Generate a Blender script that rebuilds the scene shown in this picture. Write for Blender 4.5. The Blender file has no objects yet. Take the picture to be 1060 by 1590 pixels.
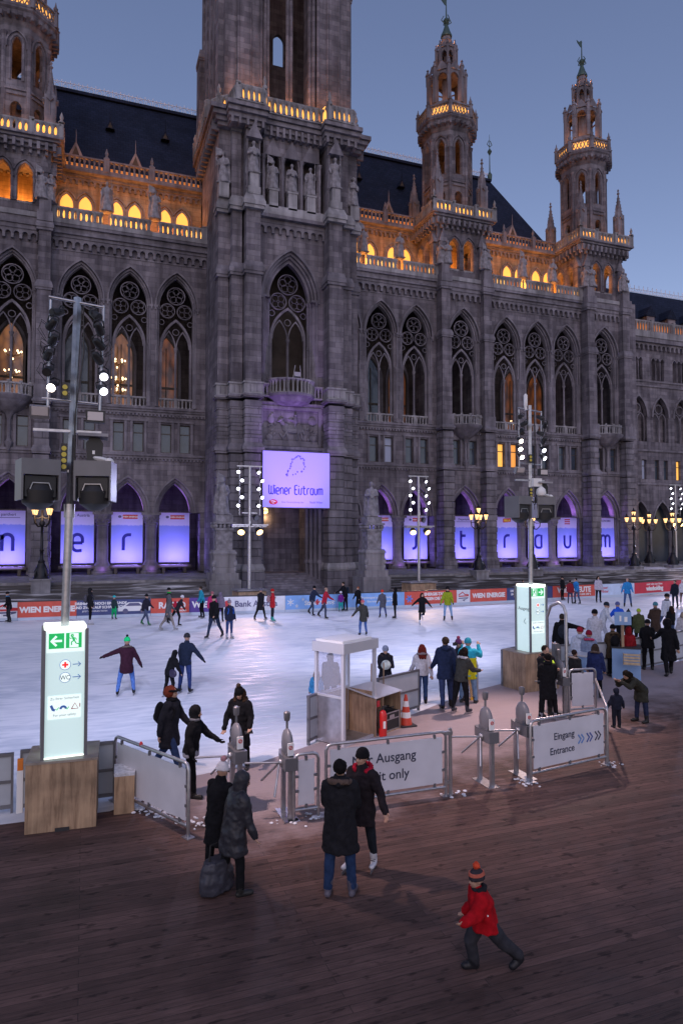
import bpy, math, random
from mathutils import Vector, Matrix, Euler
random.seed(7)
R = math.radians
SC = bpy.context.scene
COL = SC.collection
# ------------------------------------------------------------------ camera
CAMH = 4.55
TH = math.atan(1060 / 2820.0)          # camera turned right of the facade normal
PT = math.atan(40 / 1060.0)            # pitched slightly up
cam = bpy.data.cameras.new('camera'); camo = bpy.data.objects.new('camera', cam); COL.objects.link(camo)
cam.sensor_fit = 'HORIZONTAL'; cam.sensor_width = 24.0; cam.lens = 24.0
cam.clip_start = 0.1; cam.clip_end = 3000
camo.location = (0, 0, CAMH); camo.rotation_euler = (math.pi / 2 + PT, 0, -TH)
SC.camera = camo
# ------------------------------------------------------------------ sky, afterglow
W = bpy.data.worlds.new('World'); SC.world = W; W.use_nodes = True
nt = W.node_tree; bg = nt.nodes['Background']
sky = nt.nodes.new('ShaderNodeTexSky'); sky.sky_type = 'NISHITA'; sky.sun_disc = False
sky.sun_elevation = R(40); sky.sun_rotation = R(200); sky.altitude = 200
sky.air_density = 1.0; sky.dust_density = 1.0; sky.ozone_density = 1.0
tint = nt.nodes.new('ShaderNodeMix'); tint.data_type = 'RGBA'; tint.blend_type = 'MULTIPLY'; tint.inputs['Factor'].default_value = 1.0
tint.inputs['B'].default_value = (1.25, 1.07, 1.13, 1); nt.links.new(sky.outputs[0], tint.inputs['A'])
nt.links.new(tint.outputs['Result'], bg.inputs[0]); bg.inputs[1].default_value = 0.124
sl = bpy.data.lights.new('afterglow', 'SUN'); sl.energy = 0.03; sl.angle = R(60); sl.color = (0.92, 0.78, 1.0)
so = bpy.data.objects.new('afterglow', sl); COL.objects.link(so); so.rotation_euler = (R(50), 0, R(-20))
SC.view_settings.view_transform = 'Standard'; SC.view_settings.look = 'None'
SC.view_settings.exposure = 0.0; SC.view_settings.gamma = 1.0
SC.cycles.max_bounces = 5; SC.cycles.diffuse_bounces = 2; SC.cycles.glossy_bounces = 3
SC.cycles.transmission_bounces = 4; SC.cycles.transparent_max_bounces = 8
SC.cycles.sample_clamp_indirect = 3.0; SC.cycles.use_denoising = True
SC.cycles.caustics_reflective = False; SC.cycles.caustics_refractive = False

# ------------------------------------------------------------------ pixel helpers (ground points of the 1060 x 1590 photograph)
_fw = (math.sin(TH) * math.cos(PT), math.cos(TH) * math.cos(PT), math.sin(PT))
_rt = (math.cos(TH), -math.sin(TH), 0.0)
_up = (-math.sin(TH) * math.sin(PT), -math.cos(TH) * math.sin(PT), math.cos(PT))
def ray(x, y):
    u = (x - 530) / 1060.0; v = (795 - y) / 1060.0
    return [_fw[i] + u * _rt[i] + v * _up[i] for i in range(3)]
def gp(x, y, z=0.0):
    r = ray(x, y); t = (z - CAMH) / r[2]
    return (r[0] * t, r[1] * t, z)
def zat(x, y, Y):
    r = ray(x, y); t = Y / r[1]
    return CAMH + r[2] * t
def xat(x, y, Y):
    r = ray(x, y); return r[0] * Y / r[1]

# ------------------------------------------------------------------ materials
MATS = {}
def newmat(name):
    m = bpy.data.materials.new(name); m.use_nodes = True
    return m, m.node_tree, m.node_tree.nodes['Principled BSDF']
def N(t, k): return t.nodes.new(k)
def mat(name, col, rough=0.6, metal=0.0, var=0.0, scale=6.0, bump=0.0, spec=None, coat=0.0):
    if name in MATS: return MATS[name]
    m, t, b = newmat(name)
    b.inputs['Base Color'].default_value = (*col, 1); b.inputs['Roughness'].default_value = rough
    b.inputs['Metallic'].default_value = metal
    if spec is not None: b.inputs['Specular IOR Level'].default_value = spec
    if coat: b.inputs['Coat Weight'].default_value = coat
    if var or bump:
        tc = N(t, 'ShaderNodeTexCoord'); n = N(t, 'ShaderNodeTexNoise'); n.inputs['Scale'].default_value = scale
        n.inputs['Detail'].default_value = 6; t.links.new(tc.outputs['Object'], n.inputs['Vector'])
        if var:
            r = N(t, 'ShaderNodeValToRGB'); r.color_ramp.elements[0].position = .3; r.color_ramp.elements[1].position = .7
            r.color_ramp.elements[0].color = (*[c * (1 - var) for c in col], 1)
            r.color_ramp.elements[1].color = (*[min(1, c * (1 + var)) for c in col], 1)
            t.links.new(n.outputs['Fac'], r.inputs[0]); t.links.new(r.outputs[0], b.inputs['Base Color'])
        if bump:
            bp = N(t, 'ShaderNodeBump'); bp.inputs['Strength'].default_value = bump; bp.inputs['Distance'].default_value = .02
            t.links.new(n.outputs['Fac'], bp.inputs['Height']); t.links.new(bp.outputs[0], b.inputs['Normal'])
    MATS[name] = m; return m
def emat(name, col, s):
    if name in MATS: return MATS[name]
    m, t, b = newmat(name)
    b.inputs['Base Color'].default_value = (*[min(.8, c) for c in col], 1)
    b.inputs['Emission Color'].default_value = (*col, 1); b.inputs['Emission Strength'].default_value = s
    MATS[name] = m; return m
def stone(name, c1, c2, course=.45, length=1.1, mortar=.014, dirt=.55, bump=.5):
    if name in MATS: return MATS[name]
    m, t, b = newmat(name); L = t.links
    tc = N(t, 'ShaderNodeNewGeometry'); sp = N(t, 'ShaderNodeSeparateXYZ'); L.new(tc.outputs['Position'], sp.inputs[0])
    ad = N(t, 'ShaderNodeMath'); ad.operation = 'ADD'; L.new(sp.outputs[0], ad.inputs[0]); L.new(sp.outputs[1], ad.inputs[1])
    cb = N(t, 'ShaderNodeCombineXYZ'); L.new(ad.outputs[0], cb.inputs[0]); L.new(sp.outputs[2], cb.inputs[1])
    br = N(t, 'ShaderNodeTexBrick'); br.inputs['Scale'].default_value = 1.0
    br.inputs['Brick Width'].default_value = length; br.inputs['Row Height'].default_value = course
    br.inputs['Mortar Size'].default_value = mortar; br.inputs['Mortar Smooth'].default_value = .3; br.inputs['Bias'].default_value = 0.0
    br.inputs['Color1'].default_value = (*c1, 1); br.inputs['Color2'].default_value = (*c2, 1)
    br.inputs['Mortar'].default_value = (*[c * .55 for c in c1], 1); L.new(cb.outputs[0], br.inputs['Vector'])
    n = N(t, 'ShaderNodeTexNoise'); n.inputs['Scale'].default_value = .55; n.inputs['Detail'].default_value = 8
    n.inputs['Roughness'].default_value = .65; L.new(tc.outputs['Position'], n.inputs['Vector'])
    # rain streaks: noise stretched vertically
    mp = N(t, 'ShaderNodeMapping'); mp.inputs['Scale'].default_value = (1.6, 1.6, .16); L.new(tc.outputs['Position'], mp.inputs[0])
    n2 = N(t, 'ShaderNodeTexNoise'); n2.inputs['Scale'].default_value = 1.3; n2.inputs['Detail'].default_value = 6; L.new(mp.outputs[0], n2.inputs['Vector'])
    av = N(t, 'ShaderNodeMath'); av.operation = 'MULTIPLY'; L.new(n.outputs['Fac'], av.inputs[0]); L.new(n2.outputs['Fac'], av.inputs[1])
    rp = N(t, 'ShaderNodeMapRange'); rp.inputs['From Min'].default_value = .12; rp.inputs['From Max'].default_value = .36
    rp.inputs['To Min'].default_value = 1 - dirt; rp.inputs['To Max'].default_value = 1.15; L.new(av.outputs[0], rp.inputs['Value'])
    n5 = N(t, 'ShaderNodeTexNoise'); n5.inputs['Scale'].default_value = .16; n5.inputs['Detail'].default_value = 3; L.new(tc.outputs['Position'], n5.inputs['Vector'])
    r5 = N(t, 'ShaderNodeMapRange'); r5.inputs['From Min'].default_value = .35; r5.inputs['From Max'].default_value = .65; r5.inputs['To Min'].default_value = .85; r5.inputs['To Max'].default_value = 1.15; L.new(n5.outputs['Fac'], r5.inputs['Value'])
    m5 = N(t, 'ShaderNodeMath'); m5.operation = 'MULTIPLY'; L.new(rp.outputs[0], m5.inputs[0]); L.new(r5.outputs[0], m5.inputs[1])
    mx = N(t, 'ShaderNodeMix'); mx.data_type = 'RGBA'; mx.blend_type = 'MULTIPLY'; mx.inputs['Factor'].default_value = 1
    L.new(br.outputs['Color'], mx.inputs['A']); L.new(m5.outputs[0], mx.inputs['B']); L.new(mx.outputs['Result'], b.inputs['Base Color'])
    n3 = N(t, 'ShaderNodeTexNoise'); n3.inputs['Scale'].default_value = 9; n3.inputs['Detail'].default_value = 5; L.new(tc.outputs['Position'], n3.inputs['Vector'])
    sm = N(t, 'ShaderNodeMath'); sm.operation = 'MULTIPLY_ADD'; sm.inputs[1].default_value = .4
    iv = N(t, 'ShaderNodeMath'); iv.operation = 'SUBTRACT'; iv.inputs[0].default_value = 1; L.new(br.outputs['Fac'], iv.inputs[1])
    L.new(n3.outputs['Fac'], sm.inputs[0]); L.new(iv.outputs[0], sm.inputs[2])
    bp = N(t, 'ShaderNodeBump'); bp.inputs['Strength'].default_value = bump; bp.inputs['Distance'].default_value = .04
    L.new(sm.outputs[0], bp.inputs['Height']); L.new(bp.outputs[0], b.inputs['Normal'])
    b.inputs['Roughness'].default_value = .9; b.inputs['Specular IOR Level'].default_value = .1
    MATS[name] = m; return m
STONE = stone('ashlar_stone', (.22, .204, .235), (.135, .124, .15))
RUST = stone('rusticated_stone', (.22, .208, .242), (.15, .142, .168), .62, 1.3, .03, .5, .8)
TRIM = stone('carved_trim_stone', (.225, .212, .246), (.17, .16, .19), .9, 1.7, .006, .5, .35)
PALE = stone('snow_dusted_coping', (.33, .325, .355), (.245, .24, .26), 2.0, 1.4, .006, .5, .3)
STATUE = mat('weathered_statue_stone', (.22, .212, .24), .8, 0, .45, 3.0, .6)
DARKIN = mat('dark_interior_plaster', (.06, .05, .045), .9, 0, .3, 1)
GLASSD = mat('dark_window_glass', (.045, .06, .09), .12, 0, .25, .8, spec=.7)
FRAME = mat('dark_window_frame', (.05, .04, .035), .5)

def slate():
    m, t, b = newmat('blue_slate_roof'); L = t.links
    g = N(t, 'ShaderNodeNewGeometry'); sp = N(t, 'ShaderNodeSeparateXYZ'); L.new(g.outputs['Position'], sp.inputs[0])
    cb = N(t, 'ShaderNodeCombineXYZ'); L.new(sp.outputs[0], cb.inputs[0]); L.new(sp.outputs[2], cb.inputs[1])
    br = N(t, 'ShaderNodeTexBrick'); br.inputs['Scale'].default_value = 1; br.inputs['Brick Width'].default_value = .5; br.inputs['Row Height'].default_value = .34
    br.inputs['Mortar Size'].default_value = .02; br.inputs['Color1'].default_value = (.010, .016, .038, 1); br.inputs['Color2'].default_value = (.017, .024, .052, 1)
    br.inputs['Mortar'].default_value = (.006, .008, .015, 1); L.new(cb.outputs[0], br.inputs['Vector'])
    n = N(t, 'ShaderNodeTexNoise'); n.inputs['Scale'].default_value = .5; L.new(g.outputs['Position'], n.inputs['Vector'])
    mx = N(t, 'ShaderNodeMix'); mx.data_type = 'RGBA'; mx.blend_type = 'OVERLAY'; mx.inputs['Factor'].default_value = .5
    L.new(br.outputs['Color'], mx.inputs['A']); L.new(n.outputs['Fac'], mx.inputs['B']); L.new(mx.outputs['Result'], b.inputs['Base Color'])
    bp = N(t, 'ShaderNodeBump'); bp.inputs['Strength'].default_value = .4; bp.inputs['Distance'].default_value = .02; bp.invert = True
    L.new(br.outputs['Fac'], bp.inputs['Height']); L.new(bp.outputs[0], b.inputs['Normal'])
    b.inputs['Roughness'].default_value = .75; b.inputs['Specular IOR Level'].default_value = .15
    return m
SLATE = slate()

# ------------------------------------------------------------------ mesh collector
class MB:
    def __init__(s): s.v = []; s.f = []; s.mi = []; s.cm = 0
    def add(s, vs, fs):
        o = len(s.v); s.v.extend(vs); s.f.extend([tuple(i + o for i in f) for f in fs]); s.mi.extend([s.cm] * len(fs))
    def quad(s, a, b, c, d): s.add([a, b, c, d], [(0, 1, 2, 3)])
    def box(s, x0, x1, y0, y1, z0, z1):
        s.add([(x0, y0, z0), (x1, y0, z0), (x1, y1, z0), (x0, y1, z0), (x0, y0, z1), (x1, y0, z1), (x1, y1, z1), (x0, y1, z1)],
              [(0, 3, 2, 1), (4, 5, 6, 7), (0, 1, 5, 4), (1, 2, 6, 5), (2, 3, 7, 6), (3, 0, 4, 7)])
    def obox(s, c, size, rot=None, taper=1.0):
        hx, hy, hz = size[0] / 2, size[1] / 2, size[2] / 2
        vs = [Vector((x * hx * (taper if z > 0 else 1), y * hy * (taper if z > 0 else 1), z * hz)) for z in (-1, 1) for x, y in ((-1, -1), (1, -1), (1, 1), (-1, 1))]
        if rot is not None: vs = [rot @ v for v in vs]
        s.add([tuple(v + Vector(c)) for v in vs], [(0, 3, 2, 1), (4, 5, 6, 7), (0, 1, 5, 4), (1, 2, 6, 5), (2, 3, 7, 6), (3, 0, 4, 7)])
    def prism(s, poly, y0, y1):           # polygon in XZ, extruded along Y
        n = len(poly); a = [(p[0], y0, p[1]) for p in poly]; b = [(p[0], y1, p[1]) for p in poly]
        s.add(a + b, [tuple(range(n)), tuple(range(2 * n - 1, n - 1, -1))] + [(i, i + n, (i + 1) % n + n, (i + 1) % n) for i in range(n)])
    def prismz(s, poly, z0, z1):
        n = len(poly); a = [(p[0], p[1], z0) for p in poly]; b = [(p[0], p[1], z1) for p in poly]
        s.add(a + b, [tuple(range(n - 1, -1, -1)), tuple(range(n, 2 * n))] + [(i, (i + 1) % n, (i + 1) % n + n, i + n) for i in range(n)])
    def lathe(s, x, y, prof, n=12, a0=0.0, cap=True):
        vs = []; fs = []
        for r, z in prof:
            for k in range(n):
                a = a0 + 2 * math.pi * k / n; vs.append((x + r * math.cos(a), y + r * math.sin(a), z))
        for j in range(len(prof) - 1):
            for k in range(n):
                k2 = (k + 1) % n; fs.append((j * n + k, j * n + k2, (j + 1) * n + k2, (j + 1) * n + k))
        if cap: fs.append(tuple(range(n - 1, -1, -1))); fs.append(tuple(range((len(prof) - 1) * n, len(prof) * n)))
        s.add(vs, fs)
    def tube(s, pts, rad, n=8, ell=None, cap=True):
        pts = [Vector(p) for p in pts]
        if not hasattr(rad, '__len__'): rad = [rad] * len(pts)
        vs = []; fs = []; ref = None
        for i, p in enumerate(pts):
            d = (pts[min(i + 1, len(pts) - 1)] - pts[max(i - 1, 0)])
            d = d.normalized() if d.length > 1e-9 else Vector((0, 0, 1))
            if ref is None:
                ref = Vector((1, 0, 0)) if abs(d.x) < .9 else Vector((0, 1, 0))
            u = (ref - d * ref.dot(d)).normalized(); w = d.cross(u); ref = u
            e = ell[i] if ell else 1.0
            for k in range(n):
                a = 2 * math.pi * k / n; vs.append(tuple(p + (u * math.cos(a) + w * math.sin(a) * e) * rad[i]))
        for j in range(len(pts) - 1):
            for k in range(n):
                k2 = (k + 1) % n; fs.append((j * n + k, j * n + k2, (j + 1) * n + k2, (j + 1) * n + k))
        if cap: fs.append(tuple(range(n - 1, -1, -1))); fs.append(tuple(range((len(pts) - 1) * n, len(pts) * n)))
        s.add(vs, fs)
    def ell(s, c, r, rot=None, nu=14, nv=9):
        vs = []; fs = []
        for j in range(1, nv):
            ph = math.pi * j / nv
            for k in range(nu):
                a = 2 * math.pi * k / nu
                v = Vector((r[0] * math.sin(ph) * math.cos(a), r[1] * math.sin(ph) * math.sin(a), r[2] * math.cos(ph)))
                if rot is not None: v = rot @ v
                vs.append(tuple(v + Vector(c)))
        t = Vector((0, 0, r[2])); b = Vector((0, 0, -r[2]))
        if rot is not None: t = rot @ t; b = rot @ b
        vs += [tuple(t + Vector(c)), tuple(b + Vector(c))]; T = len(vs) - 2
        for j in range(nv - 2):
            for k in range(nu):
                k2 = (k + 1) % nu; fs.append((j * nu + k, (j + 1) * nu + k, (j + 1) * nu + k2, j * nu + k2))
        for k in range(nu):
            k2 = (k + 1) % nu; fs.append((T, k, k2)); fs.append((T + 1, (nv - 2) * nu + k2, (nv - 2) * nu + k))
        s.add(vs, fs)
    def cap(s, a, b, ra, rb, n=12):       # tapered capsule
        a = Vector(a); b = Vector(b); d = (b - a); L = d.length; d.normalize()
        P = []; Q = []
        for k in (0, 1, 2, 3):
            t = math.pi / 2 * k / 3; P.append(a - d * ra * math.cos(t)); Q.append(max(ra * math.sin(t), ra * .03))
        for k in (0, 1, 2, 3):
            t = math.pi / 2 * k / 3; P.append(b + d * rb * math.sin(t)); Q.append(max(rb * math.cos(t), rb * .03))
        s.tube(P, Q, n)
    def build(s, name, mats, parent=None, loc=None, smooth=None):
        me = bpy.data.meshes.new(name); me.from_pydata(s.v, [], s.f)
        if not isinstance(mats, (list, tuple)): mats = [mats]
        for m in mats: me.materials.append(m)
        if len(mats) > 1: me.polygons.foreach_set('material_index', s.mi)
        if smooth is not None:
            me.polygons.foreach_set('use_smooth', [True] * len(me.polygons)); me.set_sharp_from_angle(angle=R(smooth))
        me.update()
        return inst(name, me, parent, loc)
WL = {}
def inst(name, me, parent=None, loc=None):
    """object with mesh me; loc = world position of its origin (None: built in its parent's frame)"""
    o = bpy.data.objects.new(name, me); COL.objects.link(o)
    if parent is not None: o.parent = parent
    if loc is not None:
        w = WL.get(parent.name, Vector((0, 0, 0))) if parent is not None else Vector((0, 0, 0))
        o.location = Vector(loc) - w; WL[o.name] = Vector(loc)
    elif parent is not None and parent.name in WL: WL[o.name] = WL[parent.name]
    return o
def tag(o, label=None, cat=None, group=None, kind=None):
    if label: o['label'] = label
    if cat: o['category'] = cat
    if group: o['group'] = group
    if kind: o['kind'] = kind
    return o
def empty(name, loc, label, cat, group=None, rz=0.0):
    o = bpy.data.objects.new(name, None); COL.objects.link(o); o.location = loc; o.rotation_euler = (0, 0, rz)
    o.empty_display_size = .2
    if rz == 0: WL[o.name] = Vector(loc)
    return tag(o, label, cat, group)
ORG = (0, 0, 0)
def copy_tree(o, parent=None):
    c = o.copy(); COL.objects.link(c)
    if parent is not None: c.parent = parent
    for ch in list(o.children): copy_tree(ch, c)
    return c
def lamp(kind, loc, energy, col, size=.1, parent=None, aim=None, spot=None, blend=.5, sizey=None):
    l = bpy.data.lights.new('light', kind); l.energy = energy; l.color = col
    if kind == 'AREA':
        l.size = size
        if sizey: l.shape = 'RECTANGLE'; l.size_y = sizey
    else: l.shadow_soft_size = size
    if kind == 'SPOT': l.spot_size = R(spot or 60); l.spot_blend = blend
    o = bpy.data.objects.new('light', l); COL.objects.link(o); o.location = loc
    if aim is not None: o.rotation_euler = (Vector(aim) - Vector(loc)).to_track_quat('-Z', 'Y').to_euler()
    return o
def text_mb(mb, s, size, place, align='CENTER', bold=0.0, ex=.004, sx=1.0):
    """adds text to a collector; place maps (x, y, depth) of the text plane to a point"""
    c = bpy.data.curves.new('t', 'FONT'); c.body = s; c.size = size; c.align_x = align; c.extrude = ex; c.offset = bold; c.resolution_u = 3
    o = bpy.data.objects.new('t', c); COL.objects.link(o)
    dg = bpy.context.evaluated_depsgraph_get(); me = bpy.data.meshes.new_from_object(o.evaluated_get(dg))
    mb.add([tuple(place(v.co.x * sx, v.co.y, v.co.z)) for v in me.vertices], [tuple(p.vertices) for p in me.polygons])
    bpy.data.objects.remove(o); bpy.data.curves.remove(c); bpy.data.meshes.remove(me)
def stroke(mb, pts, w, place, d0=0.0, d1=.006):
    """flat stroke of width w along 2-D points"""
    n = len(pts); Lp = []; Rp = []
    for i, (x, y) in enumerate(pts):
        ax, ay = pts[max(i - 1, 0)]; bx, by = pts[min(i + 1, n - 1)]
        dx, dy = bx - ax, by - ay; l = math.hypot(dx, dy) or 1
        nx, ny = -dy / l * w / 2, dx / l * w / 2
        Lp.append((x + nx, y + ny)); Rp.append((x - nx, y - ny))
    vs = []
    for d in (d0, d1):
        vs += [tuple(place(p[0], p[1], d)) for p in Lp]; vs += [tuple(place(p[0], p[1], d)) for p in Rp]
    fs = []
    for i in range(n - 1):
        fs.append((2 * n + i, 2 * n + i + 1, 3 * n + i + 1, 3 * n + i))
        fs.append((i, i + 1, 2 * n + i + 1, 2 * n + i)); fs.append((n + i, 3 * n + i, 3 * n + i + 1, n + i + 1))
    fs.append((0, 2 * n, 3 * n, n)); fs.append((n - 1, 2 * n - 1, 4 * n - 1, 3 * n - 1))
    mb.add(vs, fs)
def arc2(cx, cy, r, a0, a1, n=8, ry=None):
    ry = ry or r
    return [(cx + r * math.cos(R(a0 + (a1 - a0) * i / n)), cy + ry * math.sin(R(a0 + (a1 - a0) * i / n))) for i in range(n + 1)]
# ================================================================== TOWN HALL
TO = (15.75, 60.0, 0.0)
hall = empty('town_hall', TO, 'huge gothic revival stone town hall with arcades, tracery arches and lit galleries behind the ice', 'town hall')
def part(name, mb, m, parent=None, smooth=None):
    """one building part; pieces that stand clear of each other become parts of their own"""
    par = list(range(len(mb.v)))
    def find(i):
        while par[i] != i: par[i] = par[par[i]]; i = par[i]
        return i
    for f in mb.f:
        a = find(f[0])
        for k in f[1:]: par[find(k)] = a
    bb = {}
    for i, v in enumerate(mb.v):
        r = find(i); b = bb.get(r)
        if b is None: bb[r] = [v[0], v[1], v[2], v[0], v[1], v[2]]
        else:
            for k in range(3):
                if v[k] < b[k]: b[k] = v[k]
                if v[k] > b[k + 3]: b[k + 3] = v[k]
    cl = []
    for r, b in bb.items():
        b = [b[0] - .03, b[1] - .03, b[2] - .03, b[3] + .03, b[4] + .03, b[5] + .03]; ids = {r}; again = True
        while again:
            again = False
            for c in cl:
                q = c[0]
                if all(b[k] <= q[k + 3] and q[k] <= b[k + 3] for k in range(3)):
                    b = [min(b[k], q[k]) for k in range(3)] + [max(b[k + 3], q[k + 3]) for k in range(3)]; ids |= c[1]; cl.remove(c); again = True; break
        cl.append([b, ids])
    if not 2 <= len(cl) <= 24: return mb.build(name, m, parent or hall, ORG, smooth)
    out = None; root = {r: i for i, c in enumerate(cl) for r in c[1]}; sub_ = [MB() for _ in cl]; mp = [{} for _ in cl]
    for f in mb.f:
        i = root[find(f[0])]; q = mp[i]; n = []
        for k in f:
            if k not in q: q[k] = len(sub_[i].v); sub_[i].v.append(mb.v[k])
            n.append(q[k])
        sub_[i].f.append(tuple(n)); sub_[i].mi.append(0)
    for s_ in sorted(sub_, key=lambda s: -len(s.v)):
        if s_.f: o = s_.build(name, m, parent or hall, ORG, smooth); out = out or o
    return out

def arch_pts(cx, hw, zs, h, off=0.0, n=8):
    R0 = (hw * hw + h * h) / (2 * hw); Rr = R0 + off; xl = cx - hw + R0
    a1 = math.acos(max(-1, min(1, (cx - xl) / Rr)))
    Lp = [(xl + Rr * math.cos(math.pi + (a1 - math.pi) * i / n), zs + Rr * math.sin(math.pi - (math.pi - a1) * i / n)) for i in range(n + 1)]
    Lp = [(x, abs(z - zs) + zs) for x, z in Lp]; Lp[-1] = (cx, Lp[-1][1])
    return Lp + [(2 * cx - x, z) for x, z in reversed(Lp[:-1])]
def arch_ring(mb, cx, hw, zs, h, o0, o1, y0, y1, zb=None, n=8):
    a = arch_pts(cx, hw, zs, h, o0, n); b = arch_pts(cx, hw, zs, h, o1, n)
    if zb is not None: a = [(a[0][0], zb)] + a + [(a[-1][0], zb)]; b = [(b[0][0], zb)] + b + [(b[-1][0], zb)]
    k = len(a); vs = [(p[0], y0, p[1]) for p in a] + [(p[0], y0, p[1]) for p in b] + [(p[0], y1, p[1]) for p in a] + [(p[0], y1, p[1]) for p in b]
    fs = []
    for i in range(k - 1):
        fs += [(i, k + i, k + i + 1, i + 1), (2 * k + i, 2 * k + i + 1, 3 * k + i + 1, 3 * k + i),
               (k + i, 3 * k + i, 3 * k + i + 1, k + i + 1), (i, i + 1, 2 * k + i + 1, 2 * k + i)]
    fs += [(0, 2 * k, 3 * k, k), (k - 1, 2 * k - 1, 4 * k - 1, 3 * k - 1)]
    mb.add(vs, fs)
def arch_wall(mb, x0, x1, zb, zt, cx, hw, zs, h, y0, depth, zo, n=8):
    """front face x0..x1, zb..zt with a pointed opening down to zo and its reveal"""
    P = arch_pts(cx, hw, zs, h, 0, n); y1 = y0 + depth
    mb.quad((x0, y0, zb), (cx - hw, y0, zb), (cx - hw, y0, zt), (x0, y0, zt))
    mb.quad((cx + hw, y0, zb), (x1, y0, zb), (x1, y0, zt), (cx + hw, y0, zt))
    for (xa, za), (xb, zc) in zip(P[:-1], P[1:]): mb.quad((xa, y0, za), (xb, y0, zc), (xb, y0, zt), (xa, y0, zt))
    if zo > zb + .01: mb.quad((cx - hw, y0, zb), (cx + hw, y0, zb), (cx + hw, y0, zo), (cx - hw, y0, zo))
    Q = [(cx - hw, zo)] + P + [(cx + hw, zo)]
    for (xa, za), (xb, zc) in zip(Q[:-1], Q[1:]): mb.quad((xa, y0, za), (xa, y1, za), (xb, y1, zc), (xb, y0, zc))
    mb.quad((cx - hw, y0, zo), (cx + hw, y0, zo), (cx + hw, y1, zo), (cx - hw, y1, zo))
def hole_wall(mb, x0, x1, z0, z1, y, holes, depth=.35):
    xs = x0
    for a, b, c, d in sorted(holes):
        if a > xs: mb.quad((xs, y, z0), (a, y, z0), (a, y, z1), (xs, y, z1))
        if c > z0: mb.quad((a, y, z0), (b, y, z0), (b, y, c), (a, y, c))
        if d < z1: mb.quad((a, y, d), (b, y, d), (b, y, z1), (a, y, z1))
        Y = y + depth
        mb.quad((a, y, c), (b, y, c), (b, Y, c), (a, Y, c)); mb.quad((a, y, d), (a, Y, d), (b, Y, d), (b, y, d))
        mb.quad((a, y, c), (a, Y, c), (a, Y, d), (a, y, d)); mb.quad((b, y, c), (b, y, d), (b, Y, d), (b, Y, c)); xs = b
    if xs < x1: mb.quad((xs, y, z0), (x1, y, z0), (x1, y, z1), (xs, y, z1))
def cring(mb, cx, cz, r, t, y0, y1, n=16, a0=0, a1=360):
    m = n if a1 - a0 >= 360 else n + 1; vs = []
    for rr, y in ((r, y0), (r + t, y0), (r, y1), (r + t, y1)):
        vs += [(cx + rr * math.cos(R(a0 + (a1 - a0) * k / n)), y, cz + rr * math.sin(R(a0 + (a1 - a0) * k / n))) for k in range(m)]
    fs = []
    for k in range(n):
        k2 = (k + 1) % m
        fs += [(k, k2, m + k2, m + k), (2 * m + k, 3 * m + k, 3 * m + k2, 2 * m + k2), (m + k, m + k2, 3 * m + k2, 3 * m + k), (k, 2 * m + k, 2 * m + k2, k2)]
    mb.add(vs, fs)
def colonnette(mb, x, y, z0, z1, r, n=8, capital=True):
    if capital: prof = [(r * 1.7, z0), (r * 1.7, z0 + r), (r * 1.15, z0 + r * 2), (r, z0 + r * 2.5), (r, z1 - r * 3.4), (r * 1.25, z1 - r * 3.2), (r * 1.05, z1 - r * 2.8), (r * 1.9, z1 - r * .6), (r * 1.9, z1)]
    else: prof = [(r, z0), (r, z1)]
    mb.lathe(x, y, prof, n)
def balustrade(mb, a, b, z0, h, sp=.42, w=.17, posts=True, vase=True, pr=.2, ends=(1, 1)):
    a = Vector((a[0], a[1], 0)); b = Vector((b[0], b[1], 0)); d = b - a; L = d.length; ang = math.atan2(d.y, d.x); rot = Matrix.Rotation(ang, 3, 'Z')
    c = (a + b) / 2
    mb.obox((c.x, c.y, z0 + .06), (L, .3, .12), rot); mb.obox((c.x, c.y, z0 + h - .07), (L, .34, .14), rot)
    m = max(1, int(round(L / sp)))
    for i in range(m):
        p = a + d * ((i + .5) / m)
        if vase: mb.lathe(p.x, p.y, [(w * .85, z0 + .12), (w * .58, z0 + .26 * h), (w * .52, z0 + .5 * h), (w * .68, z0 + .7 * h), (w * 1.1, z0 + h - .14)], 6, R(30), False)
        else: mb.lathe(p.x, p.y, [(w * .6, z0 + .12), (w * .8, z0 + .35 * h), (w * .35, z0 + .5 * h), (w * .75, z0 + .7 * h), (w * .5, z0 + h - .14)], 6, 0, False)
    if posts:
        for k, p in enumerate((a, b)):
            if ends[k]:
                mb.obox((p.x, p.y, z0 + h / 2 + .03), (pr * 2, pr * 2, h + .06), rot); mb.obox((p.x, p.y, z0 + h + .1), (pr * 2.3, pr * 2.3, .1), rot)
def cornice(mb, x0, x1, y, z0, z1, proj, steps=3):
    for i in range(steps):
        t0 = i / steps; t1 = (i + 1) / steps
        mb.box(x0 - proj * t1 * .0, x1, y - proj * (t1 ** 1.2), y + .1 - i * .003, z0 + (z1 - z0) * t0, z0 + (z1 - z0) * t1 + (.003 if i < steps - 1 else 0))
def dentils(mb, x0, x1, y, z0, z1, sp, w, d):
    m = int((x1 - x0) / sp)
    for i in range(m):
        x = x0 + (x1 - x0) * (i + .5) / m; mb.box(x - w / 2, x + w / 2, y - d, y + .05, z0, z1)
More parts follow.
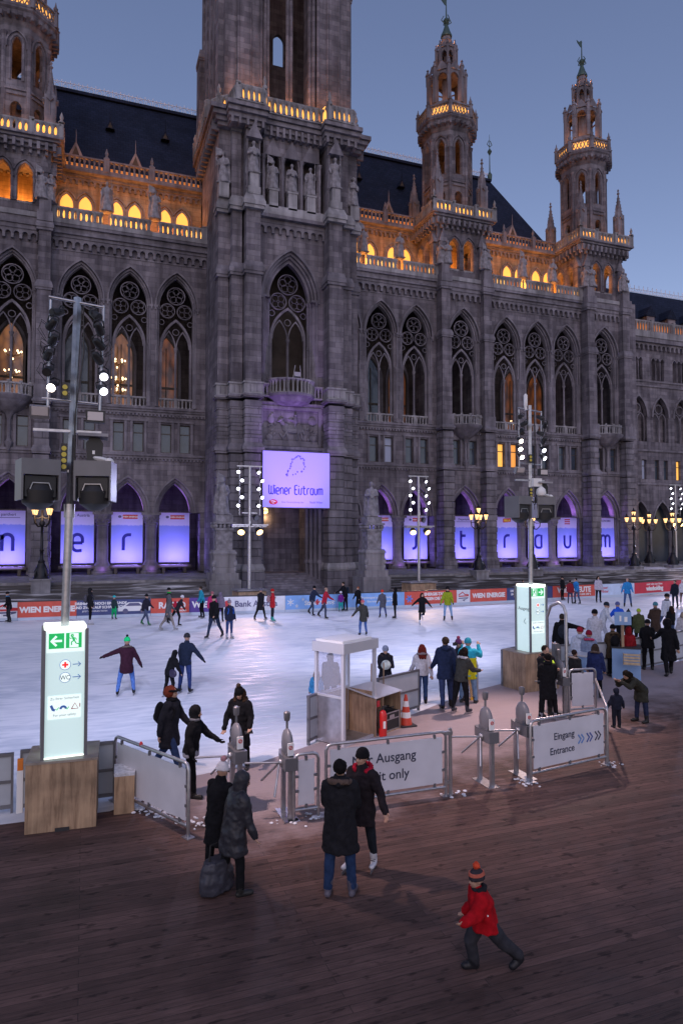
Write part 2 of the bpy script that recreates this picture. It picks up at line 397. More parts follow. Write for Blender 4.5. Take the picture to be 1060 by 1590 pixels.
def corbel_table(mb, x0, x1, y, z0, z1, u=.62, depth=.3):
    m = max(1, int(round((x1 - x0) / u))); s = (x1 - x0) / m; r = s * .33
    for i in range(m):
        a = x0 + i * s; b = a + s; cx = (a + b) / 2; zc = z0 + (z1 - z0) * .45
        pts = [(cx - r, z0), (cx - r, zc)] + [(cx + r * math.cos(R(180 - 30 * k)), zc + r * math.sin(R(180 - 30 * k))) for k in range(1, 6)] + [(cx + r, zc), (cx + r, z0)]
        yy = y - depth
        mb.quad((a, yy, z0), (cx - r, yy, z0), (cx - r, yy, z1), (a, yy, z1)); mb.quad((cx + r, yy, z0), (b, yy, z0), (b, yy, z1), (cx + r, yy, z1))
        q = pts[1:-1]
        for (xa, za), (xb, zb) in zip(q[:-1], q[1:]): mb.quad((xa, yy, za), (xb, yy, zb), (xb, yy, z1), (xa, yy, z1))
        for (xa, za), (xb, zb) in zip(pts[:-1], pts[1:]): mb.quad((xa, yy, za), (xa, y, za), (xb, y, zb), (xb, yy, zb))
        mb.quad((a, yy, z0), (a, y, z0), (cx - r, y, z0), (cx - r, yy, z0)); mb.quad((cx + r, yy, z0), (cx + r, y, z0), (b, y, z0), (b, yy, z0))
def rust_block(mb, x0, x1, y0, y1, z0, z1, course=.62, g=.045):
    mb.box(x0 + g, x1 - g, y0 + g, y1, z0, z1); n = max(1, int(round((z1 - z0) / course))); c = (z1 - z0) / n
    for i in range(n):
        w = (i % 2) * .03; mb.box(x0 - .02 + w, x1 + .02 - w, y0 - .02 + w, y1 + .01, z0 + i * c + g, z0 + (i + 1) * c - g)
def ashlar_pier(mb, x0, x1, y0, y1, z0, z1): mb.box(x0, x1, y0, y1, z0, z1)
def weathering(mb, x0, x1, y0, y1, z, h=.5, p=.22):
    mb.box(x0 - p, x1 + p, y0 - p, y1, z, z + h * .35); mb.box(x0 - p * .6, x1 + p * .6, y0 - p * .6, y1 - .002, z - h * .3, z)
    mb.add([(x0 - p, y0 - p, z + h * .35), (x1 + p, y0 - p, z + h * .35), (x1 + p, y1, z + h * .35), (x0 - p, y1, z + h * .35), (x0, y0, z + h), (x1, y0, z + h), (x1, y1, z + h), (x0, y1, z + h)],
           [(4, 5, 6, 7), (0, 1, 5, 4), (1, 2, 6, 5), (3, 0, 4, 7)])

GLOW = emat('warm_window_glow', (1.0, .36, .07), .7)
GLOWY = emat('bright_yellow_window_glow', (1.0, .48, .09), .9)
def roomglow(name, c1, c2, s):
    """a lit room seen through a window: uneven warm light"""
    m, t, b = newmat(name); L = t.links; g = N(t, 'ShaderNodeNewGeometry'); mp = N(t, 'ShaderNodeMapping'); mp.inputs['Scale'].default_value = (1.1, 1, .45); L.new(g.outputs['Position'], mp.inputs[0])
    n = N(t, 'ShaderNodeTexVoronoi'); n.inputs['Scale'].default_value = 1.6; L.new(mp.outputs[0], n.inputs['Vector']); r = N(t, 'ShaderNodeValToRGB'); r.color_ramp.elements[0].position = .15; r.color_ramp.elements[1].position = .75
    r.color_ramp.elements[0].color = (*c1, 1); r.color_ramp.elements[1].color = (*c2, 1); L.new(n.outputs['Distance'], r.inputs[0]); L.new(r.outputs[0], b.inputs['Emission Color']); b.inputs['Emission Strength'].default_value = s
    b.inputs['Base Color'].default_value = (.05, .04, .04, 1); b.inputs['Roughness'].default_value = .15; return m
GLOWD = roomglow('dim_brown_window_glow', (.62, .17, .03), (.10, .035, .02), .22)
GLOWC = roomglow('hall_interior_glow', (.75, .30, .12), (.16, .08, .07), .32)
BLIND = mat('pale_blue_blind', (.35, .40, .55), .5)

GLS = emat('added_gap_glow', (1.0, .44, .09), 1.45)
GLD = emat('dim_added_gap_glow', (1.0, .30, .05), .42)
GLH = emat('bright_added_gap_glow', (1.0, .56, .15), 1.25)
def glowbar(q, a, b, z0, z1, t=.14):  # glowing panel added behind balusters to fill their gaps with light
    L = math.hypot(b[0] - a[0], b[1] - a[1]); q.obox(((a[0] + b[0]) / 2, (a[1] + b[1]) / 2, (z0 + z1) / 2), (L, t, z1 - z0), Matrix.Rotation(math.atan2(b[1] - a[1], b[0] - a[0]), 3, 'Z'))
def strip(parent, segs, z0, z1, m=None, name='added_glow_panel'):
    q = MB()
    for a, b in segs: glowbar(q, (a[0], a[1]), (b[0], b[1]), z0, z1)
    return part(name, q, m or GLS, parent)
def tracery(cx, y, hw=1.5, zs=24.6, h=2.75, zl=21.1, zb=16.55, wide=1.0):
    mb = MB(); y1 = y + .16; k = wide
    arch_ring(mb, cx, hw * .8, zl, 2.35 * k ** .5, .0, .2, y - .05, y1, zb)            # inner arch
    cring(mb, cx, zs + 1.15 * k, .72 * k, .075, y, y1, 20); cring(mb, cx - .73 * k, zs - .22, .59 * k, .07, y, y1, 18); cring(mb, cx + .73 * k, zs - .22, .59 * k, .07, y, y1, 18)
    for i in range(5):
        a = R(90 + 72 * i); cring(mb, cx + .38 * k * math.cos(a), zs + 1.15 * k + .38 * k * math.sin(a), .25 * k, .038, y + .03, y1 - .03, 10)
    for s in (-1, 1):
        for i in range(4):
            a = R(45 + 90 * i); cring(mb, cx + s * .73 * k + .31 * k * math.cos(a), zs - .22 + .31 * k * math.sin(a), .22 * k, .035, y + .03, y1 - .03, 10)
        cring(mb, cx + s * 1.22 * k, zs - 1.25, .2 * k, .05, y + .03, y1 - .03, 10)
        arch_ring(mb, cx + s * hw * .405, hw * .36, zl, 1.45 * k ** .5, -.02, .08, y + .02, y1 - .02)     # lancets
    cring(mb, cx, zl + 1.45, .24, .06, y + .03, y1 - .03, 10)
    colonnette(mb, cx, y + .06, zb, zl, .1 * k)
    return part('tracery_window', mb, TRIM, smooth=40)

def big_bay(W, T, x0, x1, cx, y, hw=1.72):
    """piano nobile opening between z 15.7 and 28.4, with mouldings, colonnettes and tracery"""
    h = 3.0 * hw / 1.72
    arch_wall(W, x0, x1, 15.7, 28.4, cx, hw, 24.6, h, y, .85, 15.75)
    arch_ring(T, cx, hw, 24.6, h, 0, .14, y - .12, y + .06, 24.2)
    arch_ring(T, cx, hw, 24.6, h, -.17, -.02, y + .16, y + .5, 15.75)
    arch_ring(T, cx, hw, 24.6, h, -.30, -.17, y + .36, y + .84, 15.75)
    for s in (-1, 1):
        for dx, dy, z1 in ((hw - .04, .05, 24.6), (hw - .19, .24, 24.6), (hw - .12, .12, 21.2)):
            colonnette(T, cx + s * dx, y + dy, 15.8, z1, .085)
        T.box(cx + s * (hw + .03) - .16, cx + s * (hw + .03) + .16, y - .13, y + .3, 24.42, 24.62)
    tracery(cx, y + .5, hw - .25, 24.6, 2.7, 21.1, 16.6, (hw - .25) / 1.47)

def mezz_window(x, y, hw=.43, z0=11.85, z1=14.3, m=None):
    f = MB(); Y = y + .26
    f.box(x - hw, x - hw + .06, Y, Y + .08, z0, z1); f.box(x + hw - .06, x + hw, Y, Y + .08, z0, z1)
    f.box(x - hw + .06, x + hw - .06, Y, Y + .08, z0, z0 + .07); f.box(x - hw + .06, x + hw - .06, Y, Y + .08, z1 - .07, z1)
    f.box(x - hw + .06, x + hw - .06, Y, Y + .07, z0 + 1.6, z0 + 1.68)
    o = part('mezzanine_window', f, FRAME)
    g = MB(); g.quad((x - hw, Y + .05, z0), (x + hw, Y + .05, z0), (x + hw, Y + .05, z1), (x - hw, Y + .05, z1)); part('pane', g, m or GLASSD, o)
    return o
def hall_window(x, y, kind, hw=1.15, z0=15.9, zs=21.3, h=2.4):
    f = MB(); arch_ring(f, x, hw, zs, h, -.14, .0, y - .1, y + .05, z0); f.box(x - hw + .14, x + hw - .14, y - .08, y, 18.6, 18.8); f.box(x - .05, x + .05, y - .08, y, z0, 18.6)
    if kind != 'door': f.box(x - .04, x + .04, y - .07, y, 18.8, 22.5)
    o = part('hall_window', f, FRAME)
    g = MB(); P = arch_pts(x, hw - .1, zs, h); P = [(x - hw + .1, z0)] + P + [(x + hw - .1, z0)]
    g.prism(P, y + .02, y + .05); part('pane', g, {'lit': GLOWC, 'dim': GLOWD, 'dark': GLASSD}[kind], o)
    arch_ring(SURR, x, hw, zs, h, .0, .22, y - .14, y + .02, z0)
SURR = MB()

def wing(x0, x1, cs, y, kinds, ends=(True, True)):
    Wl = MB(); T = MB(); C = MB()
    bd = [x0] + [(a + b) / 2 for a, b in zip(cs[:-1], cs[1:])] + [x1]
    for i, c in enumerate(cs):
        a, b = bd[i], bd[i + 1]
        # arcade: arches on stout round columns
        arch_wall(Wl, a, b, 6.7, 11.3, c, 1.68, 6.7, 2.95, y, .45, 6.7)
        arch_ring(T, c, 1.68, 6.7, 2.95, 0, .15, y - .12, y + .05); arch_ring(T, c, 1.68, 6.7, 2.95, -.2, -.0, y + .14, y + .5)
        arch_ring(T, c, 1.68, 6.7, 2.95, -.36, -.2, y + .34, y + 1.1)
        hole_wall(Wl, a, b, 11.7, 15.1, y, [(c - 1.23, c - .37, 11.85, 14.3), (c + .37, c + 1.23, 11.85, 14.3)])
        for s in (-1, 1):
            mezz_window(c + s * .8, y, m=kinds[i][0 if s < 0 else 1])
            for dx in (.24, 1.36): T.box(c + s * dx - .1, c + s * dx + .1, y - .1, y + .02, 11.7, 14.55)
        T.box(c - 1.55, c + 1.55, y - .13, y + .02, 14.45, 14.62); T.box(c - 1.5, c + 1.5, y - .16, y + .02, 11.7, 11.83)
        big_bay(Wl, T, a, b, c, y)
        bl = MB()
        for p, q in ((c - 1.42, c - .12), (c + .12, c + 1.42)): balustrade(bl, (p, y + .45), (q, y + .45), 15.72, .92, .3, .13, False)
        bl.box(c - .14, c + .14, y + .3, y + .62, 15.7, 16.66); part('loggia_balustrade', bl, PALE)
        corbel_table(C, a, b, y, 28.45, 29.25)
    # columns between the arches
    for k, p in enumerate(bd):
        if k in (0, len(bd) - 1): rust_block(Wl, p if k == 0 else p - .5, p + .5 if k == 0 else p, y + .05, y + 1.1, 1.6, 6.7, .6); continue
        cm = MB(); r = .47
        cm.lathe(p, y + .55, [(.95, 1.5), (.95, 1.75), (.8, 1.8), (.8, 2.1), (.66, 2.25), (r * 1.15, 2.45), (r, 2.6), (r * .95, 5.55), (r * 1.1, 5.6), (r, 5.7), (.52, 5.9), (.72, 6.35), (.78, 6.5)], 16, R(22.5))
        for j in range(8):
            a = R(45 * j + 22); cm.ell((p + .62 * math.cos(a), y + .55 + .62 * math.sin(a), 6.2), (.14, .14, .18), None, 6, 4)
            cm.ell((p + .53 * math.cos(a + .39), y + .55 + .53 * math.sin(a + .39), 5.92), (.11, .11, .13), None, 6, 4)
        cm.box(p - .8, p + .8, y + .0, y + 1.1, 6.5, 6.7); part('arcade_column', cm, TRIM, smooth=45)
    for z in (6.62,): T.box(x0, x0 + .5, y - .05, y, z - .5, z)
    cornice(C, x0, x1, y, 11.3, 11.7, .22, 2); dentils(C, x0, x1, y - .02, 11.12, 11.3, .3, .14, .14)
    cornice(C, x0, x1, y, 15.1, 15.7, .32, 3); dentils(C, x0, x1, y - .04, 14.92, 15.1, .3, .15, .16)
    Wl.quad((x0, y, 28.4), (x1, y, 28.4), (x1, y, 29.3), (x0, y, 29.3))
    C.box(x0, x1, y - .06, y + .02, 28.28, 28.42)
    C.box(x0, x1, y - .38, y + .1, 29.25, 29.5); C.box(x0, x1, y - .55, y + .1, 29.5, 29.72); C.box(x0, x1, y - .42, y + .12, 29.72, 30.05); C.box(x0, x1, y - .62, y + .5, 30.05, 30.3)
    part('facade_wall', Wl, STONE); part('arch_mouldings', T, TRIM, smooth=40)
    part('cornice', C, TRIM)
    cp = MB(); cp.box(x0, x1, y - .66, y + .6, 30.3, 30.68); part('snowy_coping', cp, PALE)
    # parapet balustrade with statue pedestals
    for i in range(len(cs)):
        bl = MB(); a, b = bd[i], bd[i + 1]; balustrade(bl, (a + .3, y - .3), (b - .3, y - .3), 30.68, 1.08, .42, .25, True, True, .27, (i == 0, i == len(cs) - 1))
        part('parapet_balustrade', bl, PALE)
    return bd
YF = 60.0
none = (None, None)
WR1 = wing(21.3, 32.9, [22.75, 26.65, 30.45], YF, [none, (None, BLIND), none])
WR2 = wing(38.15, 50.6, [40.95, 44.85, 48.6], YF, [(GLOWY, GLOW), none, none])
WL1 = wing(-3.1, 9.9, [-.55, 3.35, 7.25], YF, [none, none, none])
WL2 = wing(-21.0, -8.3, [-18.7, -14.8, -10.9], YF, [none, none, none])
# back walls, floors and ceilings of the arcade and of the loggia
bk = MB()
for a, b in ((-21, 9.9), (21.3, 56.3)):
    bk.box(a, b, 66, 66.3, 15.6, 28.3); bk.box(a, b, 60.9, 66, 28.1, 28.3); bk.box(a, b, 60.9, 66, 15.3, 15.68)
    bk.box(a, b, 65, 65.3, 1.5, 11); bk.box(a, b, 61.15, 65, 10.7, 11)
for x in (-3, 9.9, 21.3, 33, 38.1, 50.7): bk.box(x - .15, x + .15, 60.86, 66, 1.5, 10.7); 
part('loggia_back_wall', bk, stone('shaded_loggia_stone', (.10, .085, .085), (.07, .06, .06)))  # recess shade put into a darker stone colour
lit = {188: 'lit', 258: 'dim', 16: 'lit', 616: 'dim', 791: 'dim', 829: 'dim'}
for px in (16, 66, 118, 188, 258, 575, 616, 660, 700, 735, 791, 829, 866, 893, 935):
    hall_window(xat(px, 560, 65.9), 65.95, lit.get(px, 'dark'))
part('hall_window_surrounds', SURR, TRIM)
# arcade back wall doors and windows
dm = MB()
for x in (-.5, 3.4, 7.2, 23, 27, 30.8, 35.5, 41, 45, 49, 53.3):
    arch_ring(dm, x, 1.0, 5.2, 1.5, 0, .2, 64.85, 65.02, 1.6)
part('arcade_door_surrounds', dm, TRIM)

def tower_bay(cx):
    y = 59.45; Wl = MB(); T = MB(); C = MB(); x0, x1 = cx - 2.55, cx + 2.55
    arch_wall(Wl, x0, x1, 6.7, 11.3, cx, 1.75, 6.7, 3.0, y, .45, 6.7)
    for s in (-1, 1): rust_block(Wl, cx + s * 2.15 - .4, cx + s * 2.15 + .4, y, y + 1.2, 1.5, 6.7, .6)
    arch_ring(T, cx, 1.75, 6.7, 3.0, 0, .15, y - .12, y + .05); arch_ring(T, cx, 1.75, 6.7, 3.0, -.2, 0, y + .14, y + .5, 1.6); arch_ring(T, cx, 1.75, 6.7, 3.0, -.38, -.2, y + .34, y + 1.1, 1.6)
    T.box(cx - 2.3, cx - 1.4, y - .06, y + .8, 6.5, 6.7); T.box(cx + 1.4, cx + 2.3, y - .06, y + .8, 6.5, 6.7)
    hole_wall(Wl, x0, x1, 11.7, 15.1, y, [(cx - 1.38, cx - .52, 11.85, 14.3), (cx + .52, cx + 1.38, 11.85, 14.3)])
    for s in (-1, 1):
        mezz_window(cx + s * .95, y)
        for dx in (.4, 1.5): T.box(cx + s * dx - .1, cx + s * dx + .1, y - .1, y + .02, 11.7, 14.55)
    # colonnette bracket carrying the bow balcony
    T.lathe(cx, y - .25, [(.05, 11.4), (.28, 11.9), (.34, 12.1), (.2, 12.2), (.13, 12.4), (.13, 13.9), (.3, 14.3), (.5, 14.5)], 8)
    T.lathe(cx, y, [(.3, 14.3), (.9, 14.7), (1.3, 15.1), (1.75, 15.5), (1.8, 15.7)], 20)
    big_bay(Wl, T, x0, x1, cx, y, 1.78)
    bl = MB(); pts = [(cx + 1.75 * math.cos(a), y - .05 + 1.1 * math.sin(a)) for a in [R(180 + 30 * k) for k in range(7)]]
    for p, q in zip(pts[:-1], pts[1:]): balustrade(bl, p, q, 15.7, 1.0, .3, .12, True, True, .08)
    part('bow_balcony', bl, PALE)
    # flanking buttresses
    B = MB(); Rb = MB()
    for s in (-1, 1):
        c = cx + s * 2.4
        Rb.box(c - .72, c + .72, y - 1.35, y + .3, 1.5, 2.3); weathering(C, c - .62, c + .62, y - 1.2, y + .2, 2.3, .35, .08)
        rust_block(Rb, c - .6, c + .6, y - 1.15, y + .3, 2.6, 11.1); weathering(C, c - .58, c + .58, y - 1.1, y + .2, 11.35, .5, .12)
        rust_block(Rb, c - .56, c + .56, y - 1.0, y + .3, 11.8, 15.0); weathering(C, c - .56, c + .56, y - 1.0, y + .2, 15.3, .45, .18)
        C.box(c - .62, c + .62, y - 1.05, y + .2, 15.7, 16.7)
        B.box(c - .52, c + .52, y - .9, y + .3, 16.7, 24.4); weathering(C, c - .52, c + .52, y - .9, y + .2, 24.5, .6, .14)
        B.box(c - .46, c + .46, y - .72, y + .3, 25, 29.2); weathering(C, c - .52, c + .52, y - .8, y + .3, 29.4, .7, .16)
        C.box(c - .6, c + .6, y - .95, y + .3, 29.9, 30.7)
        C.box(c - .45, c + .45, y - .8, y + .1, 30.7, 31.7)
    corbel_table(C, cx - 1.85, cx + 1.85, y, 28.45, 29.25)
    Wl.quad((x0, y, 28.4), (x1, y, 28.4), (x1, y, 29.3), (x0, y, 29.3))
    cornice(C, x0, x1, y, 11.3, 11.7, .22, 2); cornice(C, x0, x1, y, 15.1, 15.7, .32, 3); dentils(C, x0, x1, y - .04, 14.92, 15.1, .3, .15, .16)
    C.box(x0, x1, y - .38, y + .1, 29.25, 29.6); C.box(x0, x1, y - .5, y + .4, 29.6, 30.0); C.box(x0, x1, y - .35, y + .4, 30.0, 30.3)
    cp = MB(); cp.box(x0 - .1, x1 + .1, y - .45, y + .6, 30.3, 30.7)
    for s in (-1, 1): cp.box(x0 if s < 0 else x1 - .2, x0 + .2 if s < 0 else x1, y, y + .6, 6.7, 28.4)
    part('snowy_coping', cp, PALE); part('bay_wall', Wl, STONE); part('arch_mouldings', T, TRIM, smooth=40); part('cornice', C, TRIM)
    part('buttress', B, STONE); part('rusticated_buttress', Rb, RUST)
    # return walls
    rw = MB(); rw.box(x0, x0 + .3, y + .61, 66, 1.5, 28.4); rw.box(x1 - .3, x1, y + .61, 66, 1.5, 28.4); part('return_wall', rw, STONE)
TB = (-5.7, 35.5, 53.25)
for c in TB: tower_bay(c)
corner = MB(); corner.box(56.1, 57.4, 59.2, 66, 0, 30.7); part('corner_wall', corner, STONE)

# ------------------------------------------------------------------ upper loggia behind the parapet, roof
up = MB(); upc = MB()
WY = 64.0
for a, b in ((-21.0, 9.9), (21.3, 51.5)):
    up.box(a, b, WY, WY + .5, 30.3, 37.0)
    up.quad((a, YF + .5, 30.5), (b, YF + .5, 30.5), (b, WY, 30.5), (a, WY, 30.5))
    corbel_table(upc, a, b, WY, 35.9, 36.5, .5, .25); upc.box(a, b, WY - .45, WY, 36.5, 36.72); upc.box(a, b, WY - 1.0, WY + .5, 36.72, 37.0)
part('upper_wall', up, stone('warm_upper_stone', (.36, .26, .17), (.29, .21, .14), .4, .9)); part('upper_cornice', upc, TRIM)
for run in (WL2, WL1, WR1, WR2):
    for a, b in zip(run[:-1], run[1:]):
        for s in (-.78, .78):
            x = (a + b) / 2 + s - .25; m = MB(); arch_ring(m, x, .55, 34.0, .95, 0, .16, WY - .12, WY + .02, 31.2); arch_ring(m, x, .55, 34.0, .95, .26, .36, WY - .2, WY + .02, 33.6)
            m.box(x - .55, x + .55, WY - .04, WY, 33.4, 33.47); m.box(x - .03, x + .03, WY - .04, WY, 31.2, 33.4)
            o = part('loggia_window', m, TRIM); g = MB(); P = [(x - .54, 31.2)] + arch_pts(x, .54, 34.0, .94) + [(x + .54, 31.2)]
            g.prism(P, WY - .03, WY - .01); part('pane', g, GLOWY, o)
        bl = MB(); balustrade(bl, (a, WY - .85), (b, WY - .85), 37.0, 1.1, .42, .17, True, False, .22, (1, 0))
        bl.lathe(a, WY - .85, [(.2, 38.2), (.26, 38.35), (.1, 38.5), (.16, 38.75), (.03, 39.2)], 6); part('upper_balustrade', bl, TRIM)
rf = MB()
def roofrun(a, b, hip):
    e0, rz, ry = 37.1, 49.2, 72.0; y0 = 64.6; y1 = 79.4; h = 4.6 if hip else 0
    rf.quad((a, y0, e0), (b + h, y0, e0), (b, ry, rz), (a, ry, rz)); rf.quad((a, y1, e0), (a, ry, rz), (b, ry, rz), (b + h, y1, e0))
    if hip: rf.add([(b + h, y0, e0), (b + h, y1, e0), (b, ry, rz)], [(0, 1, 2)])
roofrun(-30, 46.9, True)
rf.box(-30, 46.9, 71.6, 72.4, 49.0, 49.3)
roof = part('roof', rf, SLATE)
cr = MB()
for a, b in ((-30, 46.9),):
    cr.box(a, b, 71.97, 72.03, 49.34, 49.40); cr.box(a, b, 71.97, 72.03, 50.02, 50.08)
    n = int((b - a) / .8)
    for i in range(n):
        x = a + (b - a) * (i + .5) / n; cr.box(x - .4, x - .34, 71.97, 72.03, 49.4, 50.3); cring(cr, x, 49.7, .2, .05, 71.97, 72.03, 8)
        cr.box(x - .03, x + .03, 71.97, 72.03, 50.08, 50.2)
part('ridge_cresting', cr, mat('painted_iron_cresting', (.72, .74, .84), .5), roof)
fin = MB(); fin.lathe(46.9, 72, [(.25, 49.3), (.3, 50), (.08, 50.4), (.05, 52.5), (.3, 53), (.05, 53.4), (.02, 55.2)], 8)
for s in (-1, 1): fin.tube([(46.9, 72, 53.6), (46.9 + s * .35, 72, 53.9), (46.9 + s * .1, 72, 54.4)], .05, 5)
part('roof_finial', fin, mat('dark_copper', (.05, .09, .08), .5, .3), roof)
for k, z in ((0, 44.2), (1, 39.3)):
    for i in range(13 if k else 11):
        x = -19 + i * 5.2 + k * 2.2
        if 8 < x < 23 or (x > 46 and k == 0) or x > 49: continue
        yy = 64.6 + (z - 37.1) * 7.4 / 12.1; d = MB(); w = .42 if k == 0 else .62
        d.add([(x - w, yy - .55, z), (x + w, yy - .55, z), (x, yy - .55, z + w * 2.2), (x - w, yy + .6, z), (x + w, yy + .6, z), (x, yy + 1.3, z + w * 2.2)], [(0, 1, 2), (0, 2, 5, 3), (1, 4, 5, 2)])
        d.lathe(x, yy - .5, [(.06, z + w * 2), (.03, z + w * 2 + .9), (.01, z + w * 2 + 1.3)], 5)
        o = part('roof_dormer', d, SLATE if k == 0 else TRIM, roof)
        g = MB(); g.add([(x - w * .5, yy - .56, z + .08), (x + w * .5, yy - .56, z + .08), (x, yy - .56, z + w * 1.5)], [(0, 1, 2)]); part('dormer_opening', g, DARKIN, roof)
# ------------------------------------------------------------------ side towers
ORL = (1.0, .32, .05)
_tm = {}
def tmesh(name, fn, m, smooth=None):
    if name not in _tm:
        mb = MB(); fn(mb); o = mb.build(name, m, None, None, smooth); _tm[name] = o.data; bpy.data.objects.remove(o)
    return _tm[name]
def octp(r, z, n=8, a0=22.5): return [(r * math.cos(R(a0 + 360 / n * k)), r * math.sin(R(a0 + 360 / n * k)), z) for k in range(n)]
def pinnacle(mb, x, y, z, h, w=.34):
    mb.box(x - w, x + w, y - w, y + w, z, z + h * .55)
    for a in range(4):
        dx, dy = ((1, 0), (-1, 0), (0, 1), (0, -1))[a]; mb.lathe(x + dx * w * .9, y + dy * w * .9, [(w * .22, z + h * .3), (w * .3, z + h * .56), (.01, z + h * .72)], 4)
        mb.obox((x + dx * w, y + dy * w, z + h * .5), (w * .9, w * .9, w * .9), Matrix.Rotation(R(45), 3, 'Y' if dy else 'X'))
    mb.lathe(x, y, [(w * 1.15, z + h * .55), (w * .85, z + h * .6), (w * .34, z + h * .82), (w * .16, z + h * .9), (w * .42, z + h * .92), (w * .1, z + h * .95), (w * .3, z + h * .97), (.01, z + h)], 8)
    for j in range(5):
        t = .62 + j * .055; rr = w * (1 - (t - .55) / .4)
        for a in range(4): mb.obox((x + rr * math.cos(R(45 + 90 * a)), y + rr * math.sin(R(45 + 90 * a)), z + h * t), (w * .22, w * .22, w * .22), Matrix.Rotation(.6, 3, 'X'))
def t_stage(mb):                     # square open stage, two lights per side (local z from 30.7)
    hs = 2.75
    for k in range(4):
        rot = Matrix.Rotation(R(90 * k), 3, 'Z'); q = MB()
        for s in (-.82, .82):
            a, b = (-hs, 0) if s < 0 else (0, hs); arch_wall(q, a, b, 30.7, 36.2, s, .58, 33.9, .95, -hs, .5, 31.75)
            arch_ring(q, s, .58, 33.9, .95, .02, .14, -hs - .1, -hs + .05, 31.7); arch_ring(q, s, .58, 33.9, .95, .22, .3, -hs - .16, -hs + .05, 33.6)
        q.box(-hs, hs, -hs + .5, -hs + .55, 36.0, 36.2)
        for x in (-1.48, -.12, .12, 1.48): q.lathe(x, -hs - .02, [(.12, 31.7), (.08, 31.9), (.08, 33.6), (.16, 33.9)], 6)
        for x in (-2.25, 2.25):
            q.box(x - .3, x + .3, -hs - .35, -hs + .1, 30.7, 34.2); q.add([(x - .5, -hs - .4, 34.2), (x + .5, -hs - .4, 34.2), (x, -hs - .4, 35.6), (x - .5, -hs, 34.2), (x + .5, -hs, 34.2), (x, -hs, 35.6)], [(0, 1, 2), (0, 2, 5, 3), (1, 4, 5, 2)])
        mb.add([tuple(rot @ Vector(v)) for v in q.v], q.f)
    mb.box(-hs, hs, -hs, hs, 30.3, 30.72)
def t_corbel(mb):
    for i, (h, z0, z1) in enumerate(((2.95, 36.1, 36.4), (3.2, 36.4, 36.65), (3.45, 36.65, 36.85), (3.7, 36.85, 37.05))): mb.box(-h, h, -h, h, z0, z1)
    for k in range(4):
        rot = Matrix.Rotation(R(90 * k), 3, 'Z')
        for i in range(11):
            x = -3 + i * .6; q = MB(); q.box(x - .12, x + .12, -3.5, -2.9, 35.9, 36.5); q.box(x - .1, x + .1, -3.2, -2.9, 35.6, 35.95); mb.add([tuple(rot @ Vector(v)) for v in q.v], q.f)
def t_gallery(mb):
    h = 3.5
    for k in range(4):
        rot = Matrix.Rotation(R(90 * k), 3, 'Z')
        P = [rot @ Vector(p) for p in ((-h, -h, 0), (-1.3, -h, 0), (-1.3, -h + .2, 0), (1.3, -h + .2, 0), (1.3, -h, 0), (h, -h, 0))]
        for a, b in ((0, 1), (2, 3), (4, 5)): balustrade(mb, P[a], P[b], 37.05, 1.08, .42, .24, True, True, .17)
        p = P[0]; mb.lathe(p.x, p.y, [(.2, 38.2), (.26, 38.4), (.1, 38.5), (.16, 38.8), (.02, 39.2)], 6)
def t_glowst(mb):  # glow panels added behind the gallery, stage openings and lattice
    for k in range(4):
        rot = Matrix.Rotation(R(90 * k), 3, 'Z')
        for a, b, y, z, r in ((-3.2, -1.5, -3.1, 37.72, .46), (-1.1, -.2, -2.95, 37.72, .46), (.2, 1.2, -2.95, 37.72, .46), (1.5, 3.2, -3.1, 37.72, .46), (-1.3, -.3, -2.4, 31.2, .22), (.3, 1.3, -2.4, 31.2, .22)):
            p = rot @ Vector((a, y, z)); q = rot @ Vector((b, y, z)); glowbar(mb, p, q, z - r, z + r)
    C = [Vector(p) for p in octp(2.75, 48.4)]
    for k in range(8):
        a, b = C[k], C[(k + 1) % 8]; glowbar(mb, a.lerp(b, .12), b.lerp(a, .12), 48.0, 48.85)
def t_small(mb):
    for k in range(4):
        rot = Matrix.Rotation(R(90 * k), 3, 'Z')
        for s in (-.82, .82):
            a = rot @ Vector((s - .55, -2.6, 0)); b = rot @ Vector((s + .55, -2.6, 0)); balustrade(mb, a, b, 30.72, 1.0, .36, .17, False)
def t_shaft(mb):
    r = 2.5; ap = r * math.cos(R(22.5)); fw = r * math.sin(R(22.5))
    for k in range(8):
        rot = Matrix.Rotation(R(45 * k), 3, 'Z'); q = MB()
        for za, zb, hw, zs, h, zo in ((37.0, 41.0, .42, 39.6, .5, 37.4), (41.0, 46.5, .36, 44.8, .7, 41.9)):
            arch_wall(q, -fw, fw, za, zb, 0, hw, zs, h, -ap, .35, zo)
        arch_ring(q, 0, .42, 44.8, .75, .02, .14, -ap - .1, -ap + .02, 41.8); arch_ring(q, 0, .42, 44.8, .75, .3, .42, -ap - .14, -ap + .02, 44.5)
        q.box(-.7, .7, -ap - .12, -ap, 40.6, 40.8); q.box(-fw, fw, -ap - .1, -ap, 41.0, 41.15)
        q.lathe(-fw, -ap + .05, [(.24, 37), (.24, 38), (.19, 38.1), (.19, 45.3), (.3, 45.7)], 8)
        mb.add([tuple(rot @ Vector(v)) for v in q.v], q.f)
    mb.lathe(0, 0, [(r, 46.4), (2.65, 46.6), (2.75, 46.9), (2.95, 47.1), (3.0, 47.4), (3.15, 47.55), (3.15, 47.75)], 8, R(22.5))
    for k in range(32):
        a = R(11.25 * k); mb.obox((2.85 * math.cos(a), 2.85 * math.sin(a), 46.95), (.5, .2, .4), Matrix.Rotation(a, 3, 'Z'))
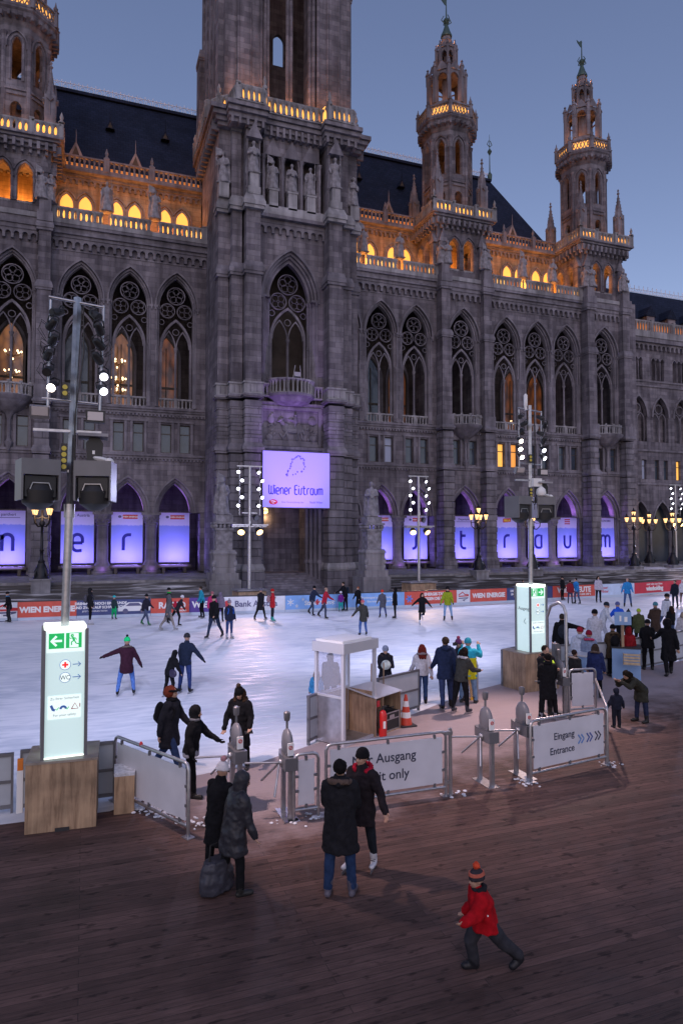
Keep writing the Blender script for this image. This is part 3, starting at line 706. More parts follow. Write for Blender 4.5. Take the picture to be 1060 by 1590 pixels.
def t_lattice(mb):
    r = 3.05; C = [Vector(p) for p in octp(r, 0)]
    for k in range(8):
        a, b = C[k], C[(k + 1) % 8]; d = (b - a); L = d.length; u = d.normalized(); rot = Matrix.Rotation(math.atan2(d.y, d.x), 3, 'Z'); c = (a + b) / 2
        mb.obox((c.x, c.y, 47.85), (L, .22, .2), rot); mb.obox((c.x, c.y, 48.95), (L, .26, .16), rot)
        n = 5; s = (L - .5) / n; zc = 48.4
        for i in range(n):
            p = a + u * (.25 + s * (i + .5))
            for sg in (-1, 1): mb.obox((p.x, p.y, zc), (.07, .12, math.hypot(s, .95)), rot @ Matrix.Rotation(sg * math.atan2(s, .95), 3, 'Y'))
        mb.lathe(a.x, a.y, [(.24, 47.75), (.22, 49.05), (.3, 49.1), (.14, 49.2), (.2, 49.45), (.1, 49.55), (.02, 50.0)], 6)
def t_crown(mb):
    mb.lathe(0, 0, [(2.35, 47.8), (2.35, 48.9), (2.1, 49.3), (2.0, 49.95)], 8, R(22.5))
    def tier(r, z0, z1, w, ph):
        for k in range(8):
            a = R(22.5 + 45 * k); x, y = r * math.cos(a), r * math.sin(a); rot = Matrix.Rotation(a, 3, 'Z')
            mb.obox((x, y, (z0 + z1) / 2), (w * 1.5, w, z1 - z0), rot)
            q = MB(); ap = r * math.cos(R(22.5)); fw = r * math.sin(R(22.5))
            arch_wall(q, -fw, fw, z1 - .9, z1, 0, fw - w * .6, z1 - .85, .55, -ap, .25, z1 - .9)
            q.add([(-fw, -ap - .12, z1), (fw, -ap - .12, z1), (0, -ap - .12, z1 + fw * 1.3), (0, -ap + .3, z1 + fw * 1.3)], [(0, 1, 2), (0, 2, 3), (1, 3, 2)])
            rt2 = Matrix.Rotation(R(45 * k), 3, 'Z'); mb.add([tuple(rt2 @ Vector(v)) for v in q.v], q.f)
            mb.lathe(x * 1.08, y * 1.08, [(w * .55, z1 - .8), (w * .6, z1 + ph * .25), (w * .85, z1 + ph * .3), (w * .2, z1 + ph * .75), (w * .45, z1 + ph * .82), (.01, z1 + ph)], 5)
        mb.lathe(0, 0, [(r, z1 - .06), (r, z1 + .05)], 8, R(22.5))
    tier(1.85, 49.9, 53.35, .36, 1.1); mb.lathe(0, 0, [(.5, 49.9), (.5, 53.3)], 8)
    mb.lathe(0, 0, [(1.35, 53.4), (1.15, 53.7), (1.05, 54.3)], 8, R(22.5))
    tier(1.02, 54.25, 56.3, .22, .8); mb.lathe(0, 0, [(.3, 54.2), (.3, 56.3)], 8)
    mb.lathe(0, 0, [(.8, 56.35), (.66, 56.6), (.58, 57.3), (.64, 57.4), (.5, 57.6), (.48, 57.9)], 8, R(22.5))
def t_cap(mb):
    mb.lathe(0, 0, [(.6, 57.9), (.6, 58.1), (.42, 58.5), (.26, 59.0), (.16, 59.3), (.28, 59.5), (.36, 59.7), (.22, 59.95), (.08, 60.1), (.04, 62.2), (.01, 62.3)], 10)
    for k in range(4):
        a = R(90 * k); mb.tube([(.2 * math.cos(a), .2 * math.sin(a), 59.4), (.6 * math.cos(a), .6 * math.sin(a), 59.7), (.3 * math.cos(a), .3 * math.sin(a), 60.2)], .05, 5)
def t_vane(mb): mb.prism([(0, 61.4), (-.2, 61.5), (-.6, 61.9), (-.7, 62.15), (-.35, 62.0), (-.15, 62.2), (.1, 62.1), (0, 61.9)], -.03, .03)
COPPER = mat('dark_copper', (.03, .05, .05), .5, .3)
TPINN = [(-2.6, -2.6), (2.6, -2.6), (2.6, 2.6), (-2.6, 2.6)]
def side_tower(cx, cy=62.4):
    t = bpy.data.objects.new('side_tower', tmesh('side_tower', t_stage, STONE)); COL.objects.link(t); t.parent = hall; t.location = Vector((cx, cy, 0)) - Vector(TO); WL[t.name] = Vector((cx, cy, 0))
    def sub(n, fn, m, sm=None): o = bpy.data.objects.new(n, tmesh(n, fn, m, sm)); COL.objects.link(o); o.parent = t; return o
    sub('corbelled_floor', t_corbel, TRIM); sub('gallery_balustrade', t_gallery, PALE); sub('window_balustrade', t_small, PALE); sub('added_gallery_glow', t_glowst, GLS); sub('octagonal_shaft', t_shaft, STONE)
    sub('lattice_parapet', t_lattice, TRIM); sub('openwork_spire', t_crown, TRIM); sub('copper_cap', t_cap, COPPER, 40); sub('weather_vane', t_vane, COPPER)
    for x, y in TPINN:
        o = sub('pinnacle', lambda mb: pinnacle(mb, 0, 0, 37.0, 6.9, .42), TRIM); o.location = (x, y, 0)
    # lamps: in the open stage, behind the gallery balustrade, in the shaft, behind the lattice and in the spire
    lamp('POINT', (cx, cy + .3, 32.3), 1100, ORL, .3)
    for dx, dy in ((-1.9, -3.25), (0, -3.1), (1.9, -3.25), (-3.25, -1.2), (-3.25, 1.5), (3.2, 0)): lamp('POINT', (cx + dx, cy + dy, 38.0), 34, ORL, .06)
    lamp('POINT', (cx, cy, 43.2), 90, ORL, .2)
    for k in range(8):
        a = R(45 * k + 22); lamp('POINT', (cx + 2.65 * math.cos(a), cy + 2.65 * math.sin(a), 49.0), 7, ORL, .05)
    for k in range(4):
        a = R(90 * k + 10); lamp('POINT', (cx + 1.2 * math.cos(a), cy + 1.2 * math.sin(a), 50.3), 40, ORL, .05); lamp('POINT', (cx + 1.5 * math.cos(a), cy + 1.5 * math.sin(a), 53.9), 22, ORL, .04)
        lamp('POINT', (cx + 1.0 * math.cos(a), cy + 1.0 * math.sin(a), 56.8), 14, ORL, .04)
for c, cy in ((-5.7, 62.4), (35.4, 62.4), (53.2, 62.4)): side_tower(c, cy)
# lamps on the parapet terraces and in the roof gutter, with added glow panels
for run in (WL1, WR1, WR2):
    for a, b in zip(run[:-1], run[1:]):
        for t in (.25, .75): lamp('POINT', (a + (b - a) * t, YF + 1.2, 31.0), 235, ORL, .12)
        n = max(1, int(round((b - a - .6) / .42))); w = (b - a - .6) / n; q = [(a + .3 + w * (i + .0), a + .3 + w * (i + 1.0), random.random() < .5) for i in range(n)]
        for k, m in ((True, GLH), (False, GLD)): strip(hall, [((u + .05, YF - .05), (v - .05, YF - .05)) for u, v, o in q if o == k], 30.8, 31.85, m)
        strip(hall, [((a + .3, WY - .5), (b - .3, WY - .5))], 37.1, 37.6, GLD)
        lamp('AREA', ((a + b) / 2, WY - .35, 37.6), 60, ORL, b - a - .3, aim=((a + b) / 2, WY + .3, 40), sizey=.1)
# ================================================================== CENTRAL TOWER
TX = 15.75
def central_tower():
    y0 = 53.6
    body = MB()
    body.box(TX - 6, TX + 6, 54.0 + 4.2, 62.5, 0, 37.9)                    # sides and back of the body
    for s in (-1, 1): body.box(min(TX + s * 3.4, TX + s * 6), max(TX + s * 3.4, TX + s * 6), 54.1, 58.2, 0, 37.9)
    body.box(TX - 3.4, TX + 3.4, 54.9, 58.2, 30.2, 37.9)
    B = part('central_tower', body, STONE)
    T = MB(); Wl = MB(); Rb = MB(); C = MB(); P = MB()
    yw = 53.9; x0, x1 = TX - 2.85, TX + 2.85
    # great window
    arch_wall(Wl, x0, x1, 15.6, 30.6, TX, 2.35, 24.4, 4.0, yw, 1.1, 15.7)
    h = 4.0
    for o0, o1, ya, yb in ((0, .2, yw - .16, yw + .05), (-.2, -.02, yw + .12, yw + .5), (-.4, -.22, yw + .36, yw + .75), (-.66, -.42, yw + .6, yw + 1.1)): arch_ring(T, TX, 2.35, 24.4, h, o0, o1, ya, yb, 24.2 if o0 == 0 else 15.7, 12)
    for s in (-1, 1):
        for dx, dy in ((2.32, .05), (2.1, .28), (1.88, .5), (1.72, .7)):
            colonnette(T, TX + s * dx, yw + dy, 16.6, 24.4, .11); colonnette(T, TX + s * dx, yw + dy - .02, 20.4, 20.7, .13, 8, False)
        T.box(TX + s * 2.15 - .35, TX + s * 2.15 + .35, yw - .12, yw + .6, 24.3, 24.5)
    corbel_table(T, x0, x1, yw, 29.6, 30.4, .62, .25); T.box(x0, x1, yw - .3, yw, 30.4, 30.7)
    # stepped corner buttresses: (inner edge, outer edge, front)
    st = ((2.8, 4.15, 52.3), (4.15, 5.15, 53.05), (5.15, 6.05, 53.9))
    for s in (-1, 1):
        for i, (a, b, yf) in enumerate(st):
            xa, xb = sorted((TX + s * a, TX + s * b)); e = .05 * i
            Rb.box(xa - .22, xb + .22, yf - .35 - e, 58, 0, 1.9); weathering(P, xa - .1, xb + .1, yf - .2, 55 - e, 2.0, .5, .12)
            rust_block(Rb, xa, xb, yf, 55, 2.4, 11.2); weathering(C, xa, xb, yf, 55 - e, 11.45, .6, .2)
            rust_block(Rb, xa, xb, yf, 55, 12, 15.4); weathering(C, xa, xb, yf, 55 - e, 15.7, .3, .24)
            P.box(xa - .08, xb + .08, yf - .1, 55 - e, 15.82, 16.7); P.box(xa - .16, xb + .16, yf - .18, 55 - e, 16.7, 16.85)
            for t in (.3, .7):
                xx = xa + (xb - xa) * t; Rb.box(xx - .03, xx + .03, yf - .12, yf, 16, 16.6)
            Wl.box(xa + .04, xb - .04, yf + .06, 55, 16.85, 25.5); weathering(C, xa, xb, yf + .02, 55 - e, 25.7, .8, .16)
            Wl.box(xa + .1, xb - .1, yf + .22, 55, 26.3, 30.8); weathering(P, xa, xb, yf, 55 - e, 31.0, .9, .22)
            # niche stage shafts
            Wl.box(xa + .12, xb - .12, yf + .65, 55.2, 31.8, 37.6)
            P.box(xa + .05, xb - .05, yf + .5, 55, 37.5, 37.7)
        xc = TX + s * 3.47
        P.box(xc - .5, xc + .5, 52.25, 52.95, 31.9, 32.5); P.box(xc - .36, xc + .36, 52.3, 52.95, 32.5, 33.6)
        for k in (-1, 1): C.lathe(xc + k * .5, 52.72, [(.07, 32.5), (.07, 36.3), (.14, 36.5)], 6)
        C.add([(xc - .65, 52.3, 36.5), (xc + .65, 52.3, 36.5), (xc, 52.3, 37.8), (xc - .65, 52.95, 36.5), (xc + .65, 52.95, 36.5), (xc, 52.95, 37.8)], [(0, 1, 2), (0, 2, 5, 3), (1, 4, 5, 2), (0, 3, 4, 1)])
    # middle niches
    for k in range(3):
        xc = TX + (k - 1) * 1.62
        arch_wall(Wl, xc - .81, xc + .81, 31.0, 37.9, xc, .6, 35.6, .9, 53.75, .9, 31.8)
        C.add([(xc - .75, 53.6, 36.1), (xc + .75, 53.6, 36.1), (xc, 53.6, 37.6), (xc - .75, 53.75, 36.1), (xc + .75, 53.75, 36.1), (xc, 53.75, 37.6)], [(0, 1, 2), (0, 2, 5, 3), (1, 4, 5, 2), (0, 3, 4, 1)])
        P.box(xc - .38, xc + .38, 53.3, 54, 31.6, 33.0); P.box(xc - .44, xc + .44, 53.25, 54, 33.0, 33.15)
    for k in range(4): colonnette(C, TX + (k - 1.5) * 1.62, 53.62, 31.7, 36.0, .11)
    C.box(TX - 2.8, TX + 2.8, 53.2, 54, 30.72, 31.0); P.box(TX - 2.8, TX + 2.8, 53.3, 54.2, 31.0, 31.75)
    # gallery: corbels, floor, balustrade
    for z0, z1, pr in ((37.7, 38.0, .1), (38.0, 38.35, .3), (38.35, 38.7, .55), (38.7, 39.05, .75)):
        C.box(TX - 6.1 - pr, TX + 6.1 + pr, 53.6 - pr, 62.6, z0, z1)
        for s in (-1, 1): C.box(min(TX + s * 2.6, TX + s * 5.4) - pr * .4, max(TX + s * 2.6, TX + s * 5.4) + pr * .4, 52.75 - pr * 1.1, 54, z0 + .002, z1 + .002)
    for i in range(10):
        x = TX - 2.4 + i * .53; C.box(x - .1, x + .1, 53.15, 53.7, 37.5, 38.3)
    for s in (-1, 1):
        for i in range(5): x = TX + s * (2.75 + i * .62); C.box(x - .1, x + .1, 52.4, 53.2, 37.5, 38.3)
        for i in range(12): C.box(min(TX + s * 6, TX + s * 6.6), max(TX + s * 6, TX + s * 6.6), 54 + i * .72, 54.25 + i * .72, 37.5, 38.4)
    L = [(-6.75, 62), (-6.75, 58.9), (-6.75, 55.2), (-6.0, 54.2), (-5.2, 53.6), (-4.9, 52.0), (-2.75, 52.0), (-2.6, 52.85), (2.6, 52.85), (2.75, 52.0), (4.9, 52.0), (5.2, 53.6), (6.0, 54.2), (6.75, 55.2), (6.75, 62)]
    for i, (a, b) in enumerate(zip(L[:-1], L[1:])):
        g = MB(); balustrade(g, (TX + a[0], a[1]), (TX + b[0], b[1]), 39.05, 1.3, .46, .28, True, True, .17, (0 if i in (4, 6, 8, 10) else 1, 1 if i == 13 else 0))
        if i in (0, 3, 6, 9, 12): g.lathe(TX + a[0], a[1], [(.2, 40.4), (.24, 40.6), (.08, 40.75), (.17, 41.05), (.02, 41.5)], 6)
        part('gallery_balustrade', g, PALE, B)
        va = Vector((TX, 57.5)); pa = Vector((TX + a[0], a[1])); pb = Vector((TX + b[0], b[1])); pa += (va - pa).normalized() * .42; pb += (va - pb).normalized() * .42
        strip(B, [(pa.lerp(pb, .06), pb.lerp(pa, .06))], 39.25, 40.45)
    # relief panel, portal
    Wl.box(x0, x1, 53.8, 55, 12.0, 15.5); P2 = MB()
    for a in ((TX - 2.6, TX + 2.6, 15.05, 15.3), (TX - 2.6, TX + 2.6, 12.05, 12.3), (TX - 2.6, TX - 2.35, 12.3, 15.05), (TX + 2.35, TX + 2.6, 12.3, 15.05)): P2.box(a[0], a[1], 53.62, 53.8, a[2], a[3])
    cornice(C, x0, x1, 53.85, 11.3, 12.0, .4, 3); dentils(C, x0, x1, 53.8, 11.1, 11.3, .34, .18, .2); cornice(C, x0, x1, 53.8, 15.3, 15.6, .3, 2)
    # rider relief
    hx, hz = TX + .1, 13.5; r = MB()
    def E(x, z, a, b, rot=0, d=.2): r.ell((hx + x, 53.78, hz + z), (a, d, b), Matrix.Rotation(R(rot), 3, 'Y'), 12, 8)
    E(.1, 0, .75, .38); E(.62, -.02, .38, .4); E(-.5, .08, .35, .4); E(-.78, .42, .2, .42, -28); E(-.98, .68, .13, .3, 60); E(.95, -.1, .1, .42, -20, .12); E(.28, .72, .2, .38); E(.3, 1.12, .13, .16); E(.0, .72, .3, .09, 20, .14); E(.22, .2, .12, .4, 10, .24)
    for x, a, l in ((-.62, 30, .45), (-.4, -8, .5), (.5, 12, .5), (.82, -14, .5)): E(x, -.52, .1, l, a, .15)
    E(-.9, -.6, .09, .3, -35, .13); E(-1.75, .7, .3, .4, 0, .12); E(1.75, .7, .35, .4, 0, .12); E(-1.9, -.8, .28, .35, 0, .14); E(1.85, -.75, .35, .3, 20, .14)
    for k in range(14): E(random.choice((-1, 1)) * random.uniform(1.35, 2.2), random.uniform(-1, 1.3), .1, .16, random.uniform(0, 90), .09)
    r.box(TX - 2.3, TX + 2.3, 53.7, 53.8, 12.3, 12.5)
    part('rider_relief', r, TRIM, B, 60); part('relief_frame', P2, TRIM, B)
    # bow balcony
    C.lathe(TX, 53.9, [(.9, 15.35), (1.5, 15.6), (1.75, 15.9), (1.95, 16.0), (2.0, 16.2)], 24)
    bl = MB(); pts = [(TX + 1.9 * math.cos(a), 53.75 + 1.3 * math.sin(a)) for a in [R(180 + 22.5 * k) for k in range(9)]]
    for p, q in zip(pts[:-1], pts[1:]): balustrade(bl, p, q, 16.2, 1.25, .3, .14, False)
    for s in (-1, 1): balustrade(bl, (TX + s * 1.9, 53.6), (TX + s * 2.8, 53.6), 16.0, 1.1, .3, .14, False)
    part('bow_balcony', bl, PALE, B)
    cam_ = MB(); cam_.obox((TX + .15, 52.5, 17.75), (.5, .3, .35)); 
    for s in (-1, 1): cam_.tube([(TX + .15 + s * .35, 52.5, 17.4), (TX + .2 + s * .2, 52.5, 18.5)], .03, 5)
    tag(cam_.build('spotlight_bracket', mat('grey_bracket', (.3, .3, .33), .5)), 'small pale metal bracket rig standing on the bow balcony rail of the great window', 'bracket')
    # portal: jambs with clustered shafts, steps, dark passage
    for s in (-1, 1):
        for k in range(4): colonnette(T, TX + s * (2.62 - .22 * k), 54.0 + .5 * k, 2.4, 9.2, .17); T.box(min(TX + s * (2.9 - .22 * k), TX + s * (2.45 - .22 * k)), max(TX + s * (2.9 - .22 * k), TX + s * (2.45 - .22 * k)), 53.8 + .5 * k, 54.3 + .5 * k - .004, .9, 2.4)
        Wl.box(min(TX + s * 1.9, TX + s * 2.9), max(TX + s * 1.9, TX + s * 2.9), 55.9, 57.5, 0, 12)
    body2 = MB(); body2.box(TX - 6, TX + 6, 61.9, 62.3, 0, 12); body2.box(TX - 3.4, TX + 3.4, 55, 62, 9.8, 12); body2.box(TX - 3.3, TX - 3.1, 57.5, 62, 0, 10); body2.box(TX + 3.1, TX + 3.3, 57.5, 62, 0, 10)
    for k in range(3):
        colonnette(body2, TX - .3 + k * .9, 61.3 - k * .6, 1.6, 9.5, .24); 
    body2.box(TX - 1.9, TX - .8, 61.75, 61.9, 1.6, 5.2)
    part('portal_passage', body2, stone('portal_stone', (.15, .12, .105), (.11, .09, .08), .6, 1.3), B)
    for i in range(11):
        s_ = MB(); 
    stp = MB()
    for i in range(10): stp.box(TX - 2.7, TX + 2.7, 51.3 + i * .42, 62, i * .16, (i + 1) * .16)
    part('portal_steps', stp, TRIM, B)
    nb = MB(); nb.box(TX + .55, TX + .95, 60.9, 60.95, 4.6, 5.4); nb.box(TX + 1.05, TX + 1.45, 60.9, 60.95, 4.6, 5.4); part('notice_board', nb, mat('pale_notice', (.4, .38, .45), .5), B)
    # upper shaft
    S = MB(); yf = 54.25; zt = 66
    S.box(TX - 5.3, TX - 2.4, yf + .3, yf + 3, 38.5, zt); S.box(TX + 2.4, TX + 5.3, yf + .3, yf + 3, 38.5, zt)
    for s in (-1, 1):
        S.box(min(TX + s * 2.4, TX + s * 3.3), max(TX + s * 2.4, TX + s * 3.3), yf + .1, yf + 1, 39, zt)
        S.box(min(TX + s * 3.5, TX + s * 4.3), max(TX + s * 3.5, TX + s * 4.3), yf - .05, yf + 1, 39, zt)
        S.box(min(TX + s * 4.5, TX + s * 5.5), max(TX + s * 4.5, TX + s * 5.5), yf + .15, yf + 1.4, 39, zt)
        S.box(min(TX + s * 5.2, TX + s * 5.9), max(TX + s * 5.2, TX + s * 5.9), yf + .9, yf + 2.4, 39, 52.5)
        S.box(min(TX + s * 4.6, TX + s * 5.5), max(TX + s * 4.6, TX + s * 5.5), yf + 2.9, 65.2, 38.5, zt)
        for k in range(4): S.box(min(TX + s * 5.4, TX + s * 5.8), max(TX + s * 5.4, TX + s * 5.8), yf + 3.4 + k * 2, yf + 4.4 + k * 2, 39, zt)
        S.box(min(TX + s * 5.2, TX + s * 6.15), max(TX + s * 5.2, TX + s * 6.15), 63.6, 65.4, 39, 50 )
        weathering(S, TX + (5.2 if s > 0 else -6.15), TX + (6.15 if s > 0 else -5.2), 63.6, 65.4, 50, .8, .1)
        weathering(S, TX + (5.2 if s > 0 else -5.9), TX + (5.9 if s > 0 else -5.2), yf + .9, yf + 2.4, 52.5, .7, .1)
        for dx, dy, rr in ((1.85, .4, .16), (2.15, .22, .16), (2.5, .05, .14), (3.4, .05, .12), (4.4, .05, .12)): S.lathe(TX + s * dx, yf + dy, [(rr * 1.5, 39.1), (rr * 1.5, 40.6), (rr, 40.9), (rr, zt)], 8)
        S.box(min(TX + s * 1.7, TX + s * 2.45), max(TX + s * 1.7, TX + s * 2.45), yf + .5, yf + 1.6, 40.4, zt)
    S.box(TX - 2.4, TX + 2.4, yf + .2, yf + 1.6, 38.6, 40.4)
    for dx, rr in ((-.16, .15), (.16, .15), (0, .2)): S.lathe(TX + dx, yf + .3 + (.2 if dx == 0 else 0), [(rr * 1.6, 39.3), (rr * 1.6, 41.1), (rr, 41.4), (rr, zt)], 8)
    # back wall with an opening through which the sky shows
    xb = xat(430.5, 85, 65); za = zat(430, 106, 65); zb = zat(430, 68, 65)
    arch_wall(S, TX - 5, TX + 5, 38.5, zt, xb, .55, zb, .75, 64.6, .4, za); S.box(TX - 5, TX + 5, yf + 1.7, 64.6, 38.6, 38.9)
    S.box(TX - 5.5, TX + 5.5, yf, 65.4, zt, zt + .5)
    part('tower_shaft', S, STONE, B); part('great_window_mouldings', T, TRIM, B, 40); part('tower_wall', Wl, STONE, B); part('rusticated_corner', Rb, RUST, B); part('tower_cornices', C, TRIM, B); part('pale_ledges', P, PALE, B)
    tracery(TX, 54.75, 1.72, 24.6, 3.4, 21.2, 16.2, 1.12)
    d = MB(); d.box(TX - 3, TX + 3, 57.6, 57.9, 15.6, 30.2); d.box(TX - 3, TX + 3, 55, 58, 15.2, 15.6); part('dark_window_chamber', d, DARKIN, B)
    for x, y in ((-5.9, 55.1), (-5.9, 57.5), (-6.1, 60), (-4.3, 53.0), (-3.3, 52.9), (-1.9, 53.5), (-.6, 53.5), (.7, 53.5), (1.9, 53.5), (3.3, 52.9), (4.4, 53.0), (5.9, 55.0), (6.1, 58)):
        lamp('POINT', (TX + x, y + .1, 40.0), 85, ORL, .08)
    lamp('POINT', (TX + .9, 59.8, 58), 25, ORL, .2)
central_tower()
# lantern hanging in the portal
q = MB(); q.ell((TX - 1.05, 58.6, 6.9), (.52, .52, .46), None, 14, 8); gl = q.build('hanging_lantern', emat('lantern_glow', (1.0, .62, .22), 4.0), None, None, 60)
tag(gl, 'round glowing yellow lantern hanging in the dark central portal', 'lantern')
q = MB(); q.lathe(TX - 1.05, 58.6, [(.03, 7.35), (.03, 9.8)], 5); q.lathe(TX - 1.05, 58.6, [(.55, 6.86), (.55, 6.93)], 14); q.build('chain', FRAME, gl)
for a in range(3): pass
lamp('POINT', (TX - 1.05, 58.0, 6.3), 90, (1, .6, .25), .3)

# ------------------------------------------------------------------ plain side range on the right
def side_range():
    y = 64.0; x0, x1 = 57.35, 100.0; W_ = MB(); C = MB(); G = MB()
    cs = [58.95 + 3.4 * i for i in range(12)]
    for i, c in enumerate(cs):
        a, b = (x0 if i == 0 else c - 1.7), c + 1.7
        arch_wall(W_, a, b, 6.3, 11.0, c, 1.35, 6.3, 2.6, y, .8, 6.3); arch_ring(C, c, 1.35, 6.3, 2.6, 0, .2, y - .1, y + .05)
        hole_wall(W_, a, b, 11.0, 15.2, y, [(c - 1.05, c - .35, 11.6, 14), (c + .35, c + 1.05, 11.6, 14)])
        for s in (-1, 1): mezz_window(c + s * .7, y, .36, 11.6, 14, BLIND if (i, s) == (1, 1) else (GLOWY if (i, s) == (3, -1) else None))
        arch_wall(W_, a, b, 15.2, 23, c, 1.2, 19.4, 2.3, y, .5, 16.2); arch_ring(C, c, 1.2, 19.4, 2.3, 0, .25, y - .1, y + .05, 19.2)
        q = MB(); arch_ring(q, c - .56, .5, 18.9, .8, -.02, .1, y + .3, y + .5, 16.2); arch_ring(q, c + .56, .5, 18.9, .8, -.02, .1, y + .3, y + .5, 16.2); cring(q, c, 20.3, .5, .12, y + .3, y + .5, 14); q.lathe(c, y + .3, [(.1, 16.2), (.1, 19)], 6)
        part('pointed_window', q, TRIM)
        W_.quad((a, y, 23), (b, y, 23), (b, y, 23.7), (a, y, 23.7))
        for k in range(3):
            cc = c - 1.05 + k * .72; aa = a if k == 0 else cc - .36; bb = b if k == 2 else cc + .36
            arch_wall(W_, aa, bb, 23.7, 27.4, cc, .29, 26.0, .45, y, .4, 23.75)
            arch_ring(C, cc, .29, 26.0, .45, .02, .12, y - .06, y + .02)
        for k in (-1, 0): C.lathe(c - 1.05 + .36 + (k + 1) * .72, y - .02, [(.07, 23.8), (.06, 24), (.06, 25.7), (.11, 25.95)], 6)
        if i: 
            cm = MB(); colonnette(cm, c - 1.7, y + .4, 1.5, 6.3, .32, 10); part('arcade_column', cm, TRIM)
        bl = MB(); balustrade(bl, (a, y - .5), (b, y - .5), 29.45, 1.35, .42, .19, True, True, .2, (1, 0)); part('parapet_balustrade', bl, PALE); strip(hall, [((a + .3, y - .1), (b - .3, y - .1))], 29.6, 30.6, GLD)
        dx = c - .2; d = MB(); d.add([(dx - .9, 65, 32.1), (dx + .9, 65, 32.1), (dx, 65, 33.4), (dx - .9, 67.5, 32.1), (dx + .9, 67.5, 32.1), (dx, 67.5, 33.4)], [(0, 1, 2), (0, 2, 5, 3), (1, 4, 5, 2)]); o = part('roof_dormer', d, SLATE)
        d = MB(); d.box(dx - .62, dx + .62, 65.1, 67, 30.5, 32.1); part('dormer_front', d, STONE, o)
        lamp('AREA', (c, y - .1, 30.0), 25, ORL, 3.0, aim=(c, y + 1.2, 31), sizey=.1)
    W_.box(x0, x1, y + .85, y + 1.0, 11, 27.4)
    G.box(x0, x1, y + .9, y + 1.1, 15, 28); G.box(x0, x1, y + 4, y + 4.2, 1.5, 11); part('dark_window_glass', G, GLASSD)
    C.box(x0, x1, y - .15, y + .1, 15.0, 15.25); C.box(x0, x1, y - .12, y + .1, 10.95, 11.15); C.box(x0, x1, y - .15, y + .1, 22.9, 23.1); C.box(x0, x1, y - .1, y + .1, 23.5, 23.7)
    corbel_table(C, x0, x1, y, 27.4, 28.2, .7, .35); C.box(x0, x1, y - .7, y + .5, 28.2, 28.75)
    P = MB(); P.box(x0, x1, y - .8, y + .6, 28.75, 29.45); W_.quad((x0, y, 27.4), (x1, y, 27.4), (x1, y, 28.3), (x0, y, 28.3))
    part('side_range_wall', W_, STONE); part('side_range_cornice', C, TRIM); part('snowy_coping', P, PALE)
    rf = MB(); rf.quad((x0 - 4, y + .6, 29.4), (x1, y + .6, 29.4), (x1, 69, 36.6), (x0 - 4, 69, 36.6)); rf.quad((x0 - 4, 69, 36.6), (x1, 69, 36.6), (x1, 74, 29.4), (x0 - 4, 74, 29.4)); o = part('side_range_roof', rf, SLATE)
    cr = MB(); cr.box(x0 - 4, x1, 68.97, 69.03, 36.65, 36.7); cr.box(x0 - 4, x1, 68.97, 69.03, 37.1, 37.14)
    n = int((x1 - x0 + 4) / .75)
    for i in range(n):
        x = x0 - 4 + .75 * i; cr.box(x - .03, x + .03, 68.97, 69.03, 36.7, 37.6); cring(cr, x + .37, 36.9, .15, .05, 68.98, 69.02, 6)
    part('ridge_cresting', cr, MATS['painted_iron_cresting'], o)
side_range()

# ------------------------------------------------------------------ terrace, stairs
PAVE = mat('dark_wet_paving', (.12, .11, .115), .45, 0, .4, 1.2, .3)
tr = MB(); tr.box(-60, TX - 5.9, 51.0, 66, -.5, 1.5); tr.box(TX + 5.9, 120, 51.0, 80, -.5, 1.5); tr.box(TX - 5.9, TX + 5.9, 58, 66, -.5, 1.45)
tag(tr.build('terrace', stone('terrace_paving', (.30, .29, .30), (.24, .235, .245), .8, 1.2, .01, .5)), kind='structure')
st = MB()
for i in range(9):
    a, b = -60, 120; z = 1.5 - .165 * (i + 1); y1 = 51.0 - .42 * i; y0 = y1 - .42
    for xa, xb in ((a, TX - 6.6), (TX + 6.6, b)):
        st.box(xa, xb, y0, 51.2 - .01 * i, z - .165, z); st.box(xa, xb, y0 - .04, y0 + .002, z - .05, z + .003)
def stepmat():
    m, t, b = newmat('snowy_stone_steps'); L = t.links
    g = N(t, 'ShaderNodeNewGeometry'); n = N(t, 'ShaderNodeTexNoise'); n.inputs['Scale'].default_value = .8; n.inputs['Detail'].default_value = 7
    mp = N(t, 'ShaderNodeMapping'); mp.inputs['Scale'].default_value = (.5, 3, 6); L.new(g.outputs['Position'], mp.inputs[0]); L.new(mp.outputs[0], n.inputs['Vector'])
    r = N(t, 'ShaderNodeValToRGB'); r.color_ramp.elements[0].position = .52; r.color_ramp.elements[0].color = (.055, .05, .055, 1); r.color_ramp.elements[1].position = .7; r.color_ramp.elements[1].color = (.5, .5, .55, 1)
    L.new(n.outputs['Fac'], r.inputs[0]); L.new(r.outputs[0], b.inputs['Base Color']); b.inputs['Roughness'].default_value = .5; return m
tag(st.build('terrace_steps', stepmat()), kind='structure')
tag(MB().build('x', PAVE) if False else (lambda m: (m.quad((-400, -50, -.06), (500, -50, -.06), (500, 600, -.06), (-400, 600, -.06)), m.build('ground', PAVE))[1])(MB()), kind='structure')
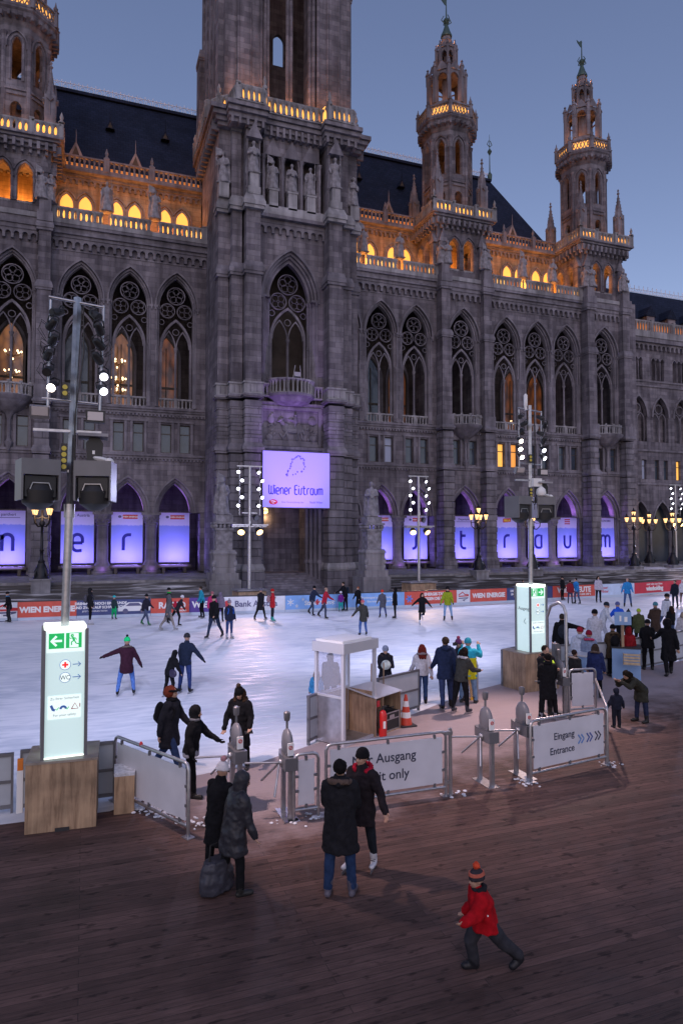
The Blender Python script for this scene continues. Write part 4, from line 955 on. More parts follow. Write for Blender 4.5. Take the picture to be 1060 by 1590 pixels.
# ================================================================== STATUES
def robed(variant):
    mb = MB(); rnd = random.Random(variant)
    mb.tube([(0, 0, 0), (0, 0, .25), (.0, .0, .9), (0, 0, 1.3), (0, .0, 1.75), (0, 0, 1.98)], [.42, .38, .3, .25, .3, .12], 14)
    for k in range(9):
        a = k * .7 + variant; mb.tube([(.36 * math.cos(a), .32 * math.sin(a), .02), (.28 * math.cos(a), .26 * math.sin(a), .9), (.16 * math.cos(a), .15 * math.sin(a), 1.4)], [.09, .07, .04], 6)
    mb.cap((0, -.02, 1.95), (0, -.02, 2.08), .1, .09); mb.ell((0, -.04, 2.24), (.135, .16, .18)); mb.ell((0, .02, 2.3), (.16, .17, .15))
    for s in (-1, 1):
        if variant == 0: e = (s * .42, -.05, 1.45); w = (s * .16, -.34, 1.42)
        elif variant == 1: e = (s * .45, .0, 1.5); w = (s * .28, -.3, 1.75) if s > 0 else (s * .4, -.15, 1.15)
        else: e = (s * .44, .02, 1.48); w = (s * .5, -.2, 1.85) if s < 0 else (s * .2, -.28, 1.3)
        mb.cap((s * .27, 0, 1.82), e, .12, .1); mb.cap(e, w, .1, .07); mb.ell(w, (.08, .08, .08))
    if variant == 1: mb.cap((.3, -.32, .1), (.3, -.32, 2.7), .04, .03, 8)
    if variant == 2: mb.tube([(-.5, -.22, 1.2), (-.52, -.22, 2.75)], .035, 6); mb.prism([(-.5, 2.7), (.0, 2.5), (-.1, 2.0), (-.5, 2.1)], -.25, -.18)
    if variant == 0: mb.obox((0, -.4, 1.4), (.3, .08, .38))
    mb.tube([(-.3, .12, 1.85), (-.38, .25, 1.0), (-.4, .22, .05)], [.12, .16, .18], 8); mb.tube([(.3, .12, 1.85), (.36, .25, 1.0), (.4, .22, .05)], [.12, .16, .18], 8)
    mb.box(-.45, .45, -.4, .4, -.08, .03)
    o = mb.build('statue', STATUE); md = o.modifiers.new('m', 'REMESH'); md.mode = 'VOXEL'; md.voxel_size = .045; md.use_smooth_shade = True
    sm = o.modifiers.new('s', 'SMOOTH'); sm.iterations = 2
    me = bpy.data.meshes.new_from_object(o.evaluated_get(bpy.context.evaluated_depsgraph_get())); bpy.data.objects.remove(o); me.name = 'statue'; return me
SM = [robed(i) for i in range(3)]
def statue(x, y, z, h, v, label, rz=0.0, group='stone statues on the town hall'):
    o = bpy.data.objects.new('statue', SM[v]); COL.objects.link(o); o.location = (x, y, z + .08 * h / 2.4); o.scale = (h / 2.45,) * 3; o.rotation_euler = (0, 0, rz)
    return tag(o, label, 'statue', group)
for s, n in ((-1, 'left'), (1, 'right')):
    statue(TX + s * 3.47, 52.62, 33.6, 2.7, 0 if s < 0 else 1, 'stone knight statue on the %s buttress pedestal under the central tower gallery' % n)
    pd = MB(); pd.box(TX + s * 5.65 - .4, TX + s * 5.65 + .4, 53.6, 54.4, 31.9, 33.1); part('statue_pedestal', pd, PALE)
    statue(TX + s * 5.65, 53.95, 33.1, 2.6, 2 if s < 0 else 0, 'weathered statue at the outer %s corner of the central tower, below its gallery' % n, s * .5)
for k, (v, n) in enumerate(((2, 'first niche from the left, holding a flag'), (0, 'middle niche, hands joined'), (1, 'right niche, holding a staff'))):
    statue(TX + (k - 1) * 1.62, 53.62, 33.15, 2.45, v, 'stone statue standing in the tower\'s ' + n)
for run, n in ((WL1, 'left wing'), (WR1, 'middle wing'), (WR2, 'far right wing')):
    for i, w in ((1, 'left'), (2, 'right')):
        statue(run[i], YF - .3, 31.9, 2.55, i % 3 if n[0] == 'l' else (i + 1) % 3, '%s of the two dark statues on the glowing parapet of the %s' % (w, n))
for c, n in zip(TB, ('side tower at the left edge', 'slender tower next to the central tower', 'farthest right slender tower')):
    for s, w in ((-1, 'left'), (1, 'right')):
        statue(c + s * 2.15, 58.8, 31.7, 2.35, 0 if s < 0 else 2, 'inner %s corner statue of the %s' % (w, n), s * .2)
        statue(c + s * 2.78, 59.15, 31.7, 2.3, 1 if s < 0 else 0, 'outer %s corner statue of the %s' % (w, n), s * 1.1)
# two statues on tall pedestals in front of the tower
for x, v, n in ((9.5, 2, 'left'), (21.35, 0, 'right')):
    t = empty('statue_pedestal', (x, 50.0, 0), 'tall carved stone pedestal in front of the tower on the %s side of the portal' % n, 'pedestal', 'pedestals beside the portal')
    a = MB(); a.box(-1.15, 1.15, -1.15, 1.15, 0, 1.5); a.box(-.98, .98, -.98, .98, 1.5, 2.0); a.box(-.8, .8, -.8, .8, 2.0, 3.3); weathering(a, -.75, .75, -.75, .75, 3.35, .3, .12); a.build('base', stone('pedestal_stone', (.28, .27, .29), (.23, .22, .24), 1.2, 2.0, .01, .45), t, None)
    a = MB(); a.box(-.6, .6, -.6, .6, 3.6, 5.1); a.build('shaft', STATUE, t, None)
    a = MB()
    for s in (-1, 1): a.ell((s * .76, -.74, 2.7), (.17, .17, .3), None, 8, 6); a.ell((s * .76, -.74, 2.25), (.12, .12, .25), None, 8, 6)
    a.build('carved_ornament', STATUE, t, None)
    a = MB(); a.box(-.68, .68, -.68, .68, 5.1, 5.25); a.box(-.8, .8, -.8, .8, 5.55, 5.7); a.box(-.62, .62, -.62, .62, 5.7, 6.2)
    for i in range(5):
        for q in ((-.6 + .3 * i, -.68), (-.6 + .3 * i, .68), (-.68, -.6 + .3 * i), (.68, -.6 + .3 * i)): a.ell((q[0], q[1], 5.4), (.13, .13, .17), None, 6, 4)
    a.build('capital', STATUE, t, None)
    statue(x, 50.0, 6.2, 2.75, v, 'grey robed statue on the tall pedestal %s of the entrance portal' % n, .3 if x < 12 else -.3, 'statues on the portal pedestals')

# ================================================================== BANNERS AND SIGN
def glyph(c):
    A = arc2
    G = {'n': (.6, [[(0, 0), (0, 1)], [(0, .7)] + A(.3, .72, .3, 180, 0, 8) + [(.6, 0)]]),
         'e': (.6, [[(.6, .48), (.6, .72)] + A(.3, .72, .3, 0, 180, 8) + [(0, .28)] + A(.3, .28, .3, 180, 270, 5) + [(.56, 0)], [(0, .48), (.6, .48)]]),
         'r': (.45, [[(0, 0), (0, .68)] + A(.3, .7, .3, 180, 90, 5) + [(.48, 1)]]),
         'i': (.0, [[(0, 0), (0, .95)], [(0, 1.22), (0, 1.38)]]),
         's': (.5, [[(-.05, -.02), (.05, 0)] + A(.02, .24, .24, -80, 0, 5) + [(.26, .72)] + A(.54, .74, .28, 180, 90, 5)]),
         't': (.45, [[(0, 1.4), (0, .28)] + A(.28, .28, .28, 180, 270, 5) + [(.46, 0)], [(0, 1), (.42, 1)]]),
         'a': (.6, [[(.6, 0), (.6, 1), (.3, 1)] + A(.3, .7, .3, 90, 180, 5) + [(0, .3)] + A(.3, .3, .3, 180, 270, 5) + [(.6, 0)]]),
         'u': (.6, [[(0, 1), (0, .28)] + A(.3, .28, .28, 180, 360, 8) + [(.6, 1)]]),
         'm': (.9, [[(0, 0), (0, 1)], [(0, .75)] + A(.225, .78, .225, 180, 0, 6) + [(.45, 0)], [(.45, .75)] + A(.675, .78, .225, 180, 0, 6) + [(.9, 0)]]),
         'W': (1.0, [[(0, 1.45), (0, .25)] + A(.25, .25, .25, 180, 360, 6) + [(.5, 1.3)], [(.5, .25)] + A(.75, .25, .25, 180, 360, 6) + [(1.0, 1.45)]]),
         'E': (.6, [[(.6, 1.45), (.25, 1.45)] + A(.25, 1.2, .25, 90, 180, 5) + [(0, .25)] + A(.25, .25, .25, 180, 270, 5) + [(.6, 0)], [(0, .75), (.5, .75)]])}
    return G[c]
def word(mb, s, h, w, place, x0=0, y0=0, gap=.3, sx=1.0, d0=0.0, d1=.008):
    x = x0
    for c in s:
        if c == ' ': x += h * .55 * sx; continue
        gw, st_ = glyph(c)
        for p in st_: stroke(mb, [(x + a * h * sx, y0 + b * h) for a, b in p], w, place, d0, d1)
        x += (gw + gap) * h * sx
    return x
def banner_mat():
    m, t, b = newmat('printed_banner_cloth'); L = t.links
    g = N(t, 'ShaderNodeNewGeometry'); sp = N(t, 'ShaderNodeSeparateXYZ'); L.new(g.outputs['Position'], sp.inputs[0])
    n = N(t, 'ShaderNodeTexNoise'); n.inputs['Scale'].default_value = 3.5; n.inputs['Detail'].default_value = 8; L.new(g.outputs['Position'], n.inputs['Vector'])
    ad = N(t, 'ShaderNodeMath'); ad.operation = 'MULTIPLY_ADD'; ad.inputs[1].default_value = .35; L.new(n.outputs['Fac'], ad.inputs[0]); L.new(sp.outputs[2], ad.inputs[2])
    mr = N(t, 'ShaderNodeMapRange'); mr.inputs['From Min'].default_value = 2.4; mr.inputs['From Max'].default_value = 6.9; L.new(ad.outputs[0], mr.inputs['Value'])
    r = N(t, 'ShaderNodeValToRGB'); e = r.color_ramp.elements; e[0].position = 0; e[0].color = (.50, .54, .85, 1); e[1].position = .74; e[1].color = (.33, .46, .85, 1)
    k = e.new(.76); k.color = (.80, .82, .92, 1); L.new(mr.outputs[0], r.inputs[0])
    tr = N(t, 'ShaderNodeBsdfTranslucent'); L.new(r.outputs[0], tr.inputs[0]); L.new(r.outputs[0], b.inputs['Base Color']); b.inputs['Roughness'].default_value = .6
    mx = N(t, 'ShaderNodeMixShader'); mx.inputs[0].default_value = .6; L.new(b.outputs[0], mx.inputs[1]); L.new(tr.outputs[0], mx.inputs[2])
    L.new(mx.outputs[0], t.nodes['Material Output'].inputs[0]); return m
BAN = banner_mat(); INK = mat('deep_blue_ink', (.02, .02, .40), .6); INKG = mat('grey_ink', (.12, .12, .22), .6); RED = mat('red_print', (.55, .03, .04), .5); WHT = mat('white_print', (.8, .8, .8), .5); YEL = mat('yellow_print', (.8, .6, .05), .5)
VIO = (.32, .22, 1.0)
def banner(cx, yy, letter, head, label):
    w = 1.27; t = empty('banner', (cx, yy, 2.45), label, 'banner', 'lit letter banners hanging in the arcade arches')
    m = MB(); nx, nz = 8, 12; vs = []; fs = []
    for j in range(nz + 1):
        for i in range(nx + 1):
            x = -w + 2 * w * i / nx; z = 4.27 * j / nz; vs.append((x, .03 * math.sin(x * 2.2 + cx) * math.sin(z * .9), z))
    for j in range(nz):
        for i in range(nx): a = j * (nx + 1) + i; fs.append((a, a + 1, a + nx + 2, a + nx + 1))
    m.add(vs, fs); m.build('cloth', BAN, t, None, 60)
    fr = MB(); fr.box(-w - .06, -w, 0, .06, -.1, 4.35); fr.box(w, w + .06, 0, .06, -.1, 4.35); fr.box(-w - .06, w + .06, 0, .06, -.12, -.03); fr.box(-w - .06, w + .06, 0, .06, 4.3, 4.36)
    fr.box(-w - .15, w + .15, -.3, .3, -.45, -.2)
    for s in (-1, 1): fr.box(s * .9 - .12, s * .9 + .12, -.3, .3, -.94, -.45)
    fr.build('frame', FRAME, t, None)
    pl = lambda x, y, d: (x, -.045 - d, y)
    if letter:
        l = MB(); gw = glyph(letter)[0]; h = 1.3 if letter != 'i' and letter != 't' else 1.25; word(l, letter, h, .26, pl, -gw * h / 2, 1.05, 0); l.build('letter', INK, t, None)
    if head[0] == 'red':
        l = MB(); l.quad(pl(-.35, 3.7, 0), pl(.85, 3.7, 0), pl(.85, 4.05, 0), pl(-.35, 4.05, 0)); l.build('red_label', RED, t, None)
        l = MB(); text_mb(l, head[1], .19, lambda x, y, d: pl(x + .25, y + 3.81, .006 + d), bold=.006); l.build('label_text', WHT, t, None)
        l = MB(); l.ell((-.6, -.05, 3.88), (.14, .015, .11)); l.build('emblem', INKG, t, None)
    elif head[0] == 'text':
        l = MB(); text_mb(l, head[1], head[2], lambda x, y, d: pl(x + .05, y + 3.85, d), bold=.004)
        if len(head) > 3: l.quad(pl(-.8, 3.68, 0), pl(.9, 3.68, 0), pl(.9, 3.72, 0), pl(-.8, 3.72, 0))
        l.build('label_text', INKG, t, None)
    elif head[0] == 'yellow':
        l = MB(); l.quad(pl(-.45, 3.68, 0), pl(.5, 3.75, 0), pl(.5, 4.15, 0), pl(-.45, 4.08, 0)); l.build('red_label', RED, t, None)
        l = MB(); text_mb(l, head[1], .3, lambda x, y, d: pl(x + .03, y + 3.8, .006 + d), bold=.02); l.build('label_text', YEL, t, None)
    elif head[0] == 'bars':
        l = MB()
        for k in range(3): l.quad(pl(-.35, 3.55 + .22 * k, 0), pl(.35, 3.55 + .22 * k, 0), pl(.35, 3.66 + .22 * k, 0), pl(-.35, 3.66 + .22 * k, 0))
        l.build('red_bars', RED, t, None)
    lamp('AREA', (cx, yy + 1.5, 2.5), 230, VIO, 2.0, aim=(cx, yy + .2, 4.7), sizey=.5)
    lamp('AREA', (cx + .3, yy + .95, 6.9), 42, (.62, .24, 1.0), 1.6, aim=(cx - .1, yy + .1, 9.4), sizey=.25)  # added wash without a fixture, colouring the arch undersides violet
    lamp('AREA', (cx, yy - .45, 2.1), 22, VIO, 2.2, aim=(cx, yy + .3, 6), sizey=.2)
bl_ = [(TB[0], 59.8, 'n', ('text', 'pantheri', .32, 1), 'violet lit banner with letter n at the left edge of the photo'),
       (-.55, 60.3, 'e', ('text', 'Bank Austria', .34), 'violet lit banner with letter e partly behind the tall grey mast'),
       (3.35, 60.3, 'r', ('red', 'WIEN ENERGIE'), 'violet lit banner with letter r between two columns left of the tower'),
       (7.25, 60.3, None, ('red', 'WIEN ENERGIE'), 'violet lit banner without a letter, next to the central tower'),
       (26.65, 60.3, 'i', ('red', 'WIEN ENERGIE'), 'violet lit banner with letter i behind the right pedestal statue'),
       (30.45, 60.3, 's', ('red', 'WIEN ENERGIE'), 'violet lit banner with long letter s behind the floodlight mast'),
       (35.5, 59.8, 't', ('text', 'Departure', .3, 1), 'violet lit banner with letter t below the slender tower'),
       (40.95, 60.3, 'r', ('yellow', 'BILLA'), 'violet lit banner with letter r and a red and yellow label right of a buttress'),
       (44.85, 60.3, 'a', ('text', 'KURIER', .3), 'violet lit banner with rounded letter a behind the grey mast on the right'),
       (48.6, 60.3, 'u', ('bars',), 'violet lit banner with letter u under three short red bars'),
       (53.25, 59.8, 'm', ('text', 'ECONOMIC', .28), 'violet lit banner with letter m in the farthest right tower arch')]
for a in bl_: banner(*a)
# the arcade is washed violet by small floodlights between the arches
for x in (1.4, 5.3, 24.7, 28.55, 42.9, 46.7): lamp('AREA', (x, 59.3, 1.75), 10, (.5, .2, 1.0), .5, aim=(x, 61, 7), sizey=.2)
def sign():
    x0, x1, z0, z1, y = 13.0, 18.55, 6.95, 11.4, 52.1
    t = empty('tower_sign', (x0, y, z0), 'large glowing lavender sign with a snowflake emblem above the tower portal', 'sign')
    w, h = x1 - x0, z1 - z0
    m = MB(); m.box(0, w, 0, .15, 0, h); m.build('panel', emat('glowing_lavender_panel', (.27, .23, .90), .75), t, None)  # sign brightness put into the panel as its own glow
    f = MB(); f.box(-.05, 0, -.02, .17, -.05, h + .05); f.box(w, w + .05, -.02, .17, -.05, h + .05); f.box(0, w, -.02, .17, h, h + .05); f.box(0, w, -.02, .17, -.05, 0); f.build('frame', FRAME, t, None)
    pl = lambda a, b, d: (a, -.004 - d, b)
    l = MB(); xe = word(l, 'Wiener Eistraum', .5, .085, pl, 0, 0, .3, .85); k = (w - 1.0) / xe; l = MB(); word(l, 'Wiener Eistraum', .5, .09, pl, .5, 1.05, .3, .85 * k); l.build('title_text', mat('dark_violet_ink', (.035, .03, .30), .6), t, None)
    l = MB(); l.ell((.85, -.005, .42), (.36, .012, .22)); l.build('red_oval_logo', RED, t, None)
    l = MB(); text_mb(l, 'Wien', .18, lambda a, b, d: pl(a + .85, b + .43, .016 + d), bold=.006); text_mb(l, 'live', .14, lambda a, b, d: pl(a + .85, b + .3, .016 + d), bold=.004); l.build('logo_text', WHT, t, None)
    l = MB(); text_mb(l, 'Eine Veranstaltung der', .2, lambda a, b, d: pl(a + 2.45, b + .36, d), bold=.002); text_mb(l, 'Stadt Wien', .24, lambda a, b, d: pl(a + 4.4, b + .36, d), bold=.004); l.build('organiser_text', mat('soft_violet_ink', (.2, .16, .55), .6), t, None)
    l = MB(); rn = random.Random(4)
    for i in range(26):
        a = R(-60 + i * 12.5); rr = .7 + rn.uniform(-.12, .12); cx = 2.9 + rr * .8 * math.cos(a) - max(0, -math.sin(a)) * .8; cz = 3.25 + rr * 1.15 * math.sin(a)
        if cz < 1.9: continue
        s = rn.uniform(.05, .12)
        for k in range(3):
            b = R(60 * k); stroke(l, [(cx - s * math.cos(b), cz - s * math.sin(b)), (cx + s * math.cos(b), cz + s * math.sin(b))], .035, pl)
    l.build('snowflake_emblem', mat('pale_violet_ink', (.16, .12, .6), .6), t, None)
sign()
lamp('SPOT', (TX - .5, 46, 2.2), 9000, (.5, .25, 1.0), .2, aim=(TX, 54, 12.5), spot=44, blend=.9)

# ================================================================== CANDELABRA STREET LAMPS
IRON = mat('black_cast_iron', (.015, .015, .02), .4, .5)
LG = emat('gaslight_glass', (1.0, .55, .22), 2.2)
def candelabrum():
    t = empty('street_lamp', ORG, 'x', 'street lamp', 'candelabra street lamps along the steps')
    a = MB(); a.box(-.6, .6, -.6, .6, -1.0, .35); a.box(-.68, .68, -.68, .68, .35, .45); a.build('pedestal', PALE, t, None)
    a = MB(); a.lathe(0, 0, [(.55, .45), (.5, .55), (.42, .7), (.45, 1.0), (.3, 1.3), (.2, 1.5), (.24, 1.6), (.13, 1.75), (.11, 2.3), (.17, 2.36), (.1, 2.42), (.08, 3.9), (.16, 4.0), (.2, 4.2), (.08, 4.4), (.06, 5.2), (.14, 5.3)], 10, 0); 
    for k in range(4):
        c, s = math.cos(R(45 + 90 * k)), math.sin(R(45 + 90 * k))
        a.tube([(c * .4, s * .4, .5), (c * .52, s * .52, .7), (c * .3, s * .3, 1.2)], .07, 5); a.tube([(c * .1, s * .1, 4.0), (c * .35, s * .35, 3.95), (c * .6, s * .6, 4.2), (c * .66, s * .66, 4.6), (c * .64, s * .64, 4.75)], .045, 6)
        a.tube([(c * .1, s * .1, 4.6), (c * .3, s * .3, 4.5), (c * .6, s * .6, 4.5)], .03, 5)
    a.build('post', IRON, t, None, 50)
    for k in range(5):
        x, y, z = (0, 0, 5.3) if k == 4 else (.64 * math.cos(R(45 + 90 * k)), .64 * math.sin(R(45 + 90 * k)), 4.75)
        g = MB(); g.lathe(x, y, [(.1, z), (.21, z + .42)], 6); o = g.build('lantern', LG, t, None)
        f = MB(); f.lathe(x, y, [(.25, z + .42), (.24, z + .47), (.1, z + .62), (.05, z + .66), (.06, z + .72), (.01, z + .85)], 6)
        for j in range(6): c, s = math.cos(R(60 * j)), math.sin(R(60 * j)); f.tube([(x + .1 * c, y + .1 * s, z), (x + .22 * c, y + .22 * s, z + .43)], .014, 4)
        f.build('lantern_cap', IRON, o, None)
    return t
cl = candelabrum(); first = True
for px, py, Y, lb in ((65, 905, 50.2, 'black five lantern street lamp at the left, left of the tall grey mast'), (743, 890, 50.6, 'black five lantern street lamp between the banners t and r'),
                  (827, 885, 51.0, 'black five lantern street lamp just left of the tall mast on the right'), (984, 880, 52.3, 'black five lantern street lamp right of the banner m'), (1008, 878, 57.3, 'smaller looking five lantern street lamp farther back beside the side range'),
                  (1044, 880, 53.5, 'black five lantern street lamp half hidden behind the rightmost floodlight mast')):
    o = cl if first else copy_tree(cl); first = False; x = xat(px, 840, Y); o.location = (x, Y, 1.35); o['label'] = lb
    lamp('POINT', (x, Y - .1, 6.0), 70, (1, .6, .3), .35)
# chandeliers seen through the hall windows
def chandelier(x, y, z, s, lb):
    t = empty('chandelier', (x, y, z), lb, 'chandelier', 'chandeliers in the lit hall')
    a = MB(); a.tube([(0, 0, 1.6 * s), (0, 0, -.4 * s)], .05 * s, 5); b = MB()
    for k in range(7):
        c, q = math.cos(R(51 * k)), math.sin(R(51 * k)); a.tube([(0, 0, -.3 * s), (c * .5 * s, q * .4 * s, -.2 * s), (c * .75 * s, q * .5 * s, .1 * s)], .03, 4); b.ell((c * .75 * s, q * .5 * s, .18 * s), (.1 * s, .1 * s, .12 * s), None, 6, 4)
    b.ell((0, 0, -.55 * s), (.1 * s, .1 * s, .12 * s), None, 6, 4)
    a.build('frame', mat('brass', (.4, .22, .08), .35, .8), t, None); b.build('bulbs', emat('chandelier_bulbs', (1, .7, .4), 3.5), t, None)
for px, py, s, lb in ((182, 562, .9, 'glowing chandelier at the top of the lit hall window behind letter r'), (183, 590, .9, 'glowing chandelier in the middle of the lit hall window behind letter r'), (184, 607, .8, 'lowest glowing chandelier in the lit hall window behind letter r'),
                     (20, 548, .9, 'upper glowing chandelier in the lit window at the left edge'), (18, 578, .8, 'lower glowing chandelier in the lit window at the left edge'), (119, 546, .35, 'single small glowing lamp in the window behind the left mast'), (797, 655, .5, 'small glowing chandelier low in the orange window of the far right wing')):
    chandelier(xat(px, py, 65.4), 65.4, zat(px, py, 65.4), s, lb)
# ================================================================== ICE AND DECK
def icemat():
    m, t, b = newmat('skated_ice'); L = t.links
    g = N(t, 'ShaderNodeNewGeometry')
    n = N(t, 'ShaderNodeTexNoise'); n.inputs['Scale'].default_value = .35; n.inputs['Detail'].default_value = 8; n.inputs['Roughness'].default_value = .6; L.new(g.outputs['Position'], n.inputs['Vector'])
    mp = N(t, 'ShaderNodeMapping'); mp.inputs['Scale'].default_value = (.7, 2.6, 1); mp.inputs['Rotation'].default_value = (0, 0, R(-14)); L.new(g.outputs['Position'], mp.inputs[0])
    n2 = N(t, 'ShaderNodeTexNoise'); n2.inputs['Scale'].default_value = 1.6; n2.inputs['Detail'].default_value = 9; n2.inputs['Distortion'].default_value = .6; L.new(mp.outputs[0], n2.inputs['Vector'])
    ad = N(t, 'ShaderNodeMath'); ad.operation = 'ADD'; L.new(n.outputs['Fac'], ad.inputs[0]); L.new(n2.outputs['Fac'], ad.inputs[1])
    r = N(t, 'ShaderNodeValToRGB'); r.color_ramp.elements[0].position = .72; r.color_ramp.elements[0].color = (.60, .64, .70, 1); r.color_ramp.elements[1].position = 1.18; r.color_ramp.elements[1].color = (.84, .85, .88, 1)
    hf = N(t, 'ShaderNodeMath'); hf.operation = 'MULTIPLY'; hf.inputs[1].default_value = .5; L.new(ad.outputs[0], hf.inputs[0])
    r.color_ramp.elements[0].position = .40; r.color_ramp.elements[1].position = .56
    L.new(hf.outputs[0], r.inputs[0]); L.new(r.outputs[0], b.inputs['Base Color'])
    rr = N(t, 'ShaderNodeMapRange'); rr.inputs['From Min'].default_value = .38; rr.inputs['From Max'].default_value = .6; rr.inputs['To Min'].default_value = .42; rr.inputs['To Max'].default_value = .7; b.inputs['Specular IOR Level'].default_value = .12
    L.new(n2.outputs['Fac'], rr.inputs['Value']); L.new(rr.outputs[0], b.inputs['Roughness'])
    bp = N(t, 'ShaderNodeBump'); bp.inputs['Strength'].default_value = .25; bp.inputs['Distance'].default_value = .01; L.new(n2.outputs['Fac'], bp.inputs['Height']); L.new(bp.outputs[0], b.inputs['Normal'])
    return m
def deckmat():
    m, t, b = newmat('worn_wet_planks'); L = t.links
    g = N(t, 'ShaderNodeNewGeometry'); br = N(t, 'ShaderNodeTexBrick'); br.inputs['Scale'].default_value = 1; br.offset = .37
    br.inputs['Brick Width'].default_value = 3.9; br.inputs['Row Height'].default_value = .115; br.inputs['Mortar Size'].default_value = .004; br.inputs['Mortar Smooth'].default_value = .3; br.inputs['Bias'].default_value = -.1
    br.inputs['Color1'].default_value = (.135, .078, .066, 1); br.inputs['Color2'].default_value = (.078, .046, .039, 1); br.inputs['Mortar'].default_value = (.045, .03, .027, 1)
    L.new(g.outputs['Position'], br.inputs['Vector'])
    mp = N(t, 'ShaderNodeMapping'); mp.inputs['Scale'].default_value = (1.2, 16, 1); L.new(g.outputs['Position'], mp.inputs[0])
    n = N(t, 'ShaderNodeTexNoise'); n.inputs['Scale'].default_value = 2.2; n.inputs['Detail'].default_value = 9; n.inputs['Roughness'].default_value = .7; L.new(mp.outputs[0], n.inputs['Vector'])
    n2 = N(t, 'ShaderNodeTexNoise'); n2.inputs['Scale'].default_value = .9; n2.inputs['Detail'].default_value = 7; n2.inputs['Roughness'].default_value = .65; L.new(g.outputs['Position'], n2.inputs['Vector'])
    def mulmap(prev, src, a, b_, lo, hi):
        r = N(t, 'ShaderNodeMapRange'); r.inputs['From Min'].default_value = a; r.inputs['From Max'].default_value = b_; r.inputs['To Min'].default_value = lo; r.inputs['To Max'].default_value = hi; L.new(src, r.inputs['Value'])
        x = N(t, 'ShaderNodeMix'); x.data_type = 'RGBA'; x.blend_type = 'MULTIPLY'; x.inputs['Factor'].default_value = 1; L.new(prev, x.inputs['A']); L.new(r.outputs[0], x.inputs['B']); return x.outputs['Result']
    c = mulmap(br.outputs['Color'], n.outputs['Fac'], .35, .65, .72, 1.22); c = mulmap(c, n2.outputs['Fac'], .35, .6, .72, 1.15)
    n4 = N(t, 'ShaderNodeTexNoise'); n4.inputs['Scale'].default_value = 7; n4.inputs['Detail'].default_value = 4
    mp4 = N(t, 'ShaderNodeMapping'); mp4.inputs['Scale'].default_value = (.6, 1.6, 1); L.new(g.outputs['Position'], mp4.inputs[0]); L.new(mp4.outputs[0], n4.inputs['Vector'])
    c = mulmap(c, n4.outputs['Fac'], .60, .68, 1.0, .45)
    # trodden frost near the ice edge, its paleness also painting in the mast light
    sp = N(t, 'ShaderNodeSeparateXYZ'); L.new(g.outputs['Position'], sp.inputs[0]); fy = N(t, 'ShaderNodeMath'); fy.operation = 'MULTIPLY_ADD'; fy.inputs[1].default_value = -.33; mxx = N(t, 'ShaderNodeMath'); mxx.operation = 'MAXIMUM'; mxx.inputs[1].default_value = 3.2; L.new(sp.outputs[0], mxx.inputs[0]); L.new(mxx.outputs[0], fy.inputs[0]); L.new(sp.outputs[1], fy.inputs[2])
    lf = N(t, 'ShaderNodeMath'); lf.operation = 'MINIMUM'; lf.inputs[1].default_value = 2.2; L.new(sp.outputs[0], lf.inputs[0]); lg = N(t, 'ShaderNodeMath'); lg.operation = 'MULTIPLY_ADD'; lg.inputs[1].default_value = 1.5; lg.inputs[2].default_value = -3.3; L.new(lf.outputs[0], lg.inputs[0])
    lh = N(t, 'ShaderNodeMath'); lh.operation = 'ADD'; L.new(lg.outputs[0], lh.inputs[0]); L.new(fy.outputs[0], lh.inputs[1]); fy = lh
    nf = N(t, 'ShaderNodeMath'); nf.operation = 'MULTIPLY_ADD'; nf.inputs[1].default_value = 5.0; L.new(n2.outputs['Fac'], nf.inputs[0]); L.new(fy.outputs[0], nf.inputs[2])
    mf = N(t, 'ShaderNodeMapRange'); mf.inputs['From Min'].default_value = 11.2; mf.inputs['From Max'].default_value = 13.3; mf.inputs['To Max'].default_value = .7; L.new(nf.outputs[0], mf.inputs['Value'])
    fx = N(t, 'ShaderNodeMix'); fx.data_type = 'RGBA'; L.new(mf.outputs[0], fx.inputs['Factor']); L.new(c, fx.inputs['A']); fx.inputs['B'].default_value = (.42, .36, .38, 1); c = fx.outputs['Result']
    L.new(c, b.inputs['Base Color'])
    rr = N(t, 'ShaderNodeMapRange'); rr.inputs['From Min'].default_value = .4; rr.inputs['From Max'].default_value = .6; rr.inputs['To Min'].default_value = .62; rr.inputs['To Max'].default_value = .85; b.inputs['Specular IOR Level'].default_value = .25; L.new(n2.outputs['Fac'], rr.inputs['Value']); L.new(rr.outputs[0], b.inputs['Roughness'])
    sm = N(t, 'ShaderNodeMath'); sm.operation = 'MULTIPLY_ADD'; sm.inputs[1].default_value = -1.0; L.new(br.outputs['Fac'], sm.inputs[0]); L.new(n.outputs['Fac'], sm.inputs[2])
    bp = N(t, 'ShaderNodeBump'); bp.inputs['Strength'].default_value = .6; bp.inputs['Distance'].default_value = .012; L.new(sm.outputs[0], bp.inputs['Height']); L.new(bp.outputs[0], b.inputs['Normal'])
    return m
mb = MB(); mb.quad((-45, 4, 0), (95, 4, 0), (95, 75, 0), (-45, 75, 0)) if False else None
EDGE_FAR = [(-18.0, 37.0)] + [gp(x, y)[:2] for x, y in ((30, 964), (234, 957), (443, 951), (560, 947), (700, 940), (787, 936), (850, 932), (1015, 924), (1075, 918))] + [(78, 62)]
mb.prismz([(-18, 10), (78, 10)] + list(reversed(EDGE_FAR)), -.05, 0.0); tag(mb.build('ice', icemat()), kind='structure')
EDGE = [gp(x, y)[:2] for x, y in ((170, 1262), (240, 1238), (300, 1207), (400, 1187), (478, 1160), (560, 1134), (645, 1109), (690, 1091), (742, 1072), (782, 1062), (900, 1052), (985, 1040), (1075, 1024))]
dk = MB(); pl = [(-14, 12.55), EDGE[0]] + EDGE[1:] + [(44, 24.5), (60, -3), (-30, -3), (-30, 12.6)]
